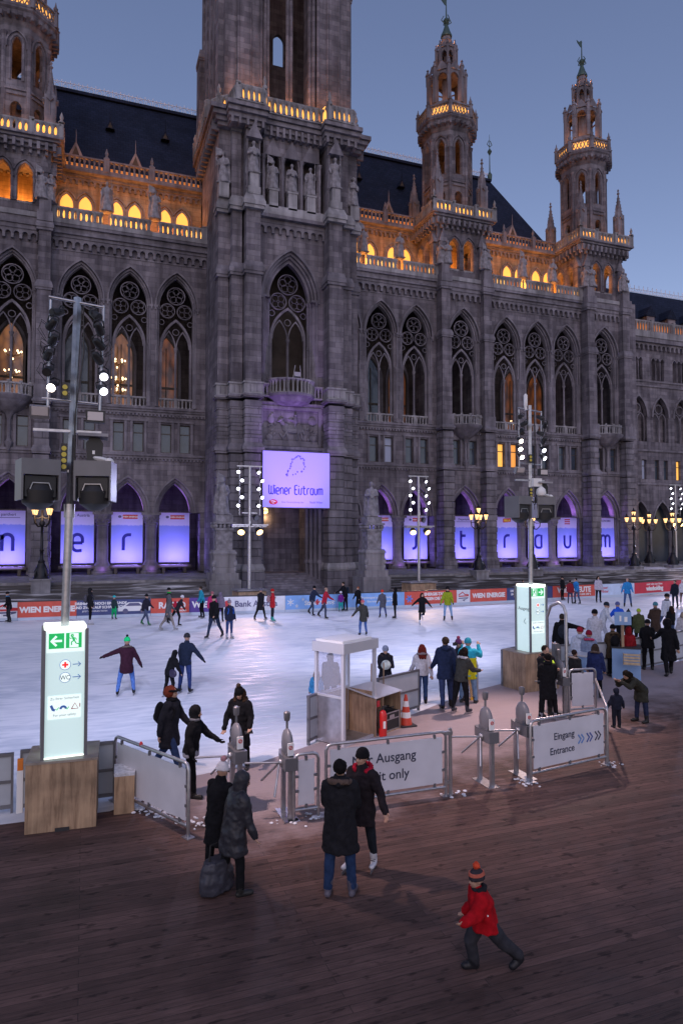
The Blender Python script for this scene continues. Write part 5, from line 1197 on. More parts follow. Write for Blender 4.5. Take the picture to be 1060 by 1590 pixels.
dk.prismz(list(reversed(pl)), -.04, .02); tag(dk.build('wooden_deck', deckmat()), kind='structure')

# ------------------------------------------------------------------ helpers for standing flat things between two ground points
def frame2(a, b):
    """root location, rotation and length so that local +X runs a -> b and local -Y faces the camera"""
    d = Vector((b[0] - a[0], b[1] - a[1])); return (a[0], a[1], 0), math.atan2(d.y, d.x), d.length
STEEL = mat('brushed_galvanised_steel', (.42, .42, .45), .35, .85, .15, 12); STEELD = mat('dull_grey_steel', (.20, .20, .22), .45, .6)
WHITEP = mat('white_plastic_panel', (.62, .62, .68), .35, 0, .08, 2)
def plywood():
    m, t, b = newmat('pale_plywood'); L = t.links; tc = N(t, 'ShaderNodeTexCoord'); mp = N(t, 'ShaderNodeMapping'); mp.inputs['Scale'].default_value = (9, 9, .8); L.new(tc.outputs['Object'], mp.inputs[0])
    n = N(t, 'ShaderNodeTexNoise'); n.inputs['Scale'].default_value = 1.6; n.inputs['Detail'].default_value = 8; n.inputs['Roughness'].default_value = .65; n.inputs['Distortion'].default_value = .4; L.new(mp.outputs[0], n.inputs['Vector'])
    r = N(t, 'ShaderNodeValToRGB'); e = r.color_ramp.elements; e[0].position = .3; e[0].color = (.20, .125, .075, 1); e[1].position = .68; e[1].color = (.46, .32, .20, 1); k = e.new(.5); k.color = (.38, .255, .16, 1); L.new(n.outputs['Fac'], r.inputs[0])
    n2 = N(t, 'ShaderNodeTexNoise'); n2.inputs['Scale'].default_value = 2.2; n2.inputs['Detail'].default_value = 5; L.new(tc.outputs['Object'], n2.inputs['Vector'])
    mr = N(t, 'ShaderNodeMapRange'); mr.inputs['From Min'].default_value = .35; mr.inputs['From Max'].default_value = .6; mr.inputs['To Min'].default_value = .65; mr.inputs['To Max'].default_value = 1.1; L.new(n2.outputs['Fac'], mr.inputs['Value'])
    x = N(t, 'ShaderNodeMix'); x.data_type = 'RGBA'; x.blend_type = 'MULTIPLY'; x.inputs['Factor'].default_value = 1; L.new(r.outputs[0], x.inputs['A']); L.new(mr.outputs[0], x.inputs['B']); L.new(x.outputs['Result'], b.inputs['Base Color']); b.inputs['Roughness'].default_value = .65
    return m
WOOD = plywood()
BLACK = mat('matt_black_metal', (.02, .02, .022), .5); RUBBER = mat('dark_rubber_edge', (.03, .03, .035), .5)
# ------------------------------------------------------------------ advertising boards round the rink
ADC = {'red': (.62, .09, .06), 'navy': (.05, .07, .20), 'purple': (.10, .05, .28), 'white': (.72, .74, .80), 'blue': (.22, .42, .78), 'pale': (.55, .66, .85), 'deepred': (.6, .02, .05)}
def bpoint(px):                      # far edge of the ice at pixel column px
    for (xa, ya), (xb, yb) in zip([(-260, 972)] + BPX[:-1], BPX):
        if px <= xb: return gp(px, ya + (yb - ya) * (px - xa) / (xb - xa))
    return gp(px, BPX[-1][1] - (px - 1075) * .08)
BPX = [(30, 964), (234, 957), (443, 951), (560, 947), (700, 940), (787, 936), (850, 932), (1015, 924), (1075, 918)]
def board(pa, pb, col, label, fn=None, cat='advertising board'):
    a = Vector(bpoint(pa)); b = Vector(bpoint(pb)); loc, rz, L = frame2(a, b); t = empty('rink_board', loc, label, cat, 'advertising boards along the far edge of the ice', rz)
    H = 1.02; m = MB(); m.box(0, L - .02, 0, .06, 0, .16); m.build('kick_plate', mat('pale_kick_plate', (.5, .58, .7), .4), t)
    m = MB(); m.box(0, L - .02, .001, .06, .161, H); m.build('panel', mat('ad_' + col, ADC[col], .35, 0, .12, 2.0), t)
    m = MB(); m.box(0, L - .02, -.02, .09, H, H + .06); m.build('top_rail', RUBBER, t)
    if fn: fn(t, L, lambda x, y, d: (x, -.003 - d, y), H)
    return t
def ad_text(txt, size, x, y, m, bold=.01, name='text', sx=1.0):
    def f(t, L, pl, H):
        l = MB(); text_mb(l, txt, size, lambda a, b, d: pl(a + x * L, b + y, d), bold=bold, sx=sx); l.build(name, m, t)
    return f
def multi(*fs):
    def f(t, L, pl, H):
        for g in fs: g(t, L, pl, H)
    return f
def logo(x, s=1.0):
    def f(t, L, pl, H):
        c = x * L; l = MB(); stroke(l, [(c - .5 * s, .66), (c - .1 * s, .86), (c + .1 * s, .7), (c + .5 * s, .66)], .08 * s, pl); stroke(l, [(c - .5 * s, .58), (c + .5 * s, .6)], .09 * s, pl); l.build('red_emblem', RED, t)
        l = MB(); stroke(l, [(c - .5 * s, .44), (c + .45 * s, .46), (c - .1 * s, .3), (c + .1 * s, .26)], .08 * s, pl); l.build('dark_emblem', INKG, t)
    return f
def flakes(xs):
    def f(t, L, pl, H):
        l = MB()
        for x, y, s in xs:
            for k in range(3): b = R(60 * k + 30); stroke(l, [(x * L - s * math.cos(b), y - s * math.sin(b)), (x * L + s * math.cos(b), y + s * math.sin(b))], s * .22, pl)
        l.build('snowflakes', WHT, t)
    return f
def car(t, L, pl, H):
    x = .55 * L; l = MB(); l.prism([(x, .34), (x + 1.75, .34), (x + 1.8, .55), (x + 1.5, .66), (x + 1.2, .84), (x + .55, .84), (x + .25, .62), (x - .02, .55)], -.012, -.004); l.build('printed_car', WHT, t)
    l = MB(); [cring(l, x + q, .34, .001, .15, -.02, -.013, 14) for q in (.4, 1.35)]; l.prism([(x + .4, .63), (x + .62, .8), (x + 1.12, .8), (x + 1.3, .63)], -.02, -.013); l.build('printed_wheels', INKG, t)
board(-240, -110, 'pale', 'pale rink board left of the frame') if False else None
board(-40, 27, 'white', 'white rink board with small red and black arrow emblem at the left edge', logo(.72, 1.2))
board(27, 119, 'red', 'orange red rink board with large white lettering at the far left', ad_text('WIEN ENERGIE', .42, .5, .44, WHT, .022))
board(119, 234, 'navy', 'dark blue rink board with a white car and small slogan', multi(ad_text('DREHEN SIE NOCH EINE RUNDE', .2, .32, .76, WHT, .01, sx=.95), ad_text('UND ZWAR AUF SCHWEDISCH', .2, .3, .54, WHT, .01, sx=.95), ad_text('JETZT DEN NEUEN TESTEN', .11, .24, .36, WHT, .002), car))
board(234, 294, 'red', 'short red rink board left of the purple board', multi(ad_text('RADIO', .5, .55, .44, WHT, .02), ad_text('RADIO', .14, .82, .24, WHT, .006)))
board(294, 345, 'purple', 'purple rink board with white capitals between a red and a white board', multi(ad_text('WIEN', .5, .42, .44, WHT, .02)))
board(345, 443, 'white', 'white rink board with large dark lettering and a small red round emblem', multi(ad_text('Bank Austria', .5, .53, .42, INKG, .012), lambda t, L, pl, H: (lambda l: (l.ell((.3, -.02, .6), (.2, .01, .2)), l.build('red_round_emblem', RED, t)))(MB())))
board(443, 628, 'blue', 'long light blue rink board with white snowflakes and pale lettering', multi(flakes([(.04, .6, .22), (.09, .35, .12), (.14, .75, .1), (.38, .5, .16), (.62, .7, .12), (.9, .55, .2)]), ad_text('Stadt', .38, .2, .4, WHT, .008), ad_text('Wien', .38, .31, .4, WHT, .008), ad_text('+', .5, .255, .38, RED, .05), ad_text('Gewinnspiel zum Eistraum', .2, .75, .66, WHT, .002), ad_text('Eine Initiative der Stadt', .17, .77, .42, WHT, .002)))
board(628, 709, 'red', 'orange red rink board with a blue star, a balloon and a slogan on energy tariffs', multi(ad_text('ENERGIE-TARIFE', .26, .6, .72, WHT, .012), ad_text('FLIEGEN DIE HUNDE.', .26, .62, .42, WHT, .012), lambda t, L, pl, H: [(lambda l: ([stroke(l, [(.35 * 1 - .25 * math.cos(R(60 * k)), .55 - .25 * math.sin(R(60 * k))), (.35 + .25 * math.cos(R(60 * k)), .55 + .25 * math.sin(R(60 * k)))], .09, pl) for k in range(3)], l.build('blue_star', mat('blue_print', (.1, .25, .7), .5), t)))(MB()), (lambda l: (l.ell((L * .86, -.02, .62), (.22, .01, .26)), l.build('yellow_balloon', YEL, t)))(MB())]))
board(709, 730, 'white', 'small white rink board with red and dark arrow emblem between two red boards', logo(.5, .8))
board(730, 787, 'red', 'orange red rink board right of the small white board with the arrow emblem', ad_text('WIEN ENERGIE', .42, .5, .44, WHT, .022, sx=.95))
board(787, 858, 'navy', 'dark blue rink board partly behind the right glowing info pillar', multi(ad_text('DREHEN SIE NOCH EINE RUNDE', .2, .4, .74, WHT, .01), ad_text('UND ZWAR AUF SCHWEDISCH', .2, .4, .5, WHT, .01)))
board(858, 924, 'red', 'red rink board with white capitals behind skaters, right of the farther glowing pillar', multi(ad_text('WIEN HEUTE', .55, .5, .5, WHT, .02), ad_text('TAEGLICH 19 UHR ORF 2', .2, .62, .26, WHT, .006)))
board(924, 985, 'pale', 'pale blue and white rink board with thin red and grey lettering', multi(ad_text('Unser', .3, .22, .64, RED, .004), ad_text('Winter', .3, .22, .36, RED, .004), ad_text('Gesund', .3, .75, .64, INKG, .004), ad_text('bewegt', .26, .75, .36, RED, .004)))
board(985, 1046, 'deepred', 'bright red rink board with bold white lettering right of the bald man', multi(ad_text('mehr wien zum leben.', .24, .5, .78, WHT, .004), ad_text('wienholding', .46, .5, .36, WHT, .03)))
board(1046, 1120, 'deepred', 'bright red rink board cut off at the right edge of the photo', multi(ad_text('wienholding', .46, .5, .36, WHT, .03)))

# ------------------------------------------------------------------ far floodlight masts on wooden boxes
LAMPW = emat('white_floodlight_lens', (.85, .85, 1.0), 6.0); LAMPY = emat('warm_floodlight_lens', (1.0, .62, .25), 5.0)
def aimed(c, d): return (Vector(d) - Vector(c)).to_track_quat('-Z', 'Y').to_matrix()
def parlamp(parent, c, tgt, r, l, lens, yoke=True, name='spotlight'):
    rot = aimed(c, tgt); m = MB(); q = MB(); q.lathe(0, 0, [(r * .45, l), (r * .8, l * .85), (r, l * .35), (r * 1.02, 0), (r * .93, 0), (r * .93, .02)], 12)
    m.add([tuple(rot @ Vector(v) + Vector(c)) for v in q.v], q.f)
    if yoke:
        for s in (-1, 1): m.tube([tuple(rot @ Vector((s * r * 1.1, 0, l * .5)) + Vector(c)), tuple(rot @ Vector((s * r * 1.1, r * .9, l * .9)) + Vector(c)), tuple(rot @ Vector((0, r * 1.5, l * .9)) + Vector(c))], .012, 4)
    o = m.build(name, BLACK, parent, None, 40)
    q = MB(); q.lathe(0, 0, [(r * .92, -.012), (r * .92, -.004)], 14); g = MB(); g.add([tuple(rot @ Vector(v) + Vector(c)) for v in q.v], q.f); g.build('lens', lens, o)
    return o
def far_mast(px, Y, ztop_px, lb, boxw, warm=((-1, 0), (1, 0)), bpx=None, aimpt=(15, 36)):
    x = xat(px, 880, Y); H = zat(px, ztop_px, Y); t = empty('floodlight_mast', (x, Y, 0), lb, 'light mast', 'floodlight masts behind the far boards')
    zb = 1.15
    m = MB(); m.obox((0, 0, zb / 2 - .05), (boxw, 1.3, zb - .1), Matrix.Rotation(.12, 3, 'Z')); bx = m.build('ballast_box', WOOD, t)
    m = MB(); m.obox((0, 0, zb), (boxw + .15, 1.45, .1), Matrix.Rotation(.12, 3, 'Z')); m.build('snowy_lid', PALE, bx)
    m = MB(); m.lathe(0, 0, [(.13, zb), (.11, H * .5), (.09, H - .1)], 10); m.box(-.85, .85, -.04, .04, H - .12, H - .04); m.box(-.5, .5, -.03, .03, H - 3.2, H - 3.14); m.box(-1.15, 1.15, -.04, .04, H - 4.1, H - 4.0)
    for s in (-1, 1): m.lathe(s * .68, 0, [(.03, H - 3.3), (.03, H - .05)], 6)
    m.box(-1.2, -.1, -.35, .3, H - 4.0, H - 3.92); m.box(.1, 1.2, -.35, .3, H - 4.0, H - 3.92)
    m.build('pole', STEEL, t, None, 40)
    for s in (-1, 1):
        for k in range(5): parlamp(t, (s * .68 + (.12 if k % 2 else -.12), -.2, H - .5 - k * .55), (s * 6, -20, -4), .125, .34, LAMPW)
    for s in (-1, 1): parlamp(t, (s * .62, -.3, H - 4.45), (s * 6, -18, -9), .24, .42, LAMPY)
    parlamp(t, (.45, -.1, H - 3.5), (10, -20, -3), .2, .3, STEEL)
    return x, Y, H
MA = far_mast(387, 44.2, 722, 'floodlight mast with two rows of white lamps left of the portal sign', 1.9)
MBm = far_mast(650, 47.4, 738, 'floodlight mast with two rows of white lamps before the banner s', 2.3)
MC = far_mast(1050, 57.0, 752, 'rightmost floodlight mast cut off by the right edge of the photo', 3.0)
ICEW = (.62, .64, 1.0)
def wash(m, tx, ty, e, spot=75, dz=-1.8, col=ICEW): lamp('SPOT', (m[0], m[1] - .6, m[2] + dz), e, col, .25, aim=(tx, ty, 0), spot=spot, blend=.6)
wash(MA, 1, 25, 1350, 110); wash(MA, 13, 26, 850, 105); wash(MBm, 20, 26, 1900, 105); wash(MBm, 33, 33, 2400, 105); wash(MC, 42, 36, 5600, 100)
wash(MA, 8.0, 35.8, 1500, 26, -4.5, (1, .55, .3)); wash(MBm, 20.5, 38.5, 1700, 28, -4.5, (1, .58, .25)); wash(MA, 5, 28, 1300, 24, -4.5, (1, .5, .42)); wash(MC, 36, 36, 2600, 40, -4.5, (1, .6, .45))
# ================================================================== NEAR RINK EDGE FURNITURE
def rt(mb, a, b, r=.025, n=8): mb.tube([a, b], r, n)
def fence(a, b, h, label, text=None, group='steel framed panel barriers at the rink entrance', red=False, dbl=False, panel=True):
    loc, rz, L = frame2(a, b); loc = (loc[0], loc[1], .02); t = empty('panel_barrier', loc, label, 'barrier', group, rz)
    m = MB(); r = .028; c = .09; z0 = .16
    m.tube([(0, 0, .01), (0, 0, h - c), (c * .3, 0, h - c * .3), (c, 0, h), (L - c, 0, h), (L - c * .3, 0, h - c * .3), (L, 0, h - c), (L, 0, .01)], r, 8); rt(m, (0, 0, z0), (L, 0, z0), r * .9)
    if dbl: rt(m, (L + .09, 0, .0), (L + .09, 0, h + .05), .035); m.box(L - .03, L + .12, -.04, .04, h - .06, h - .0); m.box(L - .02, L + .1, -.03, .03, z0 + .05, z0 + .1)
    for x in (0, L): m.box(x - .09, x + .09, -.07, .07, 0, .012)
    m.build('frame', STEEL, t, None, 50)
    if panel:
        p = MB(); p.box(.07, L - .07, -.006, .006, z0 + .07, h - .09); p.build('panel', WHITEP, t)
        k = MB()
        for x in ([.22, L / 2, L - .22] if L > 1 else [L / 2]):
            for z in (z0 + .05, h - .07): k.box(x - .02, x + .02, -.018, .018, z - .035, z + .035)
        for z in (z0 + .3, h - .35):
            for x in (.045, L - .045): k.box(x - .035, x + .035, -.018, .018, z - .02, z + .02)
        k.build('clamp', STEELD, t)
    if red: k = MB(); k.ell((L * .38, 0, h + .02), (.035, .03, .05), None, 8, 6); k.build('red_tape', RED, t)
    if text: text(t, L, lambda x, y, d: (x, -.009 - d, y), h)
    return t
INK2 = mat('dark_slate_lettering', (.03, .035, .07), .5)
def ex_text(t, L, pl, h):
    l = MB(); text_mb(l, 'Nur Ausgang', .225, lambda x, y, d: pl(x + L * .47, y + .72, d), bold=.002, ex=.002); text_mb(l, 'Exit only', .225, lambda x, y, d: pl(x + L * .50, y + .42, d), bold=.002, ex=.002); l.build('lettering', INK2, t)
def en_text(t, L, pl, h):
    l = MB(); text_mb(l, 'Eingang', .185, lambda x, y, d: pl(x + L * .56, y + .69, d), 'RIGHT', .002, .002); text_mb(l, 'Entrance', .185, lambda x, y, d: pl(x + L * .56, y + .42, d), 'RIGHT', .002, .002); l.build('lettering', INK2, t)
    for i, c in enumerate(((.12, .28, .62), (.05, .10, .35), (.02, .02, .05))):
        l = MB()
        for k in (0, 1): x = L * .61 + i * .235 + k * .085; stroke(l, [(x, .70), (x + .075, .615), (x, .53)], .028, pl)
        l.build('chevron', mat('chevron_%d' % i, c, .5), t)
fence(gp(178, 1245)[:2], gp(292, 1303)[:2], 1.1, 'blank white panel barrier running towards the viewer beside the left glowing pillar', red=True)
fence(gp(456, 1277)[:2], gp(494, 1271)[:2], 1.04, 'narrow blank white panel barrier between a turnstile and the Exit only panel')
fence(gp(506, 1266)[:2], gp(692, 1238)[:2], 1.12, 'wide white panel barrier reading Nur Ausgang, Exit only', ex_text, dbl=True)
fence(gp(824, 1217)[:2], gp(941, 1189)[:2], 1.12, 'white panel barrier reading Eingang, Entrance with three chevron pairs', en_text)
fence(gp(943, 1187)[:2], gp(925, 1128)[:2], 1.12, 'steel barrier going back from the right end of the Entrance panel', panel=False)
fence(gp(884, 1113)[:2], gp(925, 1110)[:2], 1.16, 'blank white panel barrier behind the Entrance panel beside the tall steel hoop')
def turnstile(x, y, label, rz=0.0, s=1.0, arms=(-1,)):
    t = empty('turnstile', (x, y, .02), label, 'turnstile', 'tripod turnstiles at the rink entrance', rz)
    m = MB(); m.box(-.12, .12, -.3, .3, 0, .012); m.box(-.035, .035, -.24, -.17, .01, .98); m.box(-.035, .035, .17, .24, .01, .98); m.build('stand', STEEL, t)
    m = MB(); m.prismz([(-.11, -.3), (.1, -.3), (.1, .28), (-.06, .28), (-.11, .1)], .8, 1.0); hs = m.build('housing', STEELD, t)
    m = MB(); m.ell((0, -.02, 1.16), (.085, .2, .25), None, 16, 10); m.box(-.06, .06, -.16, .14, .95, 1.05); m.build('pod', mat('grey_plastic_pod', (.16, .16, .185), .35), t, None, 60)
    m = MB(); m.box(-.05, .05, -.225, -.2, 1.02, 1.22); pn = m.build('notice', WHT, t)
    m = MB(); q = [(.028 * math.cos(R(30 * k)), .028 * math.sin(R(30 * k)) + 1.15) for k in range(13)]; stroke(m, q, .011, lambda x, y, d: (x, -.226 - d, y)); stroke(m, [(-.02, 1.13), (.02, 1.17)], .01, lambda x, y, d: (x, -.226 - d, y)); m.build('prohibition_mark', RED, pn)
    m = MB(); m.tube([(0, 0, 1.35), (0, 0, 1.56)], .02, 8); m.lathe(0, 0, [(.045, 1.53), (.055, 1.58), (.055, 1.66), (.03, 1.68)], 10); m.build('card_reader', STEELD, t, None, 40)
    for s_ in arms:
        m = MB(); m.ell((s_ * .12, -.05, .88), (.05, .06, .06), None, 8, 6); m.build('hub', STEEL, t, None, 60)
        for dx, dy, dz in ((.55, .1, .02), (.14, -.22, -.46), (.22, .3, -.36)):
            m = MB(); m.tube([(s_ * .14, -.05, .88), (s_ * (.14 + dx), -.05 + dy, .88 + dz)], .018, 8); m.build('arm', STEEL, t, None, 60)
    return t
turnstile(*gp(366, 1255)[:2], 'grey turnstile nearest the left, beside the woman looking at her phone', .1, arms=(-1,))
turnstile(*gp(445, 1268)[:2], 'grey turnstile next to the narrow blank panel, with a white notice', 0, arms=(-1,))
turnstile(*gp(754, 1218)[:2], 'grey turnstile standing alone between the Exit only and Entrance panels')
turnstile(*gp(811, 1206)[:2], 'grey turnstile attached to the left end of the Entrance panel')
turnstile(*gp(868, 1112)[:2], 'grey turnstile behind the guard, beside the tall steel hoop')
# crossbar of the left gateway
rp = [(gp(300, 1222), gp(372, 1215)), (gp(378, 1214), gp(438, 1206))]
# tall steel hoop
t = empty('steel_hoop', (*gp(880, 1112)[:2], .02), 'tall curved stainless steel hoop post standing beside the queue gate', 'hoop')
m = MB(); hp = 2.85; m.tube([(0, 0, 0), (0, 0, hp - .25), (-.03, .05, hp - .08), (-.1, .15, hp), (-.2, .35, hp - .1), (-.24, .45, hp - .4), (-.24, .45, 0)], .04, 10); m.build('hoop', STEEL, t, None, 60)
m = MB(); m.box(-.35, .12, -.15, .6, 0, .012); m.build('base_plate', STEELD, t)
m = MB(); m.prism([(-.22, .9), (-.04, .9), (-.04, 1.7), (-.1, 1.8), (-.22, 1.8)], .15, .3); m.build('reader_box', STEELD, t)
# rink side boards (seen from behind)
PANELG = mat('frosted_rink_panel', (.42, .45, .50), .4, 0, .1, 2)
def rboard(a, b, h, label, cat='rink board', n=None):
    loc, rz, L = frame2(a, b); t = empty('rink_side_board', (loc[0], loc[1], .0), label, cat, 'frosted boards along the near edge of the ice', rz)
    m = MB(); m.box(.02, L - .02, -.012, .012, .12, h - .05); m.build('panel', PANELG, t)
    m = MB(); m.box(0, L, -.035, .04, h - .05, h); m.box(0, L, -.03, .03, h * .5, h * .5 + .05); m.box(0, L, -.03, .03, .08, .14)
    k = max(1, int(round(L / 2.0)))
    for i in range(k + 1): x = L * i / k; m.box(max(0, x - .035), min(L, x + .035), -.034, .034, 0, h - .051)
    m.build('frame', STEELD, t)
    return t
rboard((-9.5, 12.7), gp(20, 1262)[:2], .98, 'long frosted rink board left of the left pillar box')
rboard(gp(30, 1262)[:2], gp(178, 1243)[:2], 1.02, 'frosted rink board behind the left plywood box')
rboard(gp(478, 1158)[:2], gp(503, 1146)[:2], 1.08, 'narrow frosted rink board left of the white booth')
rboard(gp(586, 1122)[:2], gp(650, 1103)[:2], 1.08, 'frosted rink board right of the booth, behind the equipment cabinet')
rboard(gp(779, 1066)[:2], gp(800, 1060)[:2], 1.12, 'short frosted rink board left of the right plywood box')
rboard(gp(868, 1056)[:2], gp(953, 1049)[:2], 1.12, 'frosted rink board behind the queueing crowd right of the right plywood box')
rboard(gp(953, 1048)[:2], gp(1085, 1021)[:2], 1.12, 'frosted rink board at the right edge where spectators lean')
# ------------------------------------------------------------------ plywood boxes, glowing pillars and near masts
GLP = emat('glowing_sign_panel', (.60, .78, .76), .60); GLE = emat('bright_edge_light', (.9, 1.0, .85), 1.7)
GREEN = emat('lit_green_sign', (.01, .42, .10), .75); WLIT = emat('lit_white_sign', (.72, .88, .84), .85); BLUEI = mat('blue_print', (.05, .18, .6), .5)
def plybox(corners, h, label):
    (x, y), rz, w, d = corners; t = empty('plywood_box', (x, y, .02), label, 'plywood box', 'plywood boxes under the glowing pillars', rz)
    m = MB(); m.box(0, w, 0, d, 0, h); m.build('box', WOOD, t); m = MB(); m.box(-.015, w + .015, -.015, d + .015, h, h + .035); m.build('lid', mat('wet_plywood_lid', (.30, .25, .21), .4, 0, .3, 4), t)
    m = MB(); m.box(w * .42, w * .62, -.03, -.002, 0, .05); m.build('skid', RUBBER, t); return t
def pictos(t, pl, side='left'):
    s = 1 if side == 'left' else -1
    def q(name, pts, m, d=.002, par=t): l = MB(); l.quad(*[pl(a, b, d) for a, b in pts]); return l.build(name, m, par)
    g1 = (-.245, 1.72, .225); g2 = (.005, 1.72, .235)
    if s < 0: g1, g2 = (-.005, 1.72, .24), (-.245, 1.72, .23)
    a = q('green_arrow_sign', [(g1[0], g1[1]), (g1[0] + g1[2], g1[1]), (g1[0] + g1[2], g1[1] + .24), (g1[0], g1[1] + .24)], GREEN)
    l = MB(); cx = g1[0] + g1[2] / 2; cy = g1[1] + .12; stroke(l, [(cx + s * .08, cy), (cx - s * .06, cy)], .035, pl, .003, .006); stroke(l, [(cx - s * .0, cy + .075), (cx - s * .075, cy), (cx - s * .0, cy - .075)], .035, pl, .003, .007); l.build('arrow', WLIT, a)
    b = q('green_exit_sign', [(g2[0], g2[1]), (g2[0] + g2[2], g2[1]), (g2[0] + g2[2], g2[1] + .24), (g2[0], g2[1] + .24)], GREEN)
    l = MB(); cx = g2[0] + g2[2] * .48; cy = g2[1] + .12; l.quad(pl(cx - .06, cy - .11, .003), pl(cx + .075, cy - .11, .003), pl(cx + .075, cy + .11, .003), pl(cx - .06, cy + .11, .003)); l.build('doorway', WLIT, b)
    l = MB()
    def st(pts, w): stroke(l, [(cx - s * x, cy + y) for x, y in pts], w, pl, .004, .008)
    st([(-.01, .0), (.01, .045)], .035); st([(.01, .04), (-.03, .035), (-.045, .005)], .014); st([(.01, .045), (.045, .03), (.06, .045)], .014); st([(-.01, 0), (.03, -.025), (.03, -.075)], .018); st([(-.01, 0), (-.04, -.05), (-.08, -.06)], .018)
    c = [(cx - s * .02 + .016 * math.cos(R(45 * k)), cy + .075 + .016 * math.sin(R(45 * k))) for k in range(9)]; stroke(l, c, .02, pl, .004, .008); l.build('running_figure', GREEN, b)
    def disc(x, y, r, m, name, d):
        l = MB(); n = 20; l.add([pl(x + r * math.cos(2 * math.pi * k / n), y + r * math.sin(2 * math.pi * k / n), d) for k in range(n)], [tuple(range(n))]); return l.build(name, m, t)
    for y, nm in ((1.46, 'cross'), (1.26, 'wc')):
        disc(.0, y, .083, BLUEI, 'blue_ring', .002); o = disc(.0, y, .076, WLIT, 'white_disc', .003)
        l = MB()
        if nm == 'cross': stroke(l, [(-.045, y), (.045, y)], .03, pl, .004, .006); stroke(l, [(0, y - .045), (0, y + .045)], .03, pl, .004, .007); l.build('red_cross', emat('lit_red', (.9, .03, .03), .7), o)
        else: text_mb(l, 'WC', .1, lambda a_, b_, d_: pl(a_, b_ + y - .034, .004 + d_), bold=0, ex=.001, sx=.85); l.build('lettering', INK2, o)
        l = MB(); xx = .11; stroke(l, [(xx, y), (xx + .12, y)], .011, pl, .002, .004); stroke(l, [(xx + .08, y + .035), (xx + .12, y), (xx + .08, y - .035)], .011, pl, .002, .005); l.build('blue_arrow', BLUEI, t)
    o = q('safety_notice', [(-.245, .62), (.24, .62), (.24, .98), (-.245, .98)], WLIT, .002)
    l = MB(); text_mb(l, 'Zu Ihrer Sicherheit', .055, lambda a_, b_, d_: pl(a_, b_ + .92, .004 + d_), ex=.001); text_mb(l, 'For your safety', .055, lambda a_, b_, d_: pl(a_, b_ + .66, .004 + d_), ex=.001); l.build('lettering', mat('pale_grey_ink', (.35, .4, .4), .6), o)
    l = MB(); stroke(l, arc2(-.02, .77, .04, 0, 180, 8), .035, pl, .004, .006); stroke(l, [(-.2, .84), (-.17, .77), (-.14, .76)], .04, pl, .004, .006); l.build('glove_and_helmet', BLUEI, o)
    l = MB(); stroke(l, [(.1, .76), (.15, .85), (.2, .76), (.1, .76)], .012, pl, .004, .006); stroke(l, [(.225, .84), (.225, .78)], .012, pl, .004, .006); l.build('warning_triangle', RED, o)
    l = MB(); [stroke(l, [(x, .78), (x + .015, .76), (x + .045, .8)], .012, pl, .0045, .0065) for x in (-.13, .02)]; l.build('green_ticks', GREEN, o)
def pillar(x, y, rz, label, side):
    t = empty('info_pillar', (x, y, 1.08), label, 'info pillar', 'glowing info pillars on plywood boxes', rz); w = .29; H = 2.0
    m = MB(); m.box(-w, w, -w, w, .03, H); m.build('light_box', GLP, t)
    m = MB()
    for a in (-1, 1):
        for b in (-1, 1): m.box(min(a * w, a * (w + .05)), max(a * w, a * (w + .05)), min(b * w, b * (w + .05)), max(b * w, b * (w + .05)), .0, H + .02)
    m.build('corner_profile', STEELD, t)
    m = MB(); m.box(-w - .02, w + .02, -w - .02, w + .02, -.005, .025); m.build('base_light', GLE, t)
    m = MB()
    for a, b, c, d in ((-w, w, -w - .02, -w), (-w, w, w, w + .02), (-w - .02, -w, -w, w), (w, w + .02, -w, w)): m.box(a, b, c, d, H, H + .07)
    m.build('top_rim', GLE, t)
    m = MB(); m.box(-w + .01, w - .01, -w - .003, -w, 1.66, H - .01); m.build('header', WLIT, t)
    pl = lambda a, b, d: (a, -w - .004 - d, b); pictos(t, pl, side)
    pl2 = lambda a, b, d: (-w - .004 - d, -a, b); l = MB(); text_mb(l, 'Ausgang', .14, lambda a, b, d: pl2(a, b + 1.3, d)); stroke(l, [(.08, 1.05), (.02, .95), (.1, .9)], .02, pl2); l.build('side_lettering', mat('pale_grey_ink', (.35, .4, .4), .6), t)
    return t
bx1 = plybox(((-.80, 11.6), R(-3), 1.03, .92), 1.04, 'left plywood box under the nearer glowing pillar')
pillar(-.28, 12.02, R(4), 'nearer glowing white info pillar with green arrow pointing left', 'left')
bx2 = plybox(((12.12, 16.95), R(6), 1.3, 1.0), 1.1, 'right plywood box under the farther glowing pillar')
pillar(12.66, 17.4, R(6), 'farther glowing white info pillar with green arrow pointing right', 'right')
m = MB(); m.obox((.68, 12.15, .32), (.32, .5, .62), Matrix.Rotation(-.05, 3, 'Z')); o = tag(m.build('wooden_block', WOOD), 'small plywood block with snow on top, right of the left plywood box', 'wooden block')
m = MB(); m.obox((.68, 12.15, .66), (.33, .5, .06), Matrix.Rotation(-.05, 3, 'Z')); m.build('snow_cap', mat('dirty_snow', (.6, .62, .68), .8, 0, .3, 14, .8), o)
m = MB(); m.box(-.93, -.84, 11.75, 11.83, .3, .95); o = tag(m.build('marker_post', WHT), 'slim white marker post with an orange top, left of the left plywood box', 'marker post'); m = MB(); m.box(-.925, -.845, 11.755, 11.825, .951, 1.12); m.build('orange_top', mat('orange_reflector', (.7, .2, .03), .4), o)
rn = random.Random(5); m = MB()
for i in range(160):
    u = rn.random() ** 1.4; x = .75 + u * 1.1 + rn.uniform(-.15, .15); y = 12.35 - u * 1.3 + rn.uniform(-.3, .3); s = rn.uniform(.012, .055) * (1.2 - u * .6)
    m.ell((x, y, .02 + s * .3), (s * rn.uniform(.8, 1.6), s * rn.uniform(.8, 1.6), s * .6), Matrix.Rotation(rn.random() * 3, 3, 'Z'), 6, 4)
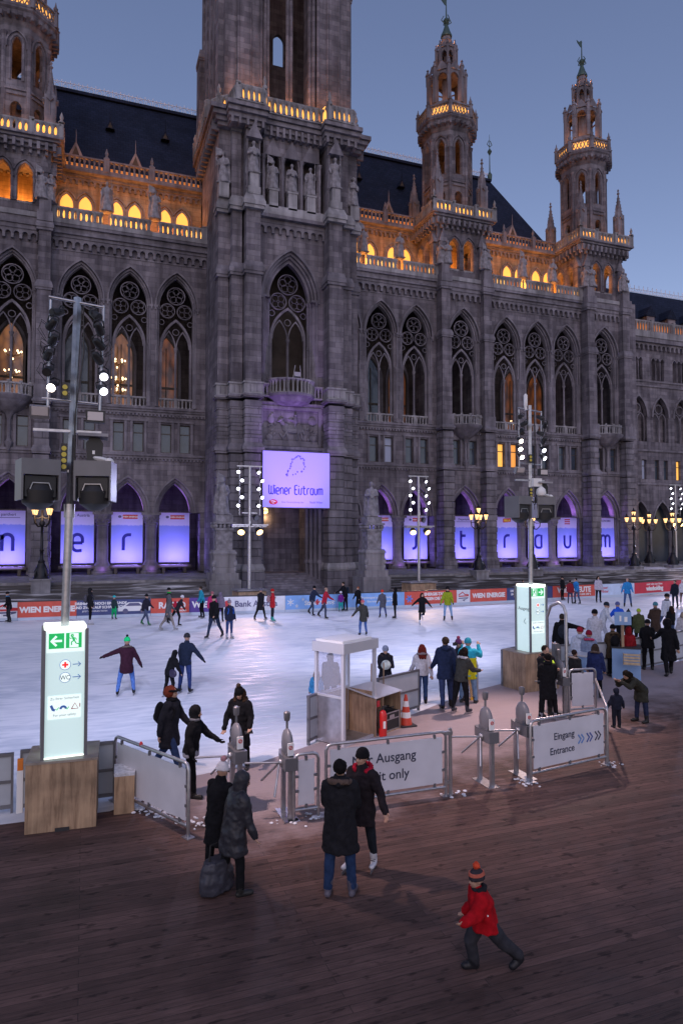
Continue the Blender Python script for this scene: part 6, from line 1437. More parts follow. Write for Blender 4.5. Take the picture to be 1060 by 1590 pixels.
for i in range(90):
    cx, cy = rn.choice(((3.05, 10.65), (3.55, 10.72), (7.74, 10.75), (7.8, 10.9), (9.9, 11.05), (6.2, 10.75))); s = rn.uniform(.01, .035)
    m.ell((cx + rn.gauss(0, .12), cy + rn.gauss(0, .1), .02 + s * .3), (s * 1.3, s * 1.3, s * .6), None, 6, 4)
tag(m.build('snow_crumbs', mat('dirty_snow', (.6, .62, .68), .8, 0, .3, 14, .8), None, None, 60), 'crumbs of trodden snow scattered on the deck beside barriers', 'snow', kind='stuff')

def near_mast(x, y, z0, H, label, lean, lit, variant):
    t = empty('floodlight_mast', (x, y, z0), label, 'light mast', 'tall grey masts rising from the glowing pillars'); h = H - z0
    Lx = lambda z: lean * z / h
    m = MB(); m.tube([(0, 0, 0), (Lx(h * .35), 0, h * .35)], .066, 14); m.build('lower_pole', STEEL, t, None, 50)
    m = MB(); m.tube([(Lx(h * .35), 0, h * .35), (Lx(h), 0, h)], .06, 4); m.lathe(Lx(h * .35), 0, [(.085, h * .33), (.085, h * .37)], 14); m.build('upper_pole', STEEL, t, None, 30)
    def z(v): return v - z0
    bars = MB(); bars.tube([(Lx(h) - .44, 0, z(8.5)), (Lx(h) + .42, .0, z(8.42))], .025, 8); bars.tube([(-.4, 0, z(6.82)), (.46, 0, z(6.78))], .022, 8); bars.box(-.52, .52, -.03, .03, z(6.28), z(6.32))
    for s in (-1, 1): bars.tube([(Lx(h) + s * .41, 0, z(8.45)), (Lx(h * .75) + s * .40, 0, z(6.65))], .022, 8)
    bars.build('crossbars', STEEL, t, None, 50)
    rn = random.Random(variant)
    for s in (-1, 1):
        for k in range(6):
            zz = z(8.2 - k * .245); c = (Lx(h * .85) + s * (.40 + rn.uniform(-.05, .05)), -.12, zz); on = (s, k) in lit
            tgt = (s * .8 + rn.uniform(-.6, .6), -2.2, zz - 1.3) if on or k > 3 else (s * rn.uniform(1, 2.5), rn.choice((-1.5, 2.5)), zz - rn.uniform(.5, 1.6))
            parlamp(t, c, tgt, .072, .22, (LAMPW if s > 0 else emat('warm_white_lens', (1, .85, .75), 14.0)) if on else BLACK)
    cb = MB()
    for i in range(12):
        s = rn.choice((-1, 1)); zz = z(rn.uniform(7.1, 8.3)); x0 = Lx(h * .85) + s * .42
        cb.tube([(x0, -.03, zz), (x0 + s * .1, -.1, zz + .06), (x0 + s * rn.uniform(.08, .16), -.12, zz - .08), (x0 + s * .03, -.05, zz - rn.uniform(.12, .25))], .006, 4)
    cb.tube([(Lx(h) + .09, -.08, z(8.4)), (Lx(h * .9) + .12, -.09, z(7.6)), (.1, -.09, z(6.5)), (.12, -.1, z(5.6)), (.25, -.1, z(5.3))], .012, 5); cb.tube([(Lx(h) + .07, -.09, z(8.35)), (.13, -.1, z(7.0)), (.09, -.1, z(5.4))], .009, 5)
    cb.build('cables', BLACK, t, None, 60)
    # cable ties and socket strips with yellow faces
    for i, (zz, n) in enumerate(((6.95, 2), (5.85, 4))):
        m = MB(); m.box(-.1 - .0, .0, -.13, -.07, z(zz) - .05 * n - .03, z(zz) + .05 * n + .03); o = m.build('socket_strip', BLACK, t)
        for k in range(n): m = MB(); m.tube([(-.05, -.13, z(zz) + (k - (n - 1) / 2) * .1), (-.05, -.145, z(zz) + (k - (n - 1) / 2) * .1)], .04, 10); m.build('yellow_socket', mat('yellow_plastic', (.55, .45, .05), .4), o)
    # small floodlights below the bar
    for s, yy in ((-1, 6.58), (1, 6.55)):
        m = MB(); m.obox((s * .42, -.08, z(yy)), (.3, .12, .2), Matrix.Rotation(.4 * (s < 0), 3, 'X')); o = m.build('floodlight', BLACK if s > 0 else STEEL, t)
        m = MB(); m.obox((s * .42, -.15, z(yy)), (.24, .01, .14), Matrix.Rotation(.4 * (s < 0), 3, 'X')); m.build('lens', mat('pale_lens', (.55, .5, .5), .3), o)
    # hanging black speaker
    m = MB(); m.prism([(.3, z(5.78)), (.53, z(5.78)), (.55, z(6.1)), (.49, z(6.19)), (.34, z(6.19)), (.28, z(6.1))], -.16, .12); o = m.build('loudspeaker', BLACK, t)
    m = MB(); m.box(.38, .42, -.165, -.161, z(5.92), z(5.98)); m.build('label', WHT, o); m = MB(); m.box(.16, .62, -.3, .22, z(6.2), z(6.25)); m.build('snowy_shelf', PALE, t)
    # two large hooded speakers
    for s, rz in ((-1, .25), (1, -.2)):
        rot = Matrix.Rotation(rz, 3, 'Z'); c = Vector((s * .44, -.02, 0))
        def bx(mb, a): q = MB(); q.box(*a); mb.add([tuple(rot @ Vector(v) + c) for v in q.v], q.f)
        m = MB(); bx(m, (-.29, .29, -.28, .28, z(5.55), z(5.8))); bx(m, (-.29, -.26, -.28, .28, z(5.15), z(5.55))); bx(m, (.26, .29, -.28, .28, z(5.15), z(5.55))); hd = m.build('hood', mat('grey_rain_hood', (.15, .15, .165), .4, 0, .1, 3), t)
        m = MB(); bx(m, (-.23, .23, -.22, .2, z(5.2), z(5.53))); q = MB(); q.lathe(0, -.05, [(.1, z(5.0)), (.24, z(5.1)), (.27, z(5.3)), (.2, z(5.4))], 16); m.add([tuple(rot @ Vector(v) + c) for v in q.v], q.f); m.build('speaker', BLACK, t, None, 40)
        q = MB(); q.tube([(-.17, -.24, z(5.28)), (-.12, -.24, z(5.42)), (.12, -.24, z(5.42)), (.17, -.24, z(5.28))], .012, 6); m = MB(); m.add([tuple(rot @ Vector(v) + c) for v in q.v], q.f); m.build('bracket', STEEL, t)
    m = MB(); m.box(-.44, .44, -.03, .03, z(5.62), z(5.66)); m.build('speaker_arm', STEEL, t)
    m = MB(); m.ell((.52, -.1, z(5.84)), (.16, .12, .05), Matrix.Rotation(.2, 3, 'Y'), 10, 6); m.ell((.64, -.15, z(5.81)), (.08, .08, .06), None, 8, 6); m.build('snow_lump', WHT, t, None, 60)
    if variant == 2:
        m = MB(); m.lathe(.26, -.2, [(.02, z(6.12)), (.13, z(6.02)), (.15, z(5.9)), (.12, z(5.83)), (.02, z(5.8))], 12); m.box(.0, .3, -.2, -.1, z(6.1), z(6.35)); m.build('camera_dome', WHT, t, None, 50)
        m = MB(); m.lathe(-.12, 0, [(.05, z(8.45)), (.045, z(8.55)), (.06, z(8.6)), (.06, z(8.9)), (.02, z(8.95))], 8); m.build('antenna', WHT, t, None, 50)
    return t
near_mast(-.28, 12.02, 3.08, 8.54, 'nearer tall grey floodlight mast with hooded speakers, rising from the left glowing pillar', .12, {(-1, 5), (1, 5), (1, 4)}, 1)
near_mast(12.66, 17.4, 3.08, 8.6, 'farther tall grey floodlight mast with camera dome, rising from the right glowing pillar', .04, {(-1, 3), (-1, 4), (-1, 5), (1, 5), (1, 4)}, 2)
# light of the lit heads
lamp('SPOT', (.25, 12.6, 6.9), 1250, (.64, .66, 1), .12, aim=(6, 21, 0), spot=92, blend=.9)
lamp('SPOT', (.55, 11.4, 6.7), 1900, (1, .70, .66), .14, aim=(5.0, 11.6, 0), spot=72, blend=1.0)
lamp('SPOT', (-.85, 12.6, 6.9), 1250, (.64, .66, 1), .12, aim=(-2, 22, 0), spot=92, blend=.9)
lamp('SPOT', (12.4, 16.7, 6.8), 2500, (1, .68, .62), .15, aim=(9.8, 14.0, 0), spot=66, blend=1.0)
lamp('SPOT', (12.4, 18.1, 6.9), 3600, (.68, .68, 1), .15, aim=(11, 29, 0), spot=96, blend=.9)
# ------------------------------------------------------------------ booth
F0, R0_ = Vector(gp(533, 1162)[:2]), Vector(gp(581, 1144)[:2]); (loc, rz, LB) = frame2(F0, R0_)
bt = empty('booth', (*F0, .02), 'small open booth with white roof, glass pane and plywood lining at the ice edge', 'booth', None, rz); DB = .78
ALU = mat('white_aluminium', (.62, .63, .68), .35, .3); m = MB()
for a, b in ((0, 0), (LB, 0), (0, DB), (LB, DB)): m.box(a - .035, a + .035, b - .035, b + .035, 0, 2.0)
m.box(.036, LB - .036, DB - .03, DB + .03, 1.0, 1.05); m.box(-.03, .03, .036, DB - .036, 1.02, 1.07); m.box(.036, LB - .036, -.03, .03, 0, .05); m.build('frame', ALU, bt)
m = MB(); m.box(-.07, LB + .07, -.07, DB + .07, 2.0, 2.22); o = m.build('roof', ALU, bt); m = MB(); m.box(-.02, LB - .1, -.0, DB, 2.221, 2.27); m.build('roof_snow', WHT, o)
m = MB(); m.box(-.02, .0, .036, DB - .036, .02, 1.02); m.build('metal_side', mat('scuffed_aluminium', (.45, .45, .5), .3, .7, .2, 5), bt)
m = MB(); m.box(.0, LB, DB - .02, DB - .0, .02, 1.0); m.box(LB - .02, LB, .036, DB - .036, .02, 1.0); m.box(.0, .015, .036, DB - .036, .02, 1.0); m.build('plywood_lining', WOOD, bt)
m = MB(); m.box(.02, LB - .02, .03, DB - .03, .0, .03); m.build('floor', mat('wet_plywood_lid', (.30, .25, .21), .4), bt)
def glassm():
    m, t, b = newmat('scratched_clear_plastic'); b.inputs['Base Color'].default_value = (.8, .85, .95, 1); b.inputs['Roughness'].default_value = .08
    tr = N(t, 'ShaderNodeBsdfTransparent'); tr.inputs[0].default_value = (.86, .86, .92, 1); mx = N(t, 'ShaderNodeMixShader'); mx.inputs[0].default_value = .78
    t.links.new(b.outputs[0], mx.inputs[1]); t.links.new(tr.outputs[0], mx.inputs[2]); t.links.new(mx.outputs[0], t.nodes['Material Output'].inputs[0]); return m
CLEAR = glassm()
m = MB(); m.box(-.006, .006, .036, DB - .036, 1.07, 2.0); m.build('clear_pane', CLEAR, bt)
m = MB(); m.tube([(.35, DB - .1, .72), (.75, DB - .1, .72)], .04, 8); m.build('roll', STEELD, bt)
for x in (6.62, 6.95): m = MB(); m.tube([(x, 15.55, .02), (x + .03, 15.6, 1.45)], .018, 6); tag(m.build('wooden_stick', WOOD), 'thin wooden stick standing behind the booth, %s of two' % ('left' if x < 6.8 else 'right'), 'stick')
# cabinet with case, extinguisher, cone
F1, R1_ = Vector(gp(583, 1146)[:2]), Vector(gp(622, 1132)[:2]); (loc, rz, LC) = frame2(F1, R1_)
cb = empty('cabinet', (*F1, .02), 'open plywood cabinet with sloping white lid holding a black case', 'cabinet', None, rz)
m = MB(); m.box(.28, .3, 0, .8, 0, .86); m.box(LC - .02, LC, 0, .8, 0, .86); m.box(0, LC, .78, .8, 0, .86); m.box(0, .02, 0, .8, 0, .86); m.box(.301, LC - .021, 0, .779, 0, .02); m.build('carcass', WOOD, cb)
m = MB(); m.add([(-.03, -.03, .88), (LC + .02, -.03, .90), (LC + .02, .85, 1.0), (-.03, .85, 1.0), (-.03, -.03, .86), (LC + .02, -.03, .88), (LC + .02, .85, .98), (-.03, .85, .98)], [(0, 1, 2, 3), (7, 6, 5, 4), (0, 4, 5, 1), (1, 5, 6, 2), (2, 6, 7, 3), (3, 7, 4, 0)]); m.build('lid', ALU, cb)
m = MB(); m.box(.05, .16, -.004, .0, .66, .8); m.build('red_notice', RED, cb)
rot = Matrix.Rotation(rz, 3, 'Z'); c0 = Vector((*F1, .04)) + rot @ Vector((.32, .02, 0))
cs = empty('flight_case', c0, 'black flight case with silver edges inside the plywood cabinet', 'flight case', None, rz); w = LC - .36
m = MB(); m.box(0, w, 0, .5, 0, .42); m.build('body', BLACK, cs); m = MB()
for z in (0, .25, .4): m.box(-.01, w + .01, -.01, .0, z, z + .025)
for x in (0, w - .02): m.box(x, x + .02, -.012, 0, 0, .42)
m.box(w * .35, w * .65, -.02, -.01, .28, .36); m.build('silver_edges', STEEL, cs)
m = MB(); rn = random.Random(3)
for i in range(14): m.tube([(rn.uniform(.05, w - .05), rn.uniform(.05, .4), .44), (rn.uniform(.05, w - .05), rn.uniform(.05, .4), .5), (rn.uniform(.05, w - .05), rn.uniform(.05, .4), .44)], .015, 5)
m.build('cable_tangle', BLACK, cs)
ex = empty('fire_extinguisher', (*(F1 + Vector((.14 * math.cos(rz) + .1 * math.sin(rz), .14 * math.sin(rz) - .1 * math.cos(rz)))), .02), 'red fire extinguisher standing beside the plywood cabinet', 'fire extinguisher')
m = MB(); m.lathe(0, 0, [(.085, 0), (.09, .03), (.09, .5), (.06, .57), (.025, .6)], 14); m.build('cylinder', mat('glossy_red', (.55, .02, .02), .25), ex, None, 50)
m = MB(); m.lathe(0, 0, [(.03, .6), (.03, .66)], 8); m.box(-.02, .1, -.015, .015, .66, .69); m.tube([(-.02, 0, .64), (-.1, 0, .6), (-.11, -.02, .35), (-.1, -.03, .2)], .012, 6); m.build('valve_and_hose', BLACK, ex)
m = MB(); m.box(-.03, .03, -.094, -.088, .2, .36); m.build('label', WHT, ex)
cn = empty('traffic_cone', (*gp(630, 1128)[:2], .02), 'red and white striped traffic cone next to the plywood cabinet', 'traffic cone')
m = MB(); m.box(-.2, .2, -.2, .2, 0, .035); m.build('base', RUBBER, cn)
for i, (z0, z1) in enumerate(((.035, .2), (.2, .33), (.33, .46), (.46, .59), (.59, .74))):
    r = lambda z: .155 - z * .17; m = MB(); m.lathe(0, 0, [(r(z0), z0), (r(z1), z1)], 16); m.build('red_band' if i % 2 == 0 else 'white_band', mat('cone_red', (.6, .06, .03), .4) if i % 2 == 0 else WHT, cn, None, 60)
# wet floor sign and glass gate
ws = empty('wet_floor_sign', (*gp(728, 1086)[:2], .02), 'folding yellow caution sign standing behind the glass gate', 'caution sign', None, .4)
for s in (-1, 1): m = MB(); m.add([(-.15, s * .16, 0), (.15, s * .16, 0), (.07, s * .02, .64), (-.07, s * .02, .64), (-.15, s * .18, 0), (.15, s * .18, 0), (.07, s * .035, .64), (-.07, s * .035, .64)], [(0, 1, 2, 3), (4, 7, 6, 5), (0, 4, 5, 1), (1, 5, 6, 2), (2, 6, 7, 3), (3, 7, 4, 0)]); m.build('leaf', mat('caution_yellow', (.75, .42, .02), .45), ws)
gt = empty('glass_gate', (*gp(741, 1091)[:2], .02), 'curved steel rail with a clear pane at the end of the ice opening', 'gate', None, 2.2)
m = MB(); m.tube([(0, 0, 0), (0, 0, 1.0), (.03, 0, 1.1), (.12, 0, 1.17), (.5, 0, 1.25)], .03, 8); m.tube([(.5, 0, 0), (.5, 0, 1.25)], .03, 8); m.build('rail', STEEL, gt, None, 60); m = MB(); m.box(.04, .46, -.005, .005, .1, 1.1); m.build('clear_pane', CLEAR, gt)
# blue voucher box with crate and sign
F2 = Vector(gp(995, 1058)[:2]); bb = empty('blue_counter', (*F2, .02), 'pale blue cube shaped counter with a black top in the crowd at right', 'counter', None, R(48))
m = MB(); m.box(-.0, .85, 0, .85, 0, .98); PB = mat('pale_blue_laminate', (.22, .36, .60), .4, 0, .1, 2); m.build('body', PB, bb); m = MB(); m.box(-.03, .88, -.03, .88, .98, 1.02); m.build('black_top', BLACK, bb)
sg = empty('post_sign', (F2.x - .3, F2.y + .45, 1.04), 'pale blue sign board on a wooden post standing on the blue counter', 'sign', None, R(-18))
m = MB(); m.box(-.04, .04, -.03, .03, 0, .75); m.build('post', WOOD, sg); m = MB(); m.box(-.27, .27, -.06, -.03, .7, 1.12); o = m.build('board', PB, sg); m = MB(); m.box(-.12, -.06, -.066, -.06, .82, 1.0); m.box(.04, .14, -.066, -.06, .8, .96); m.build('pictograms', WHT, o)
ct = empty('wooden_crate', (F2.x - .32, F2.y + .05, .55), 'small slatted wooden crate fixed to the side of the blue counter', 'crate', None, R(-42))
m = MB()
for k in range(4): m.box(-.25, .25, -.2, -.185, .02 + k * .09, .08 + k * .09); m.box(-.25, -.235, -.2, .0, .02 + k * .09, .08 + k * .09); m.box(.235, .25, -.2, 0, .02 + k * .09, .08 + k * .09)
m.box(-.25, .25, -.2, 0, .0, .015); m.build('slats', mat('raw_crate_wood', (.5, .38, .24), .7, 0, .2, 8), ct)
ut = empty('blue_bin', (*gp(905, 1070)[:2], .02), 'pale blue box with white lettering behind the queue', 'counter'); m = MB(); m.obox((0, 0, .5), (.5, .5, 1.0), Matrix.Rotation(.3, 3, 'Z')); m.build('body', PB, ut); m = MB(); m.obox((0, 0, 1.02), (.6, .6, .05), Matrix.Rotation(.3, 3, 'Z')); m.build('lid', ALU, ut)
# ================================================================== PEOPLE
SKIN = mat('skin', (.42, .25, .18), .55, 0, .08, 20)
PM = []
def cmat(c, kind='cloth'):
    n = '%s_%02x%02x%02x' % (kind, *[int(min(1, max(0, v)) * 255) for v in c])
    c = tuple(v * .72 for v in c) if max(c) < .1 else c; return mat(n, c, .92 if kind != 'shiny' else .42, 0, .22, 14 if kind != 'shiny' else 7, .35 if kind != 'fur' else 1.0, spec=.12 if kind != 'shiny' else .3)
DTX = bpy.data.textures.new('cloth_folds', 'CLOUDS'); DTX.noise_scale = .11; DTX.noise_depth = 2
FTX = bpy.data.textures.new('fur_noise', 'CLOUDS'); FTX.noise_scale = .02; FTX.noise_depth = 2
def soft(mb, name, m, parent, vox, it=3, disp=0.0, fur=False):
    o = mb.build(name, m, parent); r = o.modifiers.new('r', 'REMESH'); r.mode = 'VOXEL'; r.voxel_size = vox; r.use_smooth_shade = True
    s = o.modifiers.new('s', 'SMOOTH'); s.iterations = it; s.factor = .5
    if disp: d = o.modifiers.new('d', 'DISPLACE'); d.texture = DTX; d.strength = disp; d.mid_level = .42
    if fur: d = o.modifiers.new('f', 'DISPLACE'); d.texture = FTX; d.strength = .03; d.mid_level = .4
    PM.append(o); return o
V3 = Vector
class HP(Vector): pass
POSE = {
 'stand': dict(L=(2, 4, 4), R=(-2, 4, 2), aL=(5, 8, 12), aR=(5, 8, 12)),
 'walk': dict(L=(24, 2, 8), R=(-20, 2, 14), aL=(-20, 8, 15), aR=(22, 8, 25), lean=5),
 'stride': dict(L=(18, 6, 18), R=(-22, 10, 18), aL=(-15, 22, 20), aR=(30, 18, 30), lean=12),
 'glide': dict(L=(12, 7, 22), R=(4, 10, 18), aL=(4, 16, 18), aR=(14, 12, 28), lean=10),
 'push': dict(L=(22, 4, 30), R=(-32, 12, 10), aL=(20, 30, 15), aR=(-20, 28, 15), lean=18),
 'hands': dict(L=(2, 4, 4), R=(-2, 4, 2), aL=(22, 4, 85), aR=(22, 4, 85), fin=30),
 'photo': dict(L=(2, 8, 4), R=(-2, 8, 2), aL=(62, 22, 100), aR=(62, 22, 100), fin=35),
 'kick': dict(L=(4, 4, 8), R=(-18, 5, 60), aL=(5, 50, 10), aR=(5, 35, 15), lean=6)}
def person(label, px, py, ytop, yaw, pose='stand', j=(.03, .03, .04), jl=.12, t=(.03, .04, .07), hat=None, hood=None, fur=None, hair=None, shoe='boot', sc=(.03, .03, .03), gl=None, shiny=False,
           scarf=None, grp=None, z=.0, head=(0, 0), over=None, wide=1.0, jt=None, hs=1.0, th=1.0, extra=None, face=False, hmin=1.5, hmax=1.92, side=0):
    g = gp(px, py, z); P = dict(POSE[pose]); P.update(over or {})
    near = g[1] < 19; mid = g[1] < 30; vx = .012 if g[1] < 11.5 else (.016 if near else (.024 if mid else .034))
    # skeleton (1.75 m figure facing -Y)
    J = {}; D = lambda f, o, s: V3((s * math.sin(R(o)), -math.sin(R(f)) * math.cos(R(o)), -math.cos(R(f)) * math.cos(R(o))))
    hip = V3((0, 0, 0)); lean = P.get('lean', 0); up = V3((math.sin(R(side)), -math.sin(R(lean)), math.cos(R(lean)) * math.cos(R(side)))).normalized()
    for s, k in ((-1, 'L'), (1, 'R')):
        f, o, kn = P[k]; h = hip + V3((s * .095, 0, 0)); kne = h + D(f, o, s) * .43; an = kne + D(f - kn, o * .6, s) * .41; J['h' + k], J['k' + k], J['a' + k] = h, kne, an
        fp = min(0, (f - kn)) * .8 if f - kn < -22 else 0; J['f' + k] = V3((s * .12, -math.cos(R(fp)), math.sin(R(fp)) * 1.0)).normalized()
    ch = hip + up * .33; sh = hip + up * .50; nk = hip + up * .57
    hd = nk + V3((0, -math.sin(R(lean * .5 + head[0])), math.cos(R(lean * .5 + head[0])))) * .13
    for s, k in ((-1, 'aL'), (1, 'aR')):
        f, o, el = P[k]; S = sh + V3((s * .185, 0, -.02)); e = S + D(f - lean * .0, o, s) * .285; fd = D(f + el, o - P.get('fin', 0) * (1 if el > 60 else .3), s); w = e + fd * .25; J['s' + k], J['e' + k], J['w' + k], J['d' + k] = S, e, w, fd
    sole = min(min((J['a' + k].z - .085) for k in 'LR'), 99); hd = hd + up * .02 * (hs - 1) * 5; top = hd.z + .125 * hs + (.02 if hat else 0) + (.05 if hat and hat[1] else 0); H = top - sole
    want = zat(px, ytop, g[1]) - z; full = 1.75 * want / H; full = max(hmin, min(hmax, full)); sc_ = full / 1.75
    T = lambda p: V3((p[0], p[1], p[2] - sole)) * sc_
    root = empty('person', (g[0], g[1], z), label, 'person', grp, R(yaw) - TH); f_ = sc_
    if shoe == 'skate':
        root.location.z += .05 * sc_
    def C(mb, a, b, ra, rb, n=12): mb.cap(T(a), T(b), ra * f_, rb * f_, n)
    def E(mb, c, r, rot=None, nu=14, nv=9): q = f_ * (hs if isinstance(c, HP) else 1); mb.ell(T(c), (r[0] * q, r[1] * q, r[2] * q), rot, nu, nv)
    hr = Matrix.Rotation(R(head[1]), 3, 'Z') @ Matrix.Rotation(-R(head[0] + lean * .5), 3, 'X') if False else Matrix.Rotation(R(head[1]), 3, 'Z') @ Matrix.Rotation(R(head[0] + lean * .5), 3, 'X')
    hp = lambda x, y, zz: HP(hd + hr @ V3((x * hs, y * hs, zz * hs)))
    # body
    b = MB(); E(b, hip + up * .03, (.13, .085, .11)); C(b, hip + up * .08, ch, .105, .11); C(b, ch, sh - up * .03, .11, .07); C(b, sh - up * .02, hd, .058, .055)
    C(b, J['saL'], J['saR'], .045, .045)
    for k in 'LR':
        C(b, J['h' + k], J['k' + k], .082, .055); C(b, J['k' + k], J['a' + k], .055, .038); C(b, J['a' + k] + V3((0, 0, -.03)), J['a' + k] + J['f' + k] * .13 + V3((0, 0, -.05)), .038, .03)
    for k, s in (('aL', -1), ('aR', 1)):
        C(b, J['s' + k], J['e' + k], .04, .034); C(b, J['e' + k], J['w' + k], .032, .026)
        fd = J['d' + k].normalized(); sd = fd.cross(V3((0, 1, 0))); sd = (sd if sd.length > .1 else V3((1, 0, 0))).normalized(); nn = fd.cross(sd).normalized(); w = J['w' + k]
        hb = b
        if gl: hb = MB()
        if near:
            pm = w + fd * .055; E(hb, pm, (.04, .022, .05), fd.to_track_quat('Z', 'Y').to_matrix(), 10, 7)
            for i, ln in enumerate((.066, .078, .073, .056)):
                a0 = w + fd * .085 + sd * ((i - 1.5) * .021); a1 = a0 + fd * ln * .5 + nn * .012; a2 = a1 + fd * ln * .4 + nn * .028; C(hb, a0, a1, .0125, .0115, 6); C(hb, a1, a2, .0115, .009, 6)
            a0 = w + fd * .03 + sd * .033; C(hb, a0, a0 + fd * .035 + sd * .03 + nn * .01, .015, .0125, 6); C(hb, a0 + fd * .035 + sd * .03 + nn * .01, a0 + fd * .062 + sd * .034 + nn * .025, .0125, .010, 6)
            C(hb, w - fd * .02, w + fd * .03, .027, .026)
        else: E(hb, w + fd * .07, (.038, .03, .075), fd.to_track_quat('Z', 'Y').to_matrix(), 8, 6); C(hb, w + fd * .03, w + fd * .06 + sd * .04, .018, .014, 6)
        if gl: soft(hb, 'glove', cmat(gl), root, .008 if near else .02, 1)
    E(b, hp(0, .012, .03), (.078, .096, .095)); E(b, hp(0, -.03, -.035), (.058, .062, .068)); E(b, hp(0, -.062, -.08), (.03, .024, .022))
    if mid:
        C(b, hp(0, -.083, .02), hp(0, -.108, -.018), .012, .0165, 8); E(b, hp(0, -.085, -.052), (.026, .014, .009)); E(b, hp(0, -.08, .032), (.055, .018, .012))
        for s in (-1, 1): E(b, hp(s * .078, .01, .0), (.012, .02, .03)); E(b, hp(s * .035, -.065, -.02), (.025, .022, .022))
    body = soft(b, 'body', SKIN, root, vx, 1 if near else 1)
    if mid and not (150 < yaw % 360 < 210):
        q = MB()
        for s in (-1, 1): E(q, hp(s * .031, -.084, .008), (.012, .009, .008), hr, 8, 6)
        q.build('eyes', mat('dark_eye', (.03, .02, .02), .2), root, None, 60)
        q = MB(); E(q, hp(0, -.098, -.054), (.022, .007, .005), hr, 8, 6); q.build('lips', mat('lips', (.35, .1, .1), .5), root, None, 60)
    # trousers
    m = MB(); E(m, hip + up * .02, (.165, .12, .14))
    for k in 'LR': C(m, J['h' + k] + V3((0, 0, .03)), J['k' + k], .1 * th, .073 * th); C(m, J['k' + k], J['a' + k] + V3((0, 0, .03)), .073 * th, (.06 if shoe != 'skate' else .052) * th)
    soft(m, 'trousers', cmat(t), root, vx * 1.15, 2, .018 if mid else 0)
    # shoes
    for k, s in (('L', -1), ('R', 1)):
        m = MB(); a = J['a' + k]; fv = J['f' + k]; dn = V3((0, 0, -.045)); sn = (J['k' + k] - a).normalized()
        if shoe == 'skate': C(m, a + sn * .11, a + V3((0, 0, -.02)), .058, .05); C(m, a + dn, a + dn + fv * .15, .045, .038); E(m, a + fv * .02 + V3((0, 0, -.03)), (.048, .07, .05))
        else: C(m, a + sn * (.13 if hs == 1 else .2), a, .064 * th, .058 * th); C(m, a + dn + V3((0, .03, 0)), a + dn + fv * .16, .047 * th, .046 * th)
        o = soft(m, 'skate_boot' if shoe == 'skate' else 'boot', cmat(sc, 'shiny'), root, .012 if near else .022, 2)
        if shoe == 'skate':
            m = MB(); c = T(a + V3((0, 0, -.115)) + fv * .05); rt_ = V3((fv.x, fv.y, fv.z)).to_track_quat('-Y', 'Z').to_matrix(); m.obox(c, (.006 * f_ + .003, .3 * f_, .045 * f_), rt_); m.obox(T(a + V3((0, 0, -.095)) + fv * .12), (.03 * f_, .06 * f_, .03 * f_), rt_); m.obox(T(a + V3((0, 0, -.095)) - fv * .03), (.03 * f_, .06 * f_, .03 * f_), rt_); m.build('blade', STEEL, o)
            if mid: m = MB(); [m.obox(T(a + fv * (.075 - .018 * i) + V3((0, 0, .012 + .02 * i))), (.07 * f_, .008 * f_, .008 * f_)) for i in range(4)]; m.build('laces', WHT if sum(sc) < 1 else RUBBER, o)
    # jacket or coat
    m = MB(); pts = [hip + up * -.04, hip + up * .1, hip + up * .24, hip + up * .38, hip + up * .48, hip + up * .55]; rr = [.2, .185, .19, .2, .165, .085]
    m.tube([T(p) for p in pts], [r * f_ * wide for r in rr], 20, [.76, .76, .74, .72, .74, .95])
    if jl > .02:
        n = 4; kk = (J['kL'] + J['kR']) / 2; dirn = ((kk - hip).normalized() * .75 + V3((0, 0, -1)) * .25).normalized()
        q = [hip + up * .12] + [hip + dirn * (jl * i / n) for i in range(n + 1)]; m.tube([T(p) for p in q], [.18 * f_ * wide] + [(.195 + jl * .09 * i / n) * f_ * wide for i in range(n + 1)], 20, [.76] * (n + 2))
    for k, s in (('aL', -1), ('aR', 1)):
        C(m, J['s' + k] + V3((-s * .03, 0, 0)), J['e' + k], .088 * wide, .068 * th); C(m, J['e' + k], J['w' + k] + J['d' + k] * .01, .068 * th, .05 * th)
    C(m, sh - up * .05, nk + up * .01, .12, .085)
    if hood == 'up':
        E(m, hp(0, .03, .035), (.108, .118, .125), hr, 16, 10); C(m, nk, hp(0, .05, -.02), .1, .1)
    jk = soft(m, 'coat' if jl > .25 else 'jacket', cmat(j, 'shiny' if shiny else 'cloth'), root, vx * 1.15, 3, .045 if near else (.03 if mid else 0))
    if jt:                                     # lower jacket panel in a second colour
        m = MB(); m.tube([T(p) for p in (hip + up * -.05 - V3((0, 0, jl)), hip, hip + up * .2, hip + up * .33)], [.215 * f_ * wide, .205 * f_ * wide, .202 * f_ * wide, .21 * f_ * wide], 20, [.77] * 4); soft(m, 'jacket_panel', cmat(jt), jk, vx * 1.15, 1, .02 if near else 0)
    if hood == 'down': m = MB(); m.tube([T(nk + V3((s_ * .11, y_, z_))) for s_, y_, z_ in ((-1, -.03, -.02), (-.8, .06, .0), (0, .12, -.01), (.8, .06, 0), (1, -.03, -.02))], [.045 * f_, .06 * f_, .075 * f_, .06 * f_, .045 * f_], 10); soft(m, 'hood', cmat(j), jk, .016 if near else .03, 2)
    if fur:
        if hood == 'up': pts = [hp(.1 * math.cos(R(a)), -.06, .03 + .12 * math.sin(R(a))) for a in range(0, 361, 30)]
        else: pts = [nk + V3((.13 * math.cos(R(a)), .03 + .115 * math.sin(R(a)), -.015 + .03 * math.sin(R(a)))) for a in range(-60, 241, 25)]
        m = MB(); m.tube([T(p) for p in pts], .036 * f_, 8); soft(m, 'fur_trim', cmat(fur, 'fur'), jk, .012 if near else .024, 1, 0, near)
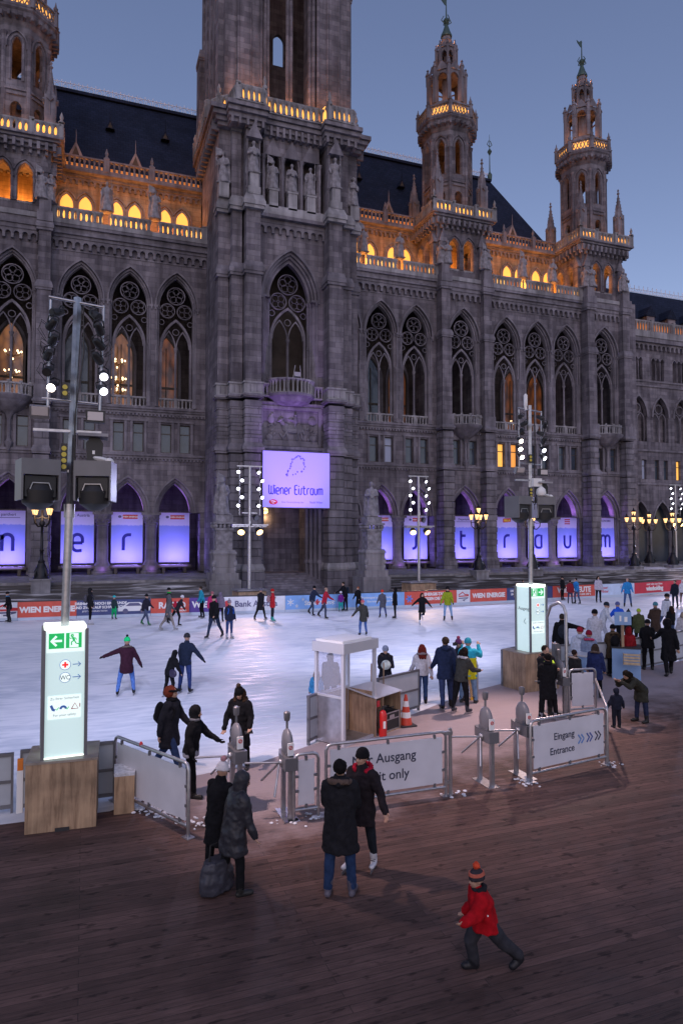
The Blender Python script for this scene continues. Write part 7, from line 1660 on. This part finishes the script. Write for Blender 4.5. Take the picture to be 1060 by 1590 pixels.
    if scarf: m = MB(); m.tube([T(nk + V3((.085 * math.cos(R(a)), .08 * math.sin(R(a)), .01))) for a in range(0, 361, 30)], .038 * f_, 8); soft(m, 'scarf', cmat(scarf), root, .014 if near else .028, 2)
    if hat:
        m = MB(); q = [(.088, 0), (.1, .03), (.098, .06), (.085, .1), (.06, .13), (.02, .148)]; u = MB(); u.lathe(0, 0, [(r * f_ * hs, zz * f_ * hs) for r, zz in q], 16); tr = hr.copy()
        m.add([tuple(tr @ (V3(v) + V3((0, .012, .02)) * f_) + T(hd)) for v in [(a, b_ * 1.12, c) for a, b_, c in u.v]], u.f); u = MB(); u.lathe(0, 0, [(.092 * f_ * hs, 0), (.104 * f_ * hs, .005 * f_), (.106 * f_ * hs, .035 * f_ * hs), (.095 * f_ * hs, .04 * f_ * hs)], 16)
        m.add([tuple(tr @ (V3(v) + V3((0, .012, .015)) * f_) + T(hd)) for v in [(a, b_ * 1.12, c) for a, b_, c in u.v]], u.f)
        ho = soft(m, 'hat', cmat(hat[0]), root, .012 if near else .024, 1)
        if hat[1]: m = MB(); E(m, hp(0, .02, .195), (.048, .048, .045)); soft(m, 'pompom', cmat(hat[1], 'fur'), ho, .012 if near else .024, 1, 0, near)
        if len(hat) > 2: m = MB(); u = MB(); u.lathe(0, 0, [(.1 * f_ * hs, .06 * f_ * hs), (.106 * f_ * hs, .065 * f_ * hs), (.1 * f_ * hs, .1 * f_ * hs), (.09 * f_ * hs, .105 * f_ * hs)], 16); m.add([tuple(tr @ (V3(v) + V3((0, .012, .015)) * f_) + T(hd)) for v in [(a, b_ * 1.12, c) for a, b_, c in u.v]], u.f); m.build('hat_band', cmat(hat[2]), ho)
    if hair and hood != 'up':
        m = MB(); E(m, hp(0, .028, .045), (.09, .1, .095), hr)
        if hair[1] > 0:
            for x in (-.05, 0, .05): m.tube([T(hp(x, .06, .04)), T(hp(x * 1.3, .1, -.06)), T(hp(x * 1.5, .11, -.06) + V3((0, .0, -hair[1])))], [.06 * f_, .055 * f_, .03 * f_], 8)
            for s in (-1, 1): m.tube([T(hp(s * .07, .0, .03)), T(hp(s * .09, -.0, -.08)), T(hp(s * .1, -.03, -.08) + V3((0, -.04, -hair[1] * .8)))], [.035 * f_, .035 * f_, .022 * f_], 8)
        elif hair[1] < 0: E(m, hp(0, .05, .02), (.125, .12, .12), hr)
        soft(m, 'hair', cmat(hair[0], 'fur'), root, .012 if near else .024, 1, 0, near)
    if extra: extra(root, T, J, hp, nk, hip, up, f_, jk)
    return root, T, J, hip, up, f_
def carry(root, name, label, cat, build, vox=.016, m=None):
    """an object carried by a person: its own top-level thing at the person's place"""
    t = empty(name, tuple(root.location), label, cat, None, root.rotation_euler.z); mb = MB(); build(mb); soft(mb, 'bag_body', m, t, vox, 2, .01); return t
def backpack(info, c, label, near=True, up_=.3):
    root, T, J, hip, up, f_ = info; t = empty('backpack', tuple(root.location), label, 'backpack', None, root.rotation_euler.z); m = MB(); mm = T(hip + up * up_ + V3((0, .22, 0)))
    m.ell(mm, (.16 * f_, .1 * f_, .22 * f_)); m.ell(mm + V3((0, .05, -.06)) * f_, (.12 * f_, .08 * f_, .11 * f_)); soft(m, 'bag_body', cmat(c), t, .018 if near else .03, 2, .01)
    for s in (-1, 1): m = MB(); m.tube([T(hip + up * .5 + V3((s * .1, .12, 0))), T(hip + up * .52 + V3((s * .11, -.02, 0))), T(hip + up * .4 + V3((s * .13, -.155, 0))), T(hip + up * .2 + V3((s * .15, -.1, 0)))], .02 * f_, 6); m.build('strap', cmat(c), t)
    return t
K = (.012, .012, .015); JE = (.06, .10, .22); NV = (.03, .04, .09); LJ = (.16, .26, .55)
GRP = 'people skating or standing at the ice rink'
def Pn(label, *a, **k): k.setdefault('grp', GRP); return person(label, *a, **k)
# ---- foreground
boy = Pn('running child in red jacket, dark knit hat with red pompom, grey trousers', 752, 1508, 1345, -78, 'walk', j=(.36, .006, .012), jl=.12, t=(.045, .045, .055), hat=((.05, .045, .055), (.6, .07, .03), (.45, .12, .08)), z=.02, hmin=1.0, hmax=1.35,
      over=dict(L=(30, 3, 40), R=(-40, 3, 8), aL=(-12, 14, 60), aR=(30, 12, 50), lean=12), wide=1.42, hs=1.25, th=1.6, scarf=(.03, .03, .04), sc=(.02, .02, .025),
      extra=lambda root, T, J, hp, nk, hip, up, f, jk: [(lambda m: (m.tube([T(nk + V3((x, y, zz))) for x, y, zz in ((-.12, -.06, .0), (-.12, .06, .03), (0, .13, .02), (.12, .06, .03), (.12, -.06, 0))], .06 * f, 10), soft(m, 'dark_hood', cmat((.02, .02, .025)), jk, .014, 2)))(MB())] + [(lambda m: (m.tube([T(hip + up * .42 + V3((s * .2, -.06, 0))), T(hip + up * .22 + V3((s * .27, .0, 0)))], .014 * f, 5), m.build('reflective_stripe', WHT, jk)))(MB()) for s in (-1, 1)])
w1 = Pn('woman seen from behind in dark parka with fur trimmed hood and blue jeans', 528, 1390, 1180, 172, 'hands', j=(.022, .02, .024), jl=.34, t=(.02, .04, .10), hood='down', fur=(.10, .07, .06), hair=((.012, .010, .012), 0), z=.02, wide=1.1, sc=(.10, .09, .12), over=dict(L=(2, 5, 3), R=(-2, 5, 3)))
w2 = Pn('smiling woman in dark coat and black beret with red fur collar, wearing white skates', 562, 1352, 1168, -25, 'stand', j=(.025, .02, .025), jl=.26, t=(.02, .025, .035), hat=(K, None), fur=(.35, .01, .03), hair=((.03, .015, .01), 0), shoe='skate', sc=(.55, .55, .6), z=.02, head=(0, -20), over=dict(L=(14, 8, 18), R=(-6, 4, 6), aL=(30, 6, 60), aR=(8, 26, 18)))
w3 = Pn('elderly person in long dark shiny quilted coat with the hood up', 362, 1388, 1203, 118, 'walk', j=(.035, .035, .045), jl=.30, t=K, hood='up', shiny=True, z=.02, wide=1.22, head=(16, 0), hmin=1.4, over=dict(L=(8, 3, 8), R=(-10, 3, 6), aL=(10, 8, 12), aR=(6, 8, 14), lean=10))
w4 = Pn('person in black coat and white knit hat with pink pompom beside the elderly person', 337, 1366, 1187, 150, 'stand', j=K, jl=.36, t=K, hat=((.62, .58, .60), (.35, .18, .20)), z=.02, head=(10, 0), over=dict(lean=8))
r_ = w3[0]; bg = empty('shopping_bag', gp(336, 1386, .02), 'large black shiny shopping bag hanging beside the elderly person\'s legs', 'bag', None, .5)
m = MB(); m.tube([(0, 0, .03), (0, 0, .2), (0, 0, .42)], [.24, .25, .2], 12, [.55] * 3); soft(m, 'bag_body', cmat((.06, .06, .08), 'shiny'), bg, .016, 1, .05)
m = MB(); m.tube([(-.12, 0, .4), (-.1, 0, .62), (.1, 0, .62), (.12, 0, .4)], .012, 6); m.build('handle', BLACK, bg)
w5 = Pn('woman in black belted coat and black pompom hat looking down at her phone', 372, 1196, 1062, -8, 'hands', j=(.014, .012, .014), jl=.42, t=K, hat=((.01, .01, .012), (.07, .045, .035)), hair=((.06, .03, .018), .3), fur=(.05, .03, .02), head=(26, 0), gl=None, over=dict(aL=(6, 16, 22), aR=(10, 14, 40), L=(4, 4, 4), R=(-4, 4, 4)))
ph = empty('phone', tuple(w5[1](w5[2]['waR'] + w5[2]['daR'] * .12)), 'small dark phone held by the woman in the black pompom hat', 'phone'); WL.pop('phone', None); v = Matrix.Rotation(w5[0].rotation_euler.z, 3, 'Z') @ Vector(ph.location); ph.location = v + w5[0].location
m = MB(); m.obox((0, 0, 0), (.15, .08, .012), Matrix.Rotation(.5, 3, 'X')); m.build('phone_body', BLACK, ph)
w6 = Pn('red haired woman in long dark coat with a backpack walking off the ice', 262, 1203, 1066, 78, 'walk', j=(.022, .022, .03), jl=.32, t=(.025, .045, .11), hair=((.16, .035, .02), -1), wide=1.12, scarf=K, z=.0, extra=lambda root, T, J, hp, nk, hip, up, f, jk: (lambda m: (m.tube([T(hp(.1 * math.cos(R(a)), .11 * math.sin(R(a)), .055)) for a in range(0, 361, 30)], .022 * f, 6), m.build('headband', cmat(K), root)))(MB()))
backpack(w6, K, 'black backpack worn by the red haired woman')
w7 = Pn('person in black hooded jacket over a pale sweater, gloved hand stretched forward', 296, 1236, 1097, 82, 'walk', j=(.012, .012, .015), jl=.06, t=(.01, .01, .013), hood='up', gl=K, z=.02, head=(4, 0), scarf=(.14, .14, .16), over=dict(aR=(38, 6, 20), aL=(-5, 8, 25), L=(10, 3, 6), R=(-10, 3, 8), lean=8), jt=None)
m = MB(); T, J, hip, up, f_ = w7[1:]; m.tube([T(hip + V3((0, 0, -.14))), T(hip + up * .02)], [.2 * f_, .192 * f_], 18, [.76, .76]); soft(m, 'pale_sweater', cmat((.30, .30, .34)), w7[0], .016, 1, .015)
w8 = Pn('girl in plum coat with fur hood and bright green pompom hat skating with arms spread', 196, 1081, 991, 195, 'glide', j=(.055, .018, .035), jl=.22, t=(.09, .19, .50), hat=((.01, .55, .16), (.02, .02, .02)), fur=(.14, .11, .10), gl=K, shoe='skate', sc=K, over=dict(aR=(5, 68, 5), aL=(0, 24, 12), L=(22, 10, 34), R=(16, 14, 30), lean=16))
w9 = Pn('man in dark navy quilted jacket and grey beanie skating, arm reaching right', 287, 1077, 987, 165, 'glide', j=(.02, .03, .06), jl=.1, t=(.03, .05, .16), hat=((.04, .04, .05), None), gl=K, shoe='skate', sc=K, over=dict(aL=(5, 38, 8), aR=(10, 12, 30), L=(4, 5, 8), R=(0, 5, 8)))
w10 = Pn('person in black jacket bending forward with a shoulder bag, beside the man in navy', 262, 1083, 1014, 140, 'glide', j=K, jl=.12, t=K, hood='up', shoe='skate', sc=K, hmin=1.25, over=dict(lean=22), head=(15, 0))
carry(w10[0], 'shoulder_bag', 'dark violet shoulder bag of the bending skater in black', 'bag', lambda mb: mb.ell(w10[1](V3((-.26, .02, -.02))), (.17, .07, .12)), .016, cmat((.05, .04, .09), 'shiny'))
# ---- middle, by the opening
a = Pn('person in dark coat and pale grey beanie behind the rink board, holding a ball', 598, 1092, 1003, 10, 'hands', j=(.02, .02, .028), jl=.3, t=K, hat=((.22, .25, .34), None), fur=(.07, .05, .05), head=(12, 0))
m = MB(); m.ell((0, 0, 0), (.13, .13, .13)); v = a[0].location; o = m.build('ball', mat('pale_patterned_ball', (.5, .55, .5), .4, 0, .5, 6), None, (v.x - .15, v.y - .38, 1.12), 60); tag(o, 'pale green and white ball held by the person in the grey beanie', 'ball')
Pn('red haired woman in short white jacket and blue jeans walking onto the ice', 655, 1094, 1001, 185, 'walk', j=(.48, .47, .50), jl=.06, t=(.03, .06, .15), hair=((.13, .02, .015), .22), fur=(.2, .17, .18), over=dict(lean=0, L=(10, 3, 4), R=(-8, 3, 6)), sc=K)
Pn('tall man in dark navy coat standing at the ice opening', 692, 1102, 993, 190, 'walk', j=(.022, .035, .085), jl=.2, t=(.03, .045, .11), hair=((.06, .04, .03), 0), hood='down', shoe='skate', sc=K, wide=1.1, over=dict(L=(8, 5, 6), R=(-14, 5, 4), lean=2))
w11 = Pn('person in olive jacket with pale hood and black backpack, stepping in skates', 716, 1108, 1010, 130, 'walk', j=(.06, .062, .058), jl=.08, t=(.012, .012, .014), hair=((.02, .012, .01), .1), hood='down', fur=(.42, .42, .46), shoe='skate', sc=(.06, .06, .08), over=dict(L=(10, 4, 10), R=(-10, 4, 6), aL=(30, 5, 50), aR=(20, 5, 40), lean=12), head=(14, 0), z=.02)
Pn('man in yellow and turquoise jacket and teal hat taking a photo', 727, 1092, 991, 160, 'photo', j=(.03, .36, .50), jl=.2, jt=(.55, .52, .02), t=(.17, .27, .42), hat=((.03, .25, .34), None), wide=1.1)
m = MB(); m.box(-.06, .06, -.03, .03, -.04, .04); m.lathe(0, 0, [(.02, .04), (.02, .06)], 8); v = gp(716, 1094); o = tag(m.build('camera_body', BLACK, None, (v[0] - .02, v[1] + .28, 1.6)), 'small black camera held up by the man in the yellow and turquoise jacket', 'camera')
Pn('person in black jacket and purple patterned hat behind the yellow jacket', 712, 1088, 990, -10, 'stand', j=(.03, .03, .045), jl=.1, t=K, hat=((.10, .03, .10), (.3, .05, .1)), hmin=1.4)
Pn('person in dark grey jacket and hood seen through the booth pane', 513, 1105, 1019, 175, 'stand', j=(.045, .05, .075), jl=.12, t=K, hood='up', wide=1.1)
Pn('small child in blue patterned snowsuit and white pompom hat left of the booth', 491, 1106, 1038, 190, 'stand', j=(.05, .26, .50), jl=.14, t=(.06, .22, .42), hat=((.6, .58, .58), (.16, .07, .05)), hair=((.16, .08, .04), .2), hmin=.95, hmax=1.35, hs=1.25, th=1.25, wide=1.15)
# ---- right, gate and queue
Pn('guard in black with bright yellow reflective vest and fur hood by the gate', 848, 1112, 1003, 20, 'hands', j=(.02, .02, .024), jl=.12, t=(.025, .025, .03), hood='down', fur=(.13, .07, .05), hair=((.02, .015, .012), 0), z=.02, wide=1.1,
   extra=lambda root, T, J, hp, nk, hip, up, f, jk: [(lambda m: (m.tube([T(hip + up * .5 + V3((s * .12, .0, .04))), T(hip + up * .42 + V3((s * .12, -.16, 0))), T(hip + up * .2 + V3((s * .1, -.175, 0)))], .034 * f, 6, [.4] * 3), m.build('reflective_vest', mat('neon_yellow', (.55, .85, .04), .4), jk)))(MB()) for s in (-1, 1)])
Pn('woman in black knee length coat and skates standing before the guard', 851, 1121, 1018, 175, 'hands', j=(.012, .012, .015), jl=.36, t=K, hair=((.012, .01, .012), 0), scarf=K, shoe='skate', sc=(.25, .25, .3), z=.02, over=dict(L=(2, 10, 3), R=(-2, 10, 3)))
Pn('small child in dark blue hooded suit standing on the deck', 957, 1130, 1069, 185, 'stand', j=(.022, .025, .045), jl=.1, t=(.02, .022, .035), hood='up', z=.02, hmin=.9, hmax=1.3, hs=1.22, th=1.3, wide=1.2, over=dict(aL=(5, 22, 8), aR=(5, 22, 8)))
Pn('woman in olive parka bending forward over the small child', 996, 1121, 1046, -68, 'hands', j=(.05, .05, .04), jl=.34, t=NV, hood='down', hair=((.02, .015, .015), .12), z=.02, over=dict(lean=52, L=(4, 4, 2), R=(-2, 4, 2), aL=(60, 5, 70), aR=(60, 5, 70)), head=(20, 0))
Pn('woman in navy coat with brown hair standing behind the blank panel', 925, 1083, 1000, 150, 'stand', j=(.02, .03, .10), jl=.34, t=K, hair=((.06, .04, .03), .1), fur=(.12, .09, .08), z=.02)
Pn('person in beige fur hooded jacket beside the hoop', 893, 1088, 1010, 120, 'stand', j=(.03, .03, .035), jl=.2, t=K, fur=(.25, .21, .19), hair=((.03, .02, .02), 0), z=.02, hmin=1.4)
Pn('person in white jacket and red hat standing in the queue', 901, 1064, 974, 175, 'stand', j=(.42, .46, .58), jl=.14, t=K, hat=((.25, .015, .03), None), hood='down', z=.02, wide=1.1)
Pn('person in grey blue puffer jacket and dark red hat in the queue', 915, 1066, 979, 165, 'stand', j=(.18, .22, .33), jl=.14, t=K, hat=((.2, .01, .03), None), z=.02, fur=(.4, .05, .12))
Pn('tall woman in long white belted coat and dark beret on the ice', 924, 1034, 948, 160, 'hands', j=(.50, .50, .56), jl=.42, t=(.3, .3, .35), hat=(K, None), shoe='skate', sc=WHT.diffuse_color[:3], gl=K)
Pn('skater in white jacket and dark beanie leaning to the right', 934, 1006, 937, 80, 'push', j=(.48, .5, .55), jl=.1, t=(.35, .36, .42), hat=((.02, .03, .05), None), gl=K, shoe='skate', sc=(.3, .3, .3))
w12 = Pn('person in brown parka and black hat with black backpack, leaning on the board', 952, 1050, 970, 178, 'hands', j=(.08, .055, .035), jl=.3, t=K, hat=(K, None), fur=(.12, .08, .05), z=.02, wide=1.1); backpack(w12, K, 'black backpack on the person in the brown parka')
Pn('skater in bright blue jacket seen from behind, left of the sign board', 962, 1000, 937, 190, 'stride', j=(.02, .10, .60), jl=.1, t=K, hat=((.1, .12, .3), None), shoe='skate', sc=K)
Pn('person in black fur hat behind the blue sign board', 976, 1005, 946, 180, 'stand', j=K, jl=.2, t=K, hat=((.01, .01, .01), (.01, .01, .01)))
Pn('person in olive coat and lime green hat right of the blue sign board', 992, 1006, 947, 170, 'stand', j=(.08, .09, .04), jl=.28, t=K, hat=((.30, .42, .03), None), shoe='skate', sc=K)
Pn('child in dark red jacket behind the blue counter', 976, 1052, 974, 180, 'stand', j=(.2, .01, .015), jl=.12, t=K, hood='up', z=.02, hmin=1.2)
Pn('person in brown coat and teal beanie facing the ice', 1018, 1003, 935, 185, 'hands', j=(.07, .045, .035), jl=.34, t=K, hat=((.06, .20, .25), None), fur=(.1, .08, .07))
Pn('skater in white jacket, dark scarf and black beanie, arm forward', 1032, 988, 918, 100, 'stride', j=(.52, .53, .58), jl=.1, t=(.05, .08, .16), hat=(K, None), scarf=K, gl=K, shoe='skate', sc=K)
Pn('woman in black jacket with brown hair next to the white jacketed skater', 1042, 996, 941, 200, 'stand', j=K, jl=.1, t=(.06, .09, .17), hair=((.04, .02, .015), .2), hmin=1.5)
Pn('man in black jacket and black cap leaning on the board at right', 1006, 1040, 962, 170, 'hands', j=K, jl=.16, t=K, hat=(K, None), z=.02, wide=1.1)
Pn('person in long black coat with large fur hood at the right board', 1038, 1048, 963, 165, 'walk', j=K, jl=.42, t=K, hood='up', fur=(.07, .045, .035), z=.02, over=dict(aR=(45, 20, 20)))
Pn('person in cream jacket cut off by the right edge of the photo', 1060, 1010, 957, 180, 'stand', j=(.4, .38, .4), jl=.1, t=(.1, .14, .26), hair=((.25, .2, .16), .1), shoe='skate', sc=(.4, .4, .4))
w13 = Pn('person with dark backpack on the ice stretching an arm left, behind the steel hoop', 873, 1040, 950, 170, 'stand', j=K, jl=.14, t=K, hair=((.05, .04, .035), 0), over=dict(aL=(60, 60, 5))); backpack(w13, (.03, .035, .05), 'dark backpack of the person behind the steel hoop')
Pn('person in brown coat partly hidden behind the farther glowing pillar', 816, 1012, 942, 180, 'stand', j=(.06, .02, .015), jl=.4, t=K, hood='up', shoe='skate', sc=K)
# ---- skaters farther out
def S(label, px, py, yt, yaw, pose, j, t, **k):
    k.setdefault('shoe', 'skate'); k.setdefault('sc', K); k.setdefault('jl', .12); return Pn(label, px, py, yt, yaw, pose, j=j, t=t, **k)
S('skater in black with blue scarf at the left edge of the photo', 14, 967, 920, -60, 'glide', K, (.03, .03, .04), hat=(K, None), scarf=(.05, .2, .4), jl=.2)
a = S('tall skater in black with grey hood and backpack, white skates', 140, 970, 915, 100, 'stand', (.02, .02, .025), K, hood='up', sc=(.5, .5, .55), jl=.14); backpack(a, (.08, .08, .1), 'grey backpack of the tall skater in black', False)
S('small child in green trousers and teal helmet', 177, 962, 926, 160, 'stand', (.03, .06, .07), (.01, .40, .13), hat=((.03, .45, .5), None), hmin=1.0, hmax=1.4, hs=1.2, th=1.2)
S('skater in dark jacket and jeans with green skate blades, left of the grey coat', 226, 971, 924, 70, 'walk', (.03, .03, .05), (.07, .09, .16), hat=(K, None), sc=(.02, .15, .05))
S('skater in grey hooded coat and beige trousers', 261, 979, 925, 110, 'walk', (.09, .09, .10), (.24, .21, .19), hood='up', jl=.28, sc=(.3, .3, .3))
S('skater in black jacket with green collar behind the grey coat', 262, 965, 914, 120, 'stand', K, K, hat=(K, None), scarf=(.02, .4, .05))
a = S('skater leaning far forward with a red backpack and white cap', 274, 972, 926, 105, 'push', (.03, .03, .04), K, hat=((.6, .6, .65), None), over=dict(lean=28)); backpack(a, (.4, .02, .05), 'red backpack of the skater leaning forward', False)
S('skater in turquoise jacket and black trousers', 314, 960, 912, -70, 'glide', (.02, .25, .36), K, hair=((.05, .04, .03), 0))
S('skater in black jacket and dark jeans with backpack, left of the blue backpack', 333, 991, 924, -30, 'walk', K, (.03, .045, .09), hat=(K, None))
a = S('skater in navy jacket and grey hat with blue backpack', 356, 992, 932, 40, 'stand', (.02, .025, .05), (.03, .05, .14), hat=((.2, .16, .2), (.3, .28, .3)), sc=(.3, .3, .35)); backpack(a, (.02, .10, .45), 'bright blue backpack of the skater in navy', False)
S('skater in pink jacket behind the skater in black', 329, 968, 920, 20, 'stand', (.40, .03, .12), K, hat=((.3, .1, .12), None))
S('skater in grey violet hooded coat right of the pink jacket', 342, 966, 921, 170, 'stand', (.15, .13, .19), K, hood='up')
S('skater in long dark coat and grey cap before the white rink board', 404, 963, 915, 150, 'walk', (.02, .02, .03), K, hat=((.12, .12, .16), None), jl=.36)
a = S('skater in bright red jacket and red hat before the white rink board', 423, 965, 916, 100, 'stand', (.40, .02, .03), (.03, .035, .05), hat=((.4, .02, .02), None), jl=.2, sc=(.02, .3, .25)); backpack(a, (.3, .18, .2), 'pinkish backpack of the skater in bright red', False)
S('skater in navy jacket striding with arms apart before the light blue board', 485, 956, 911, 60, 'stride', (.03, .04, .08), (.06, .07, .11), hat=(K, None))
S('skater in red jacket and dark jeans before the light blue board', 503, 961, 914, 75, 'stride', (.38, .02, .04), (.05, .06, .10), hair=((.3, .2, .15), 0))
S('small child in purple jacket, teal trousers and white helmet at the far board', 529, 950, 919, 185, 'stand', (.14, .02, .20), (.02, .30, .28), hat=((.6, .6, .65), None), hmin=.95, hmax=1.4, hs=1.2, th=1.2)
a = S('adult in black bending over the child in purple', 536, 949, 905, -60, 'stand', K, K, hair=((.04, .03, .02), 0), over=dict(lean=14, aL=(40, 5, 30))); backpack(a, (.02, .03, .05), 'dark backpack of the adult bending over the child', False)
S('woman in long black coat with red hair bun near the far board', 557, 951, 912, -40, 'glide', K, K, hair=((.2, .06, .02), 0), jl=.38)
S('skater in olive parka, jeans and orange hat, turned away', 564, 987, 932, 200, 'glide', (.05, .05, .045), (.05, .10, .26), hat=((.4, .1, .12), (.1, .1, .3)), jl=.24, over=dict(aR=(0, 40, 10)))
S('skater in grey coat and orange red hat', 594, 959, 917, -20, 'glide', (.08, .085, .11), (.05, .07, .2), hat=((.5, .03, .02), None), jl=.32)
S('slim skater all in black with hood', 613, 961, 914, -100, 'stand', (.01, .01, .012), K, hood='up', jl=.2)
S('girl with long dark hair in black coat and white skates, one leg back', 655, 970, 922, 10, 'kick', (.012, .012, .015), K, hair=((.03, .015, .012), .25), jl=.3, sc=(.6, .6, .65))
S('skater in lime green jacket, black hat and light jeans', 695, 964, 912, -15, 'glide', (.24, .30, .02), (.20, .32, .50), hat=(K, None), scarf=K, gl=K, jl=.16)
S('skater in olive grey coat and orange red hat, white skates, left of the pillar', 803, 945, 907, 0, 'stand', (.12, .11, .10), K, hat=((.5, .05, .05), None), jl=.28, sc=(.6, .6, .65))
S('person in navy standing behind the orange red hat', 812, 934, 905, 30, 'stand', (.02, .03, .08), K, hair=((.03, .02, .02), 0))
S('skater in black jacket left of the red plaid jacket', 873, 932, 896, 40, 'stand', K, K, hat=(K, None), jl=.14)
S('skater in red and black plaid jacket beside the blue jacket', 885, 938, 902, 150, 'stand', (.2, .02, .03), (.04, .05, .1), hair=((.03, .02, .02), 0))
S('skater in bright blue jacket and jeans bending slightly, facing left', 896, 938, 899, -70, 'glide', (.03, .20, .50), (.06, .09, .18), hair=((.04, .03, .03), 0))
S('skater with long dark hair in pale jacket and black trousers', 929, 936, 896, 0, 'stand', (.45, .42, .50), K, hair=((.02, .015, .015), .2))
S('bald man in bright blue jacket and jeans before the red board', 974, 943, 899, -20, 'glide', (.03, .22, .52), (.06, .10, .22), jl=.14)
S('skater in dark jacket in front of the red board at right', 1048, 945, 902, -60, 'stand', (.02, .025, .04), (.03, .035, .06), hair=((.08, .06, .05), 0))
S('skater in white hooded jacket at the right edge', 1060, 938, 902, -30, 'stand', (.55, .55, .6), (.1, .06, .05), hood='up')
S('person with pink hat standing behind the far board on the steps', 824, 921, 897, 10, 'stand', (.08, .06, .09), K, hat=((.4, .15, .2), None), shoe='boot')
# ---- bake the soft shapes
bpy.context.view_layer.update(); dg = bpy.context.evaluated_depsgraph_get(); _new = []
for o in PM: _new.append((o, bpy.data.meshes.new_from_object(o.evaluated_get(dg))))
for o, me in _new:
    old = o.data; o.modifiers.clear(); me.name = old.name; o.data = me
    if old.users == 0: bpy.data.meshes.remove(old)
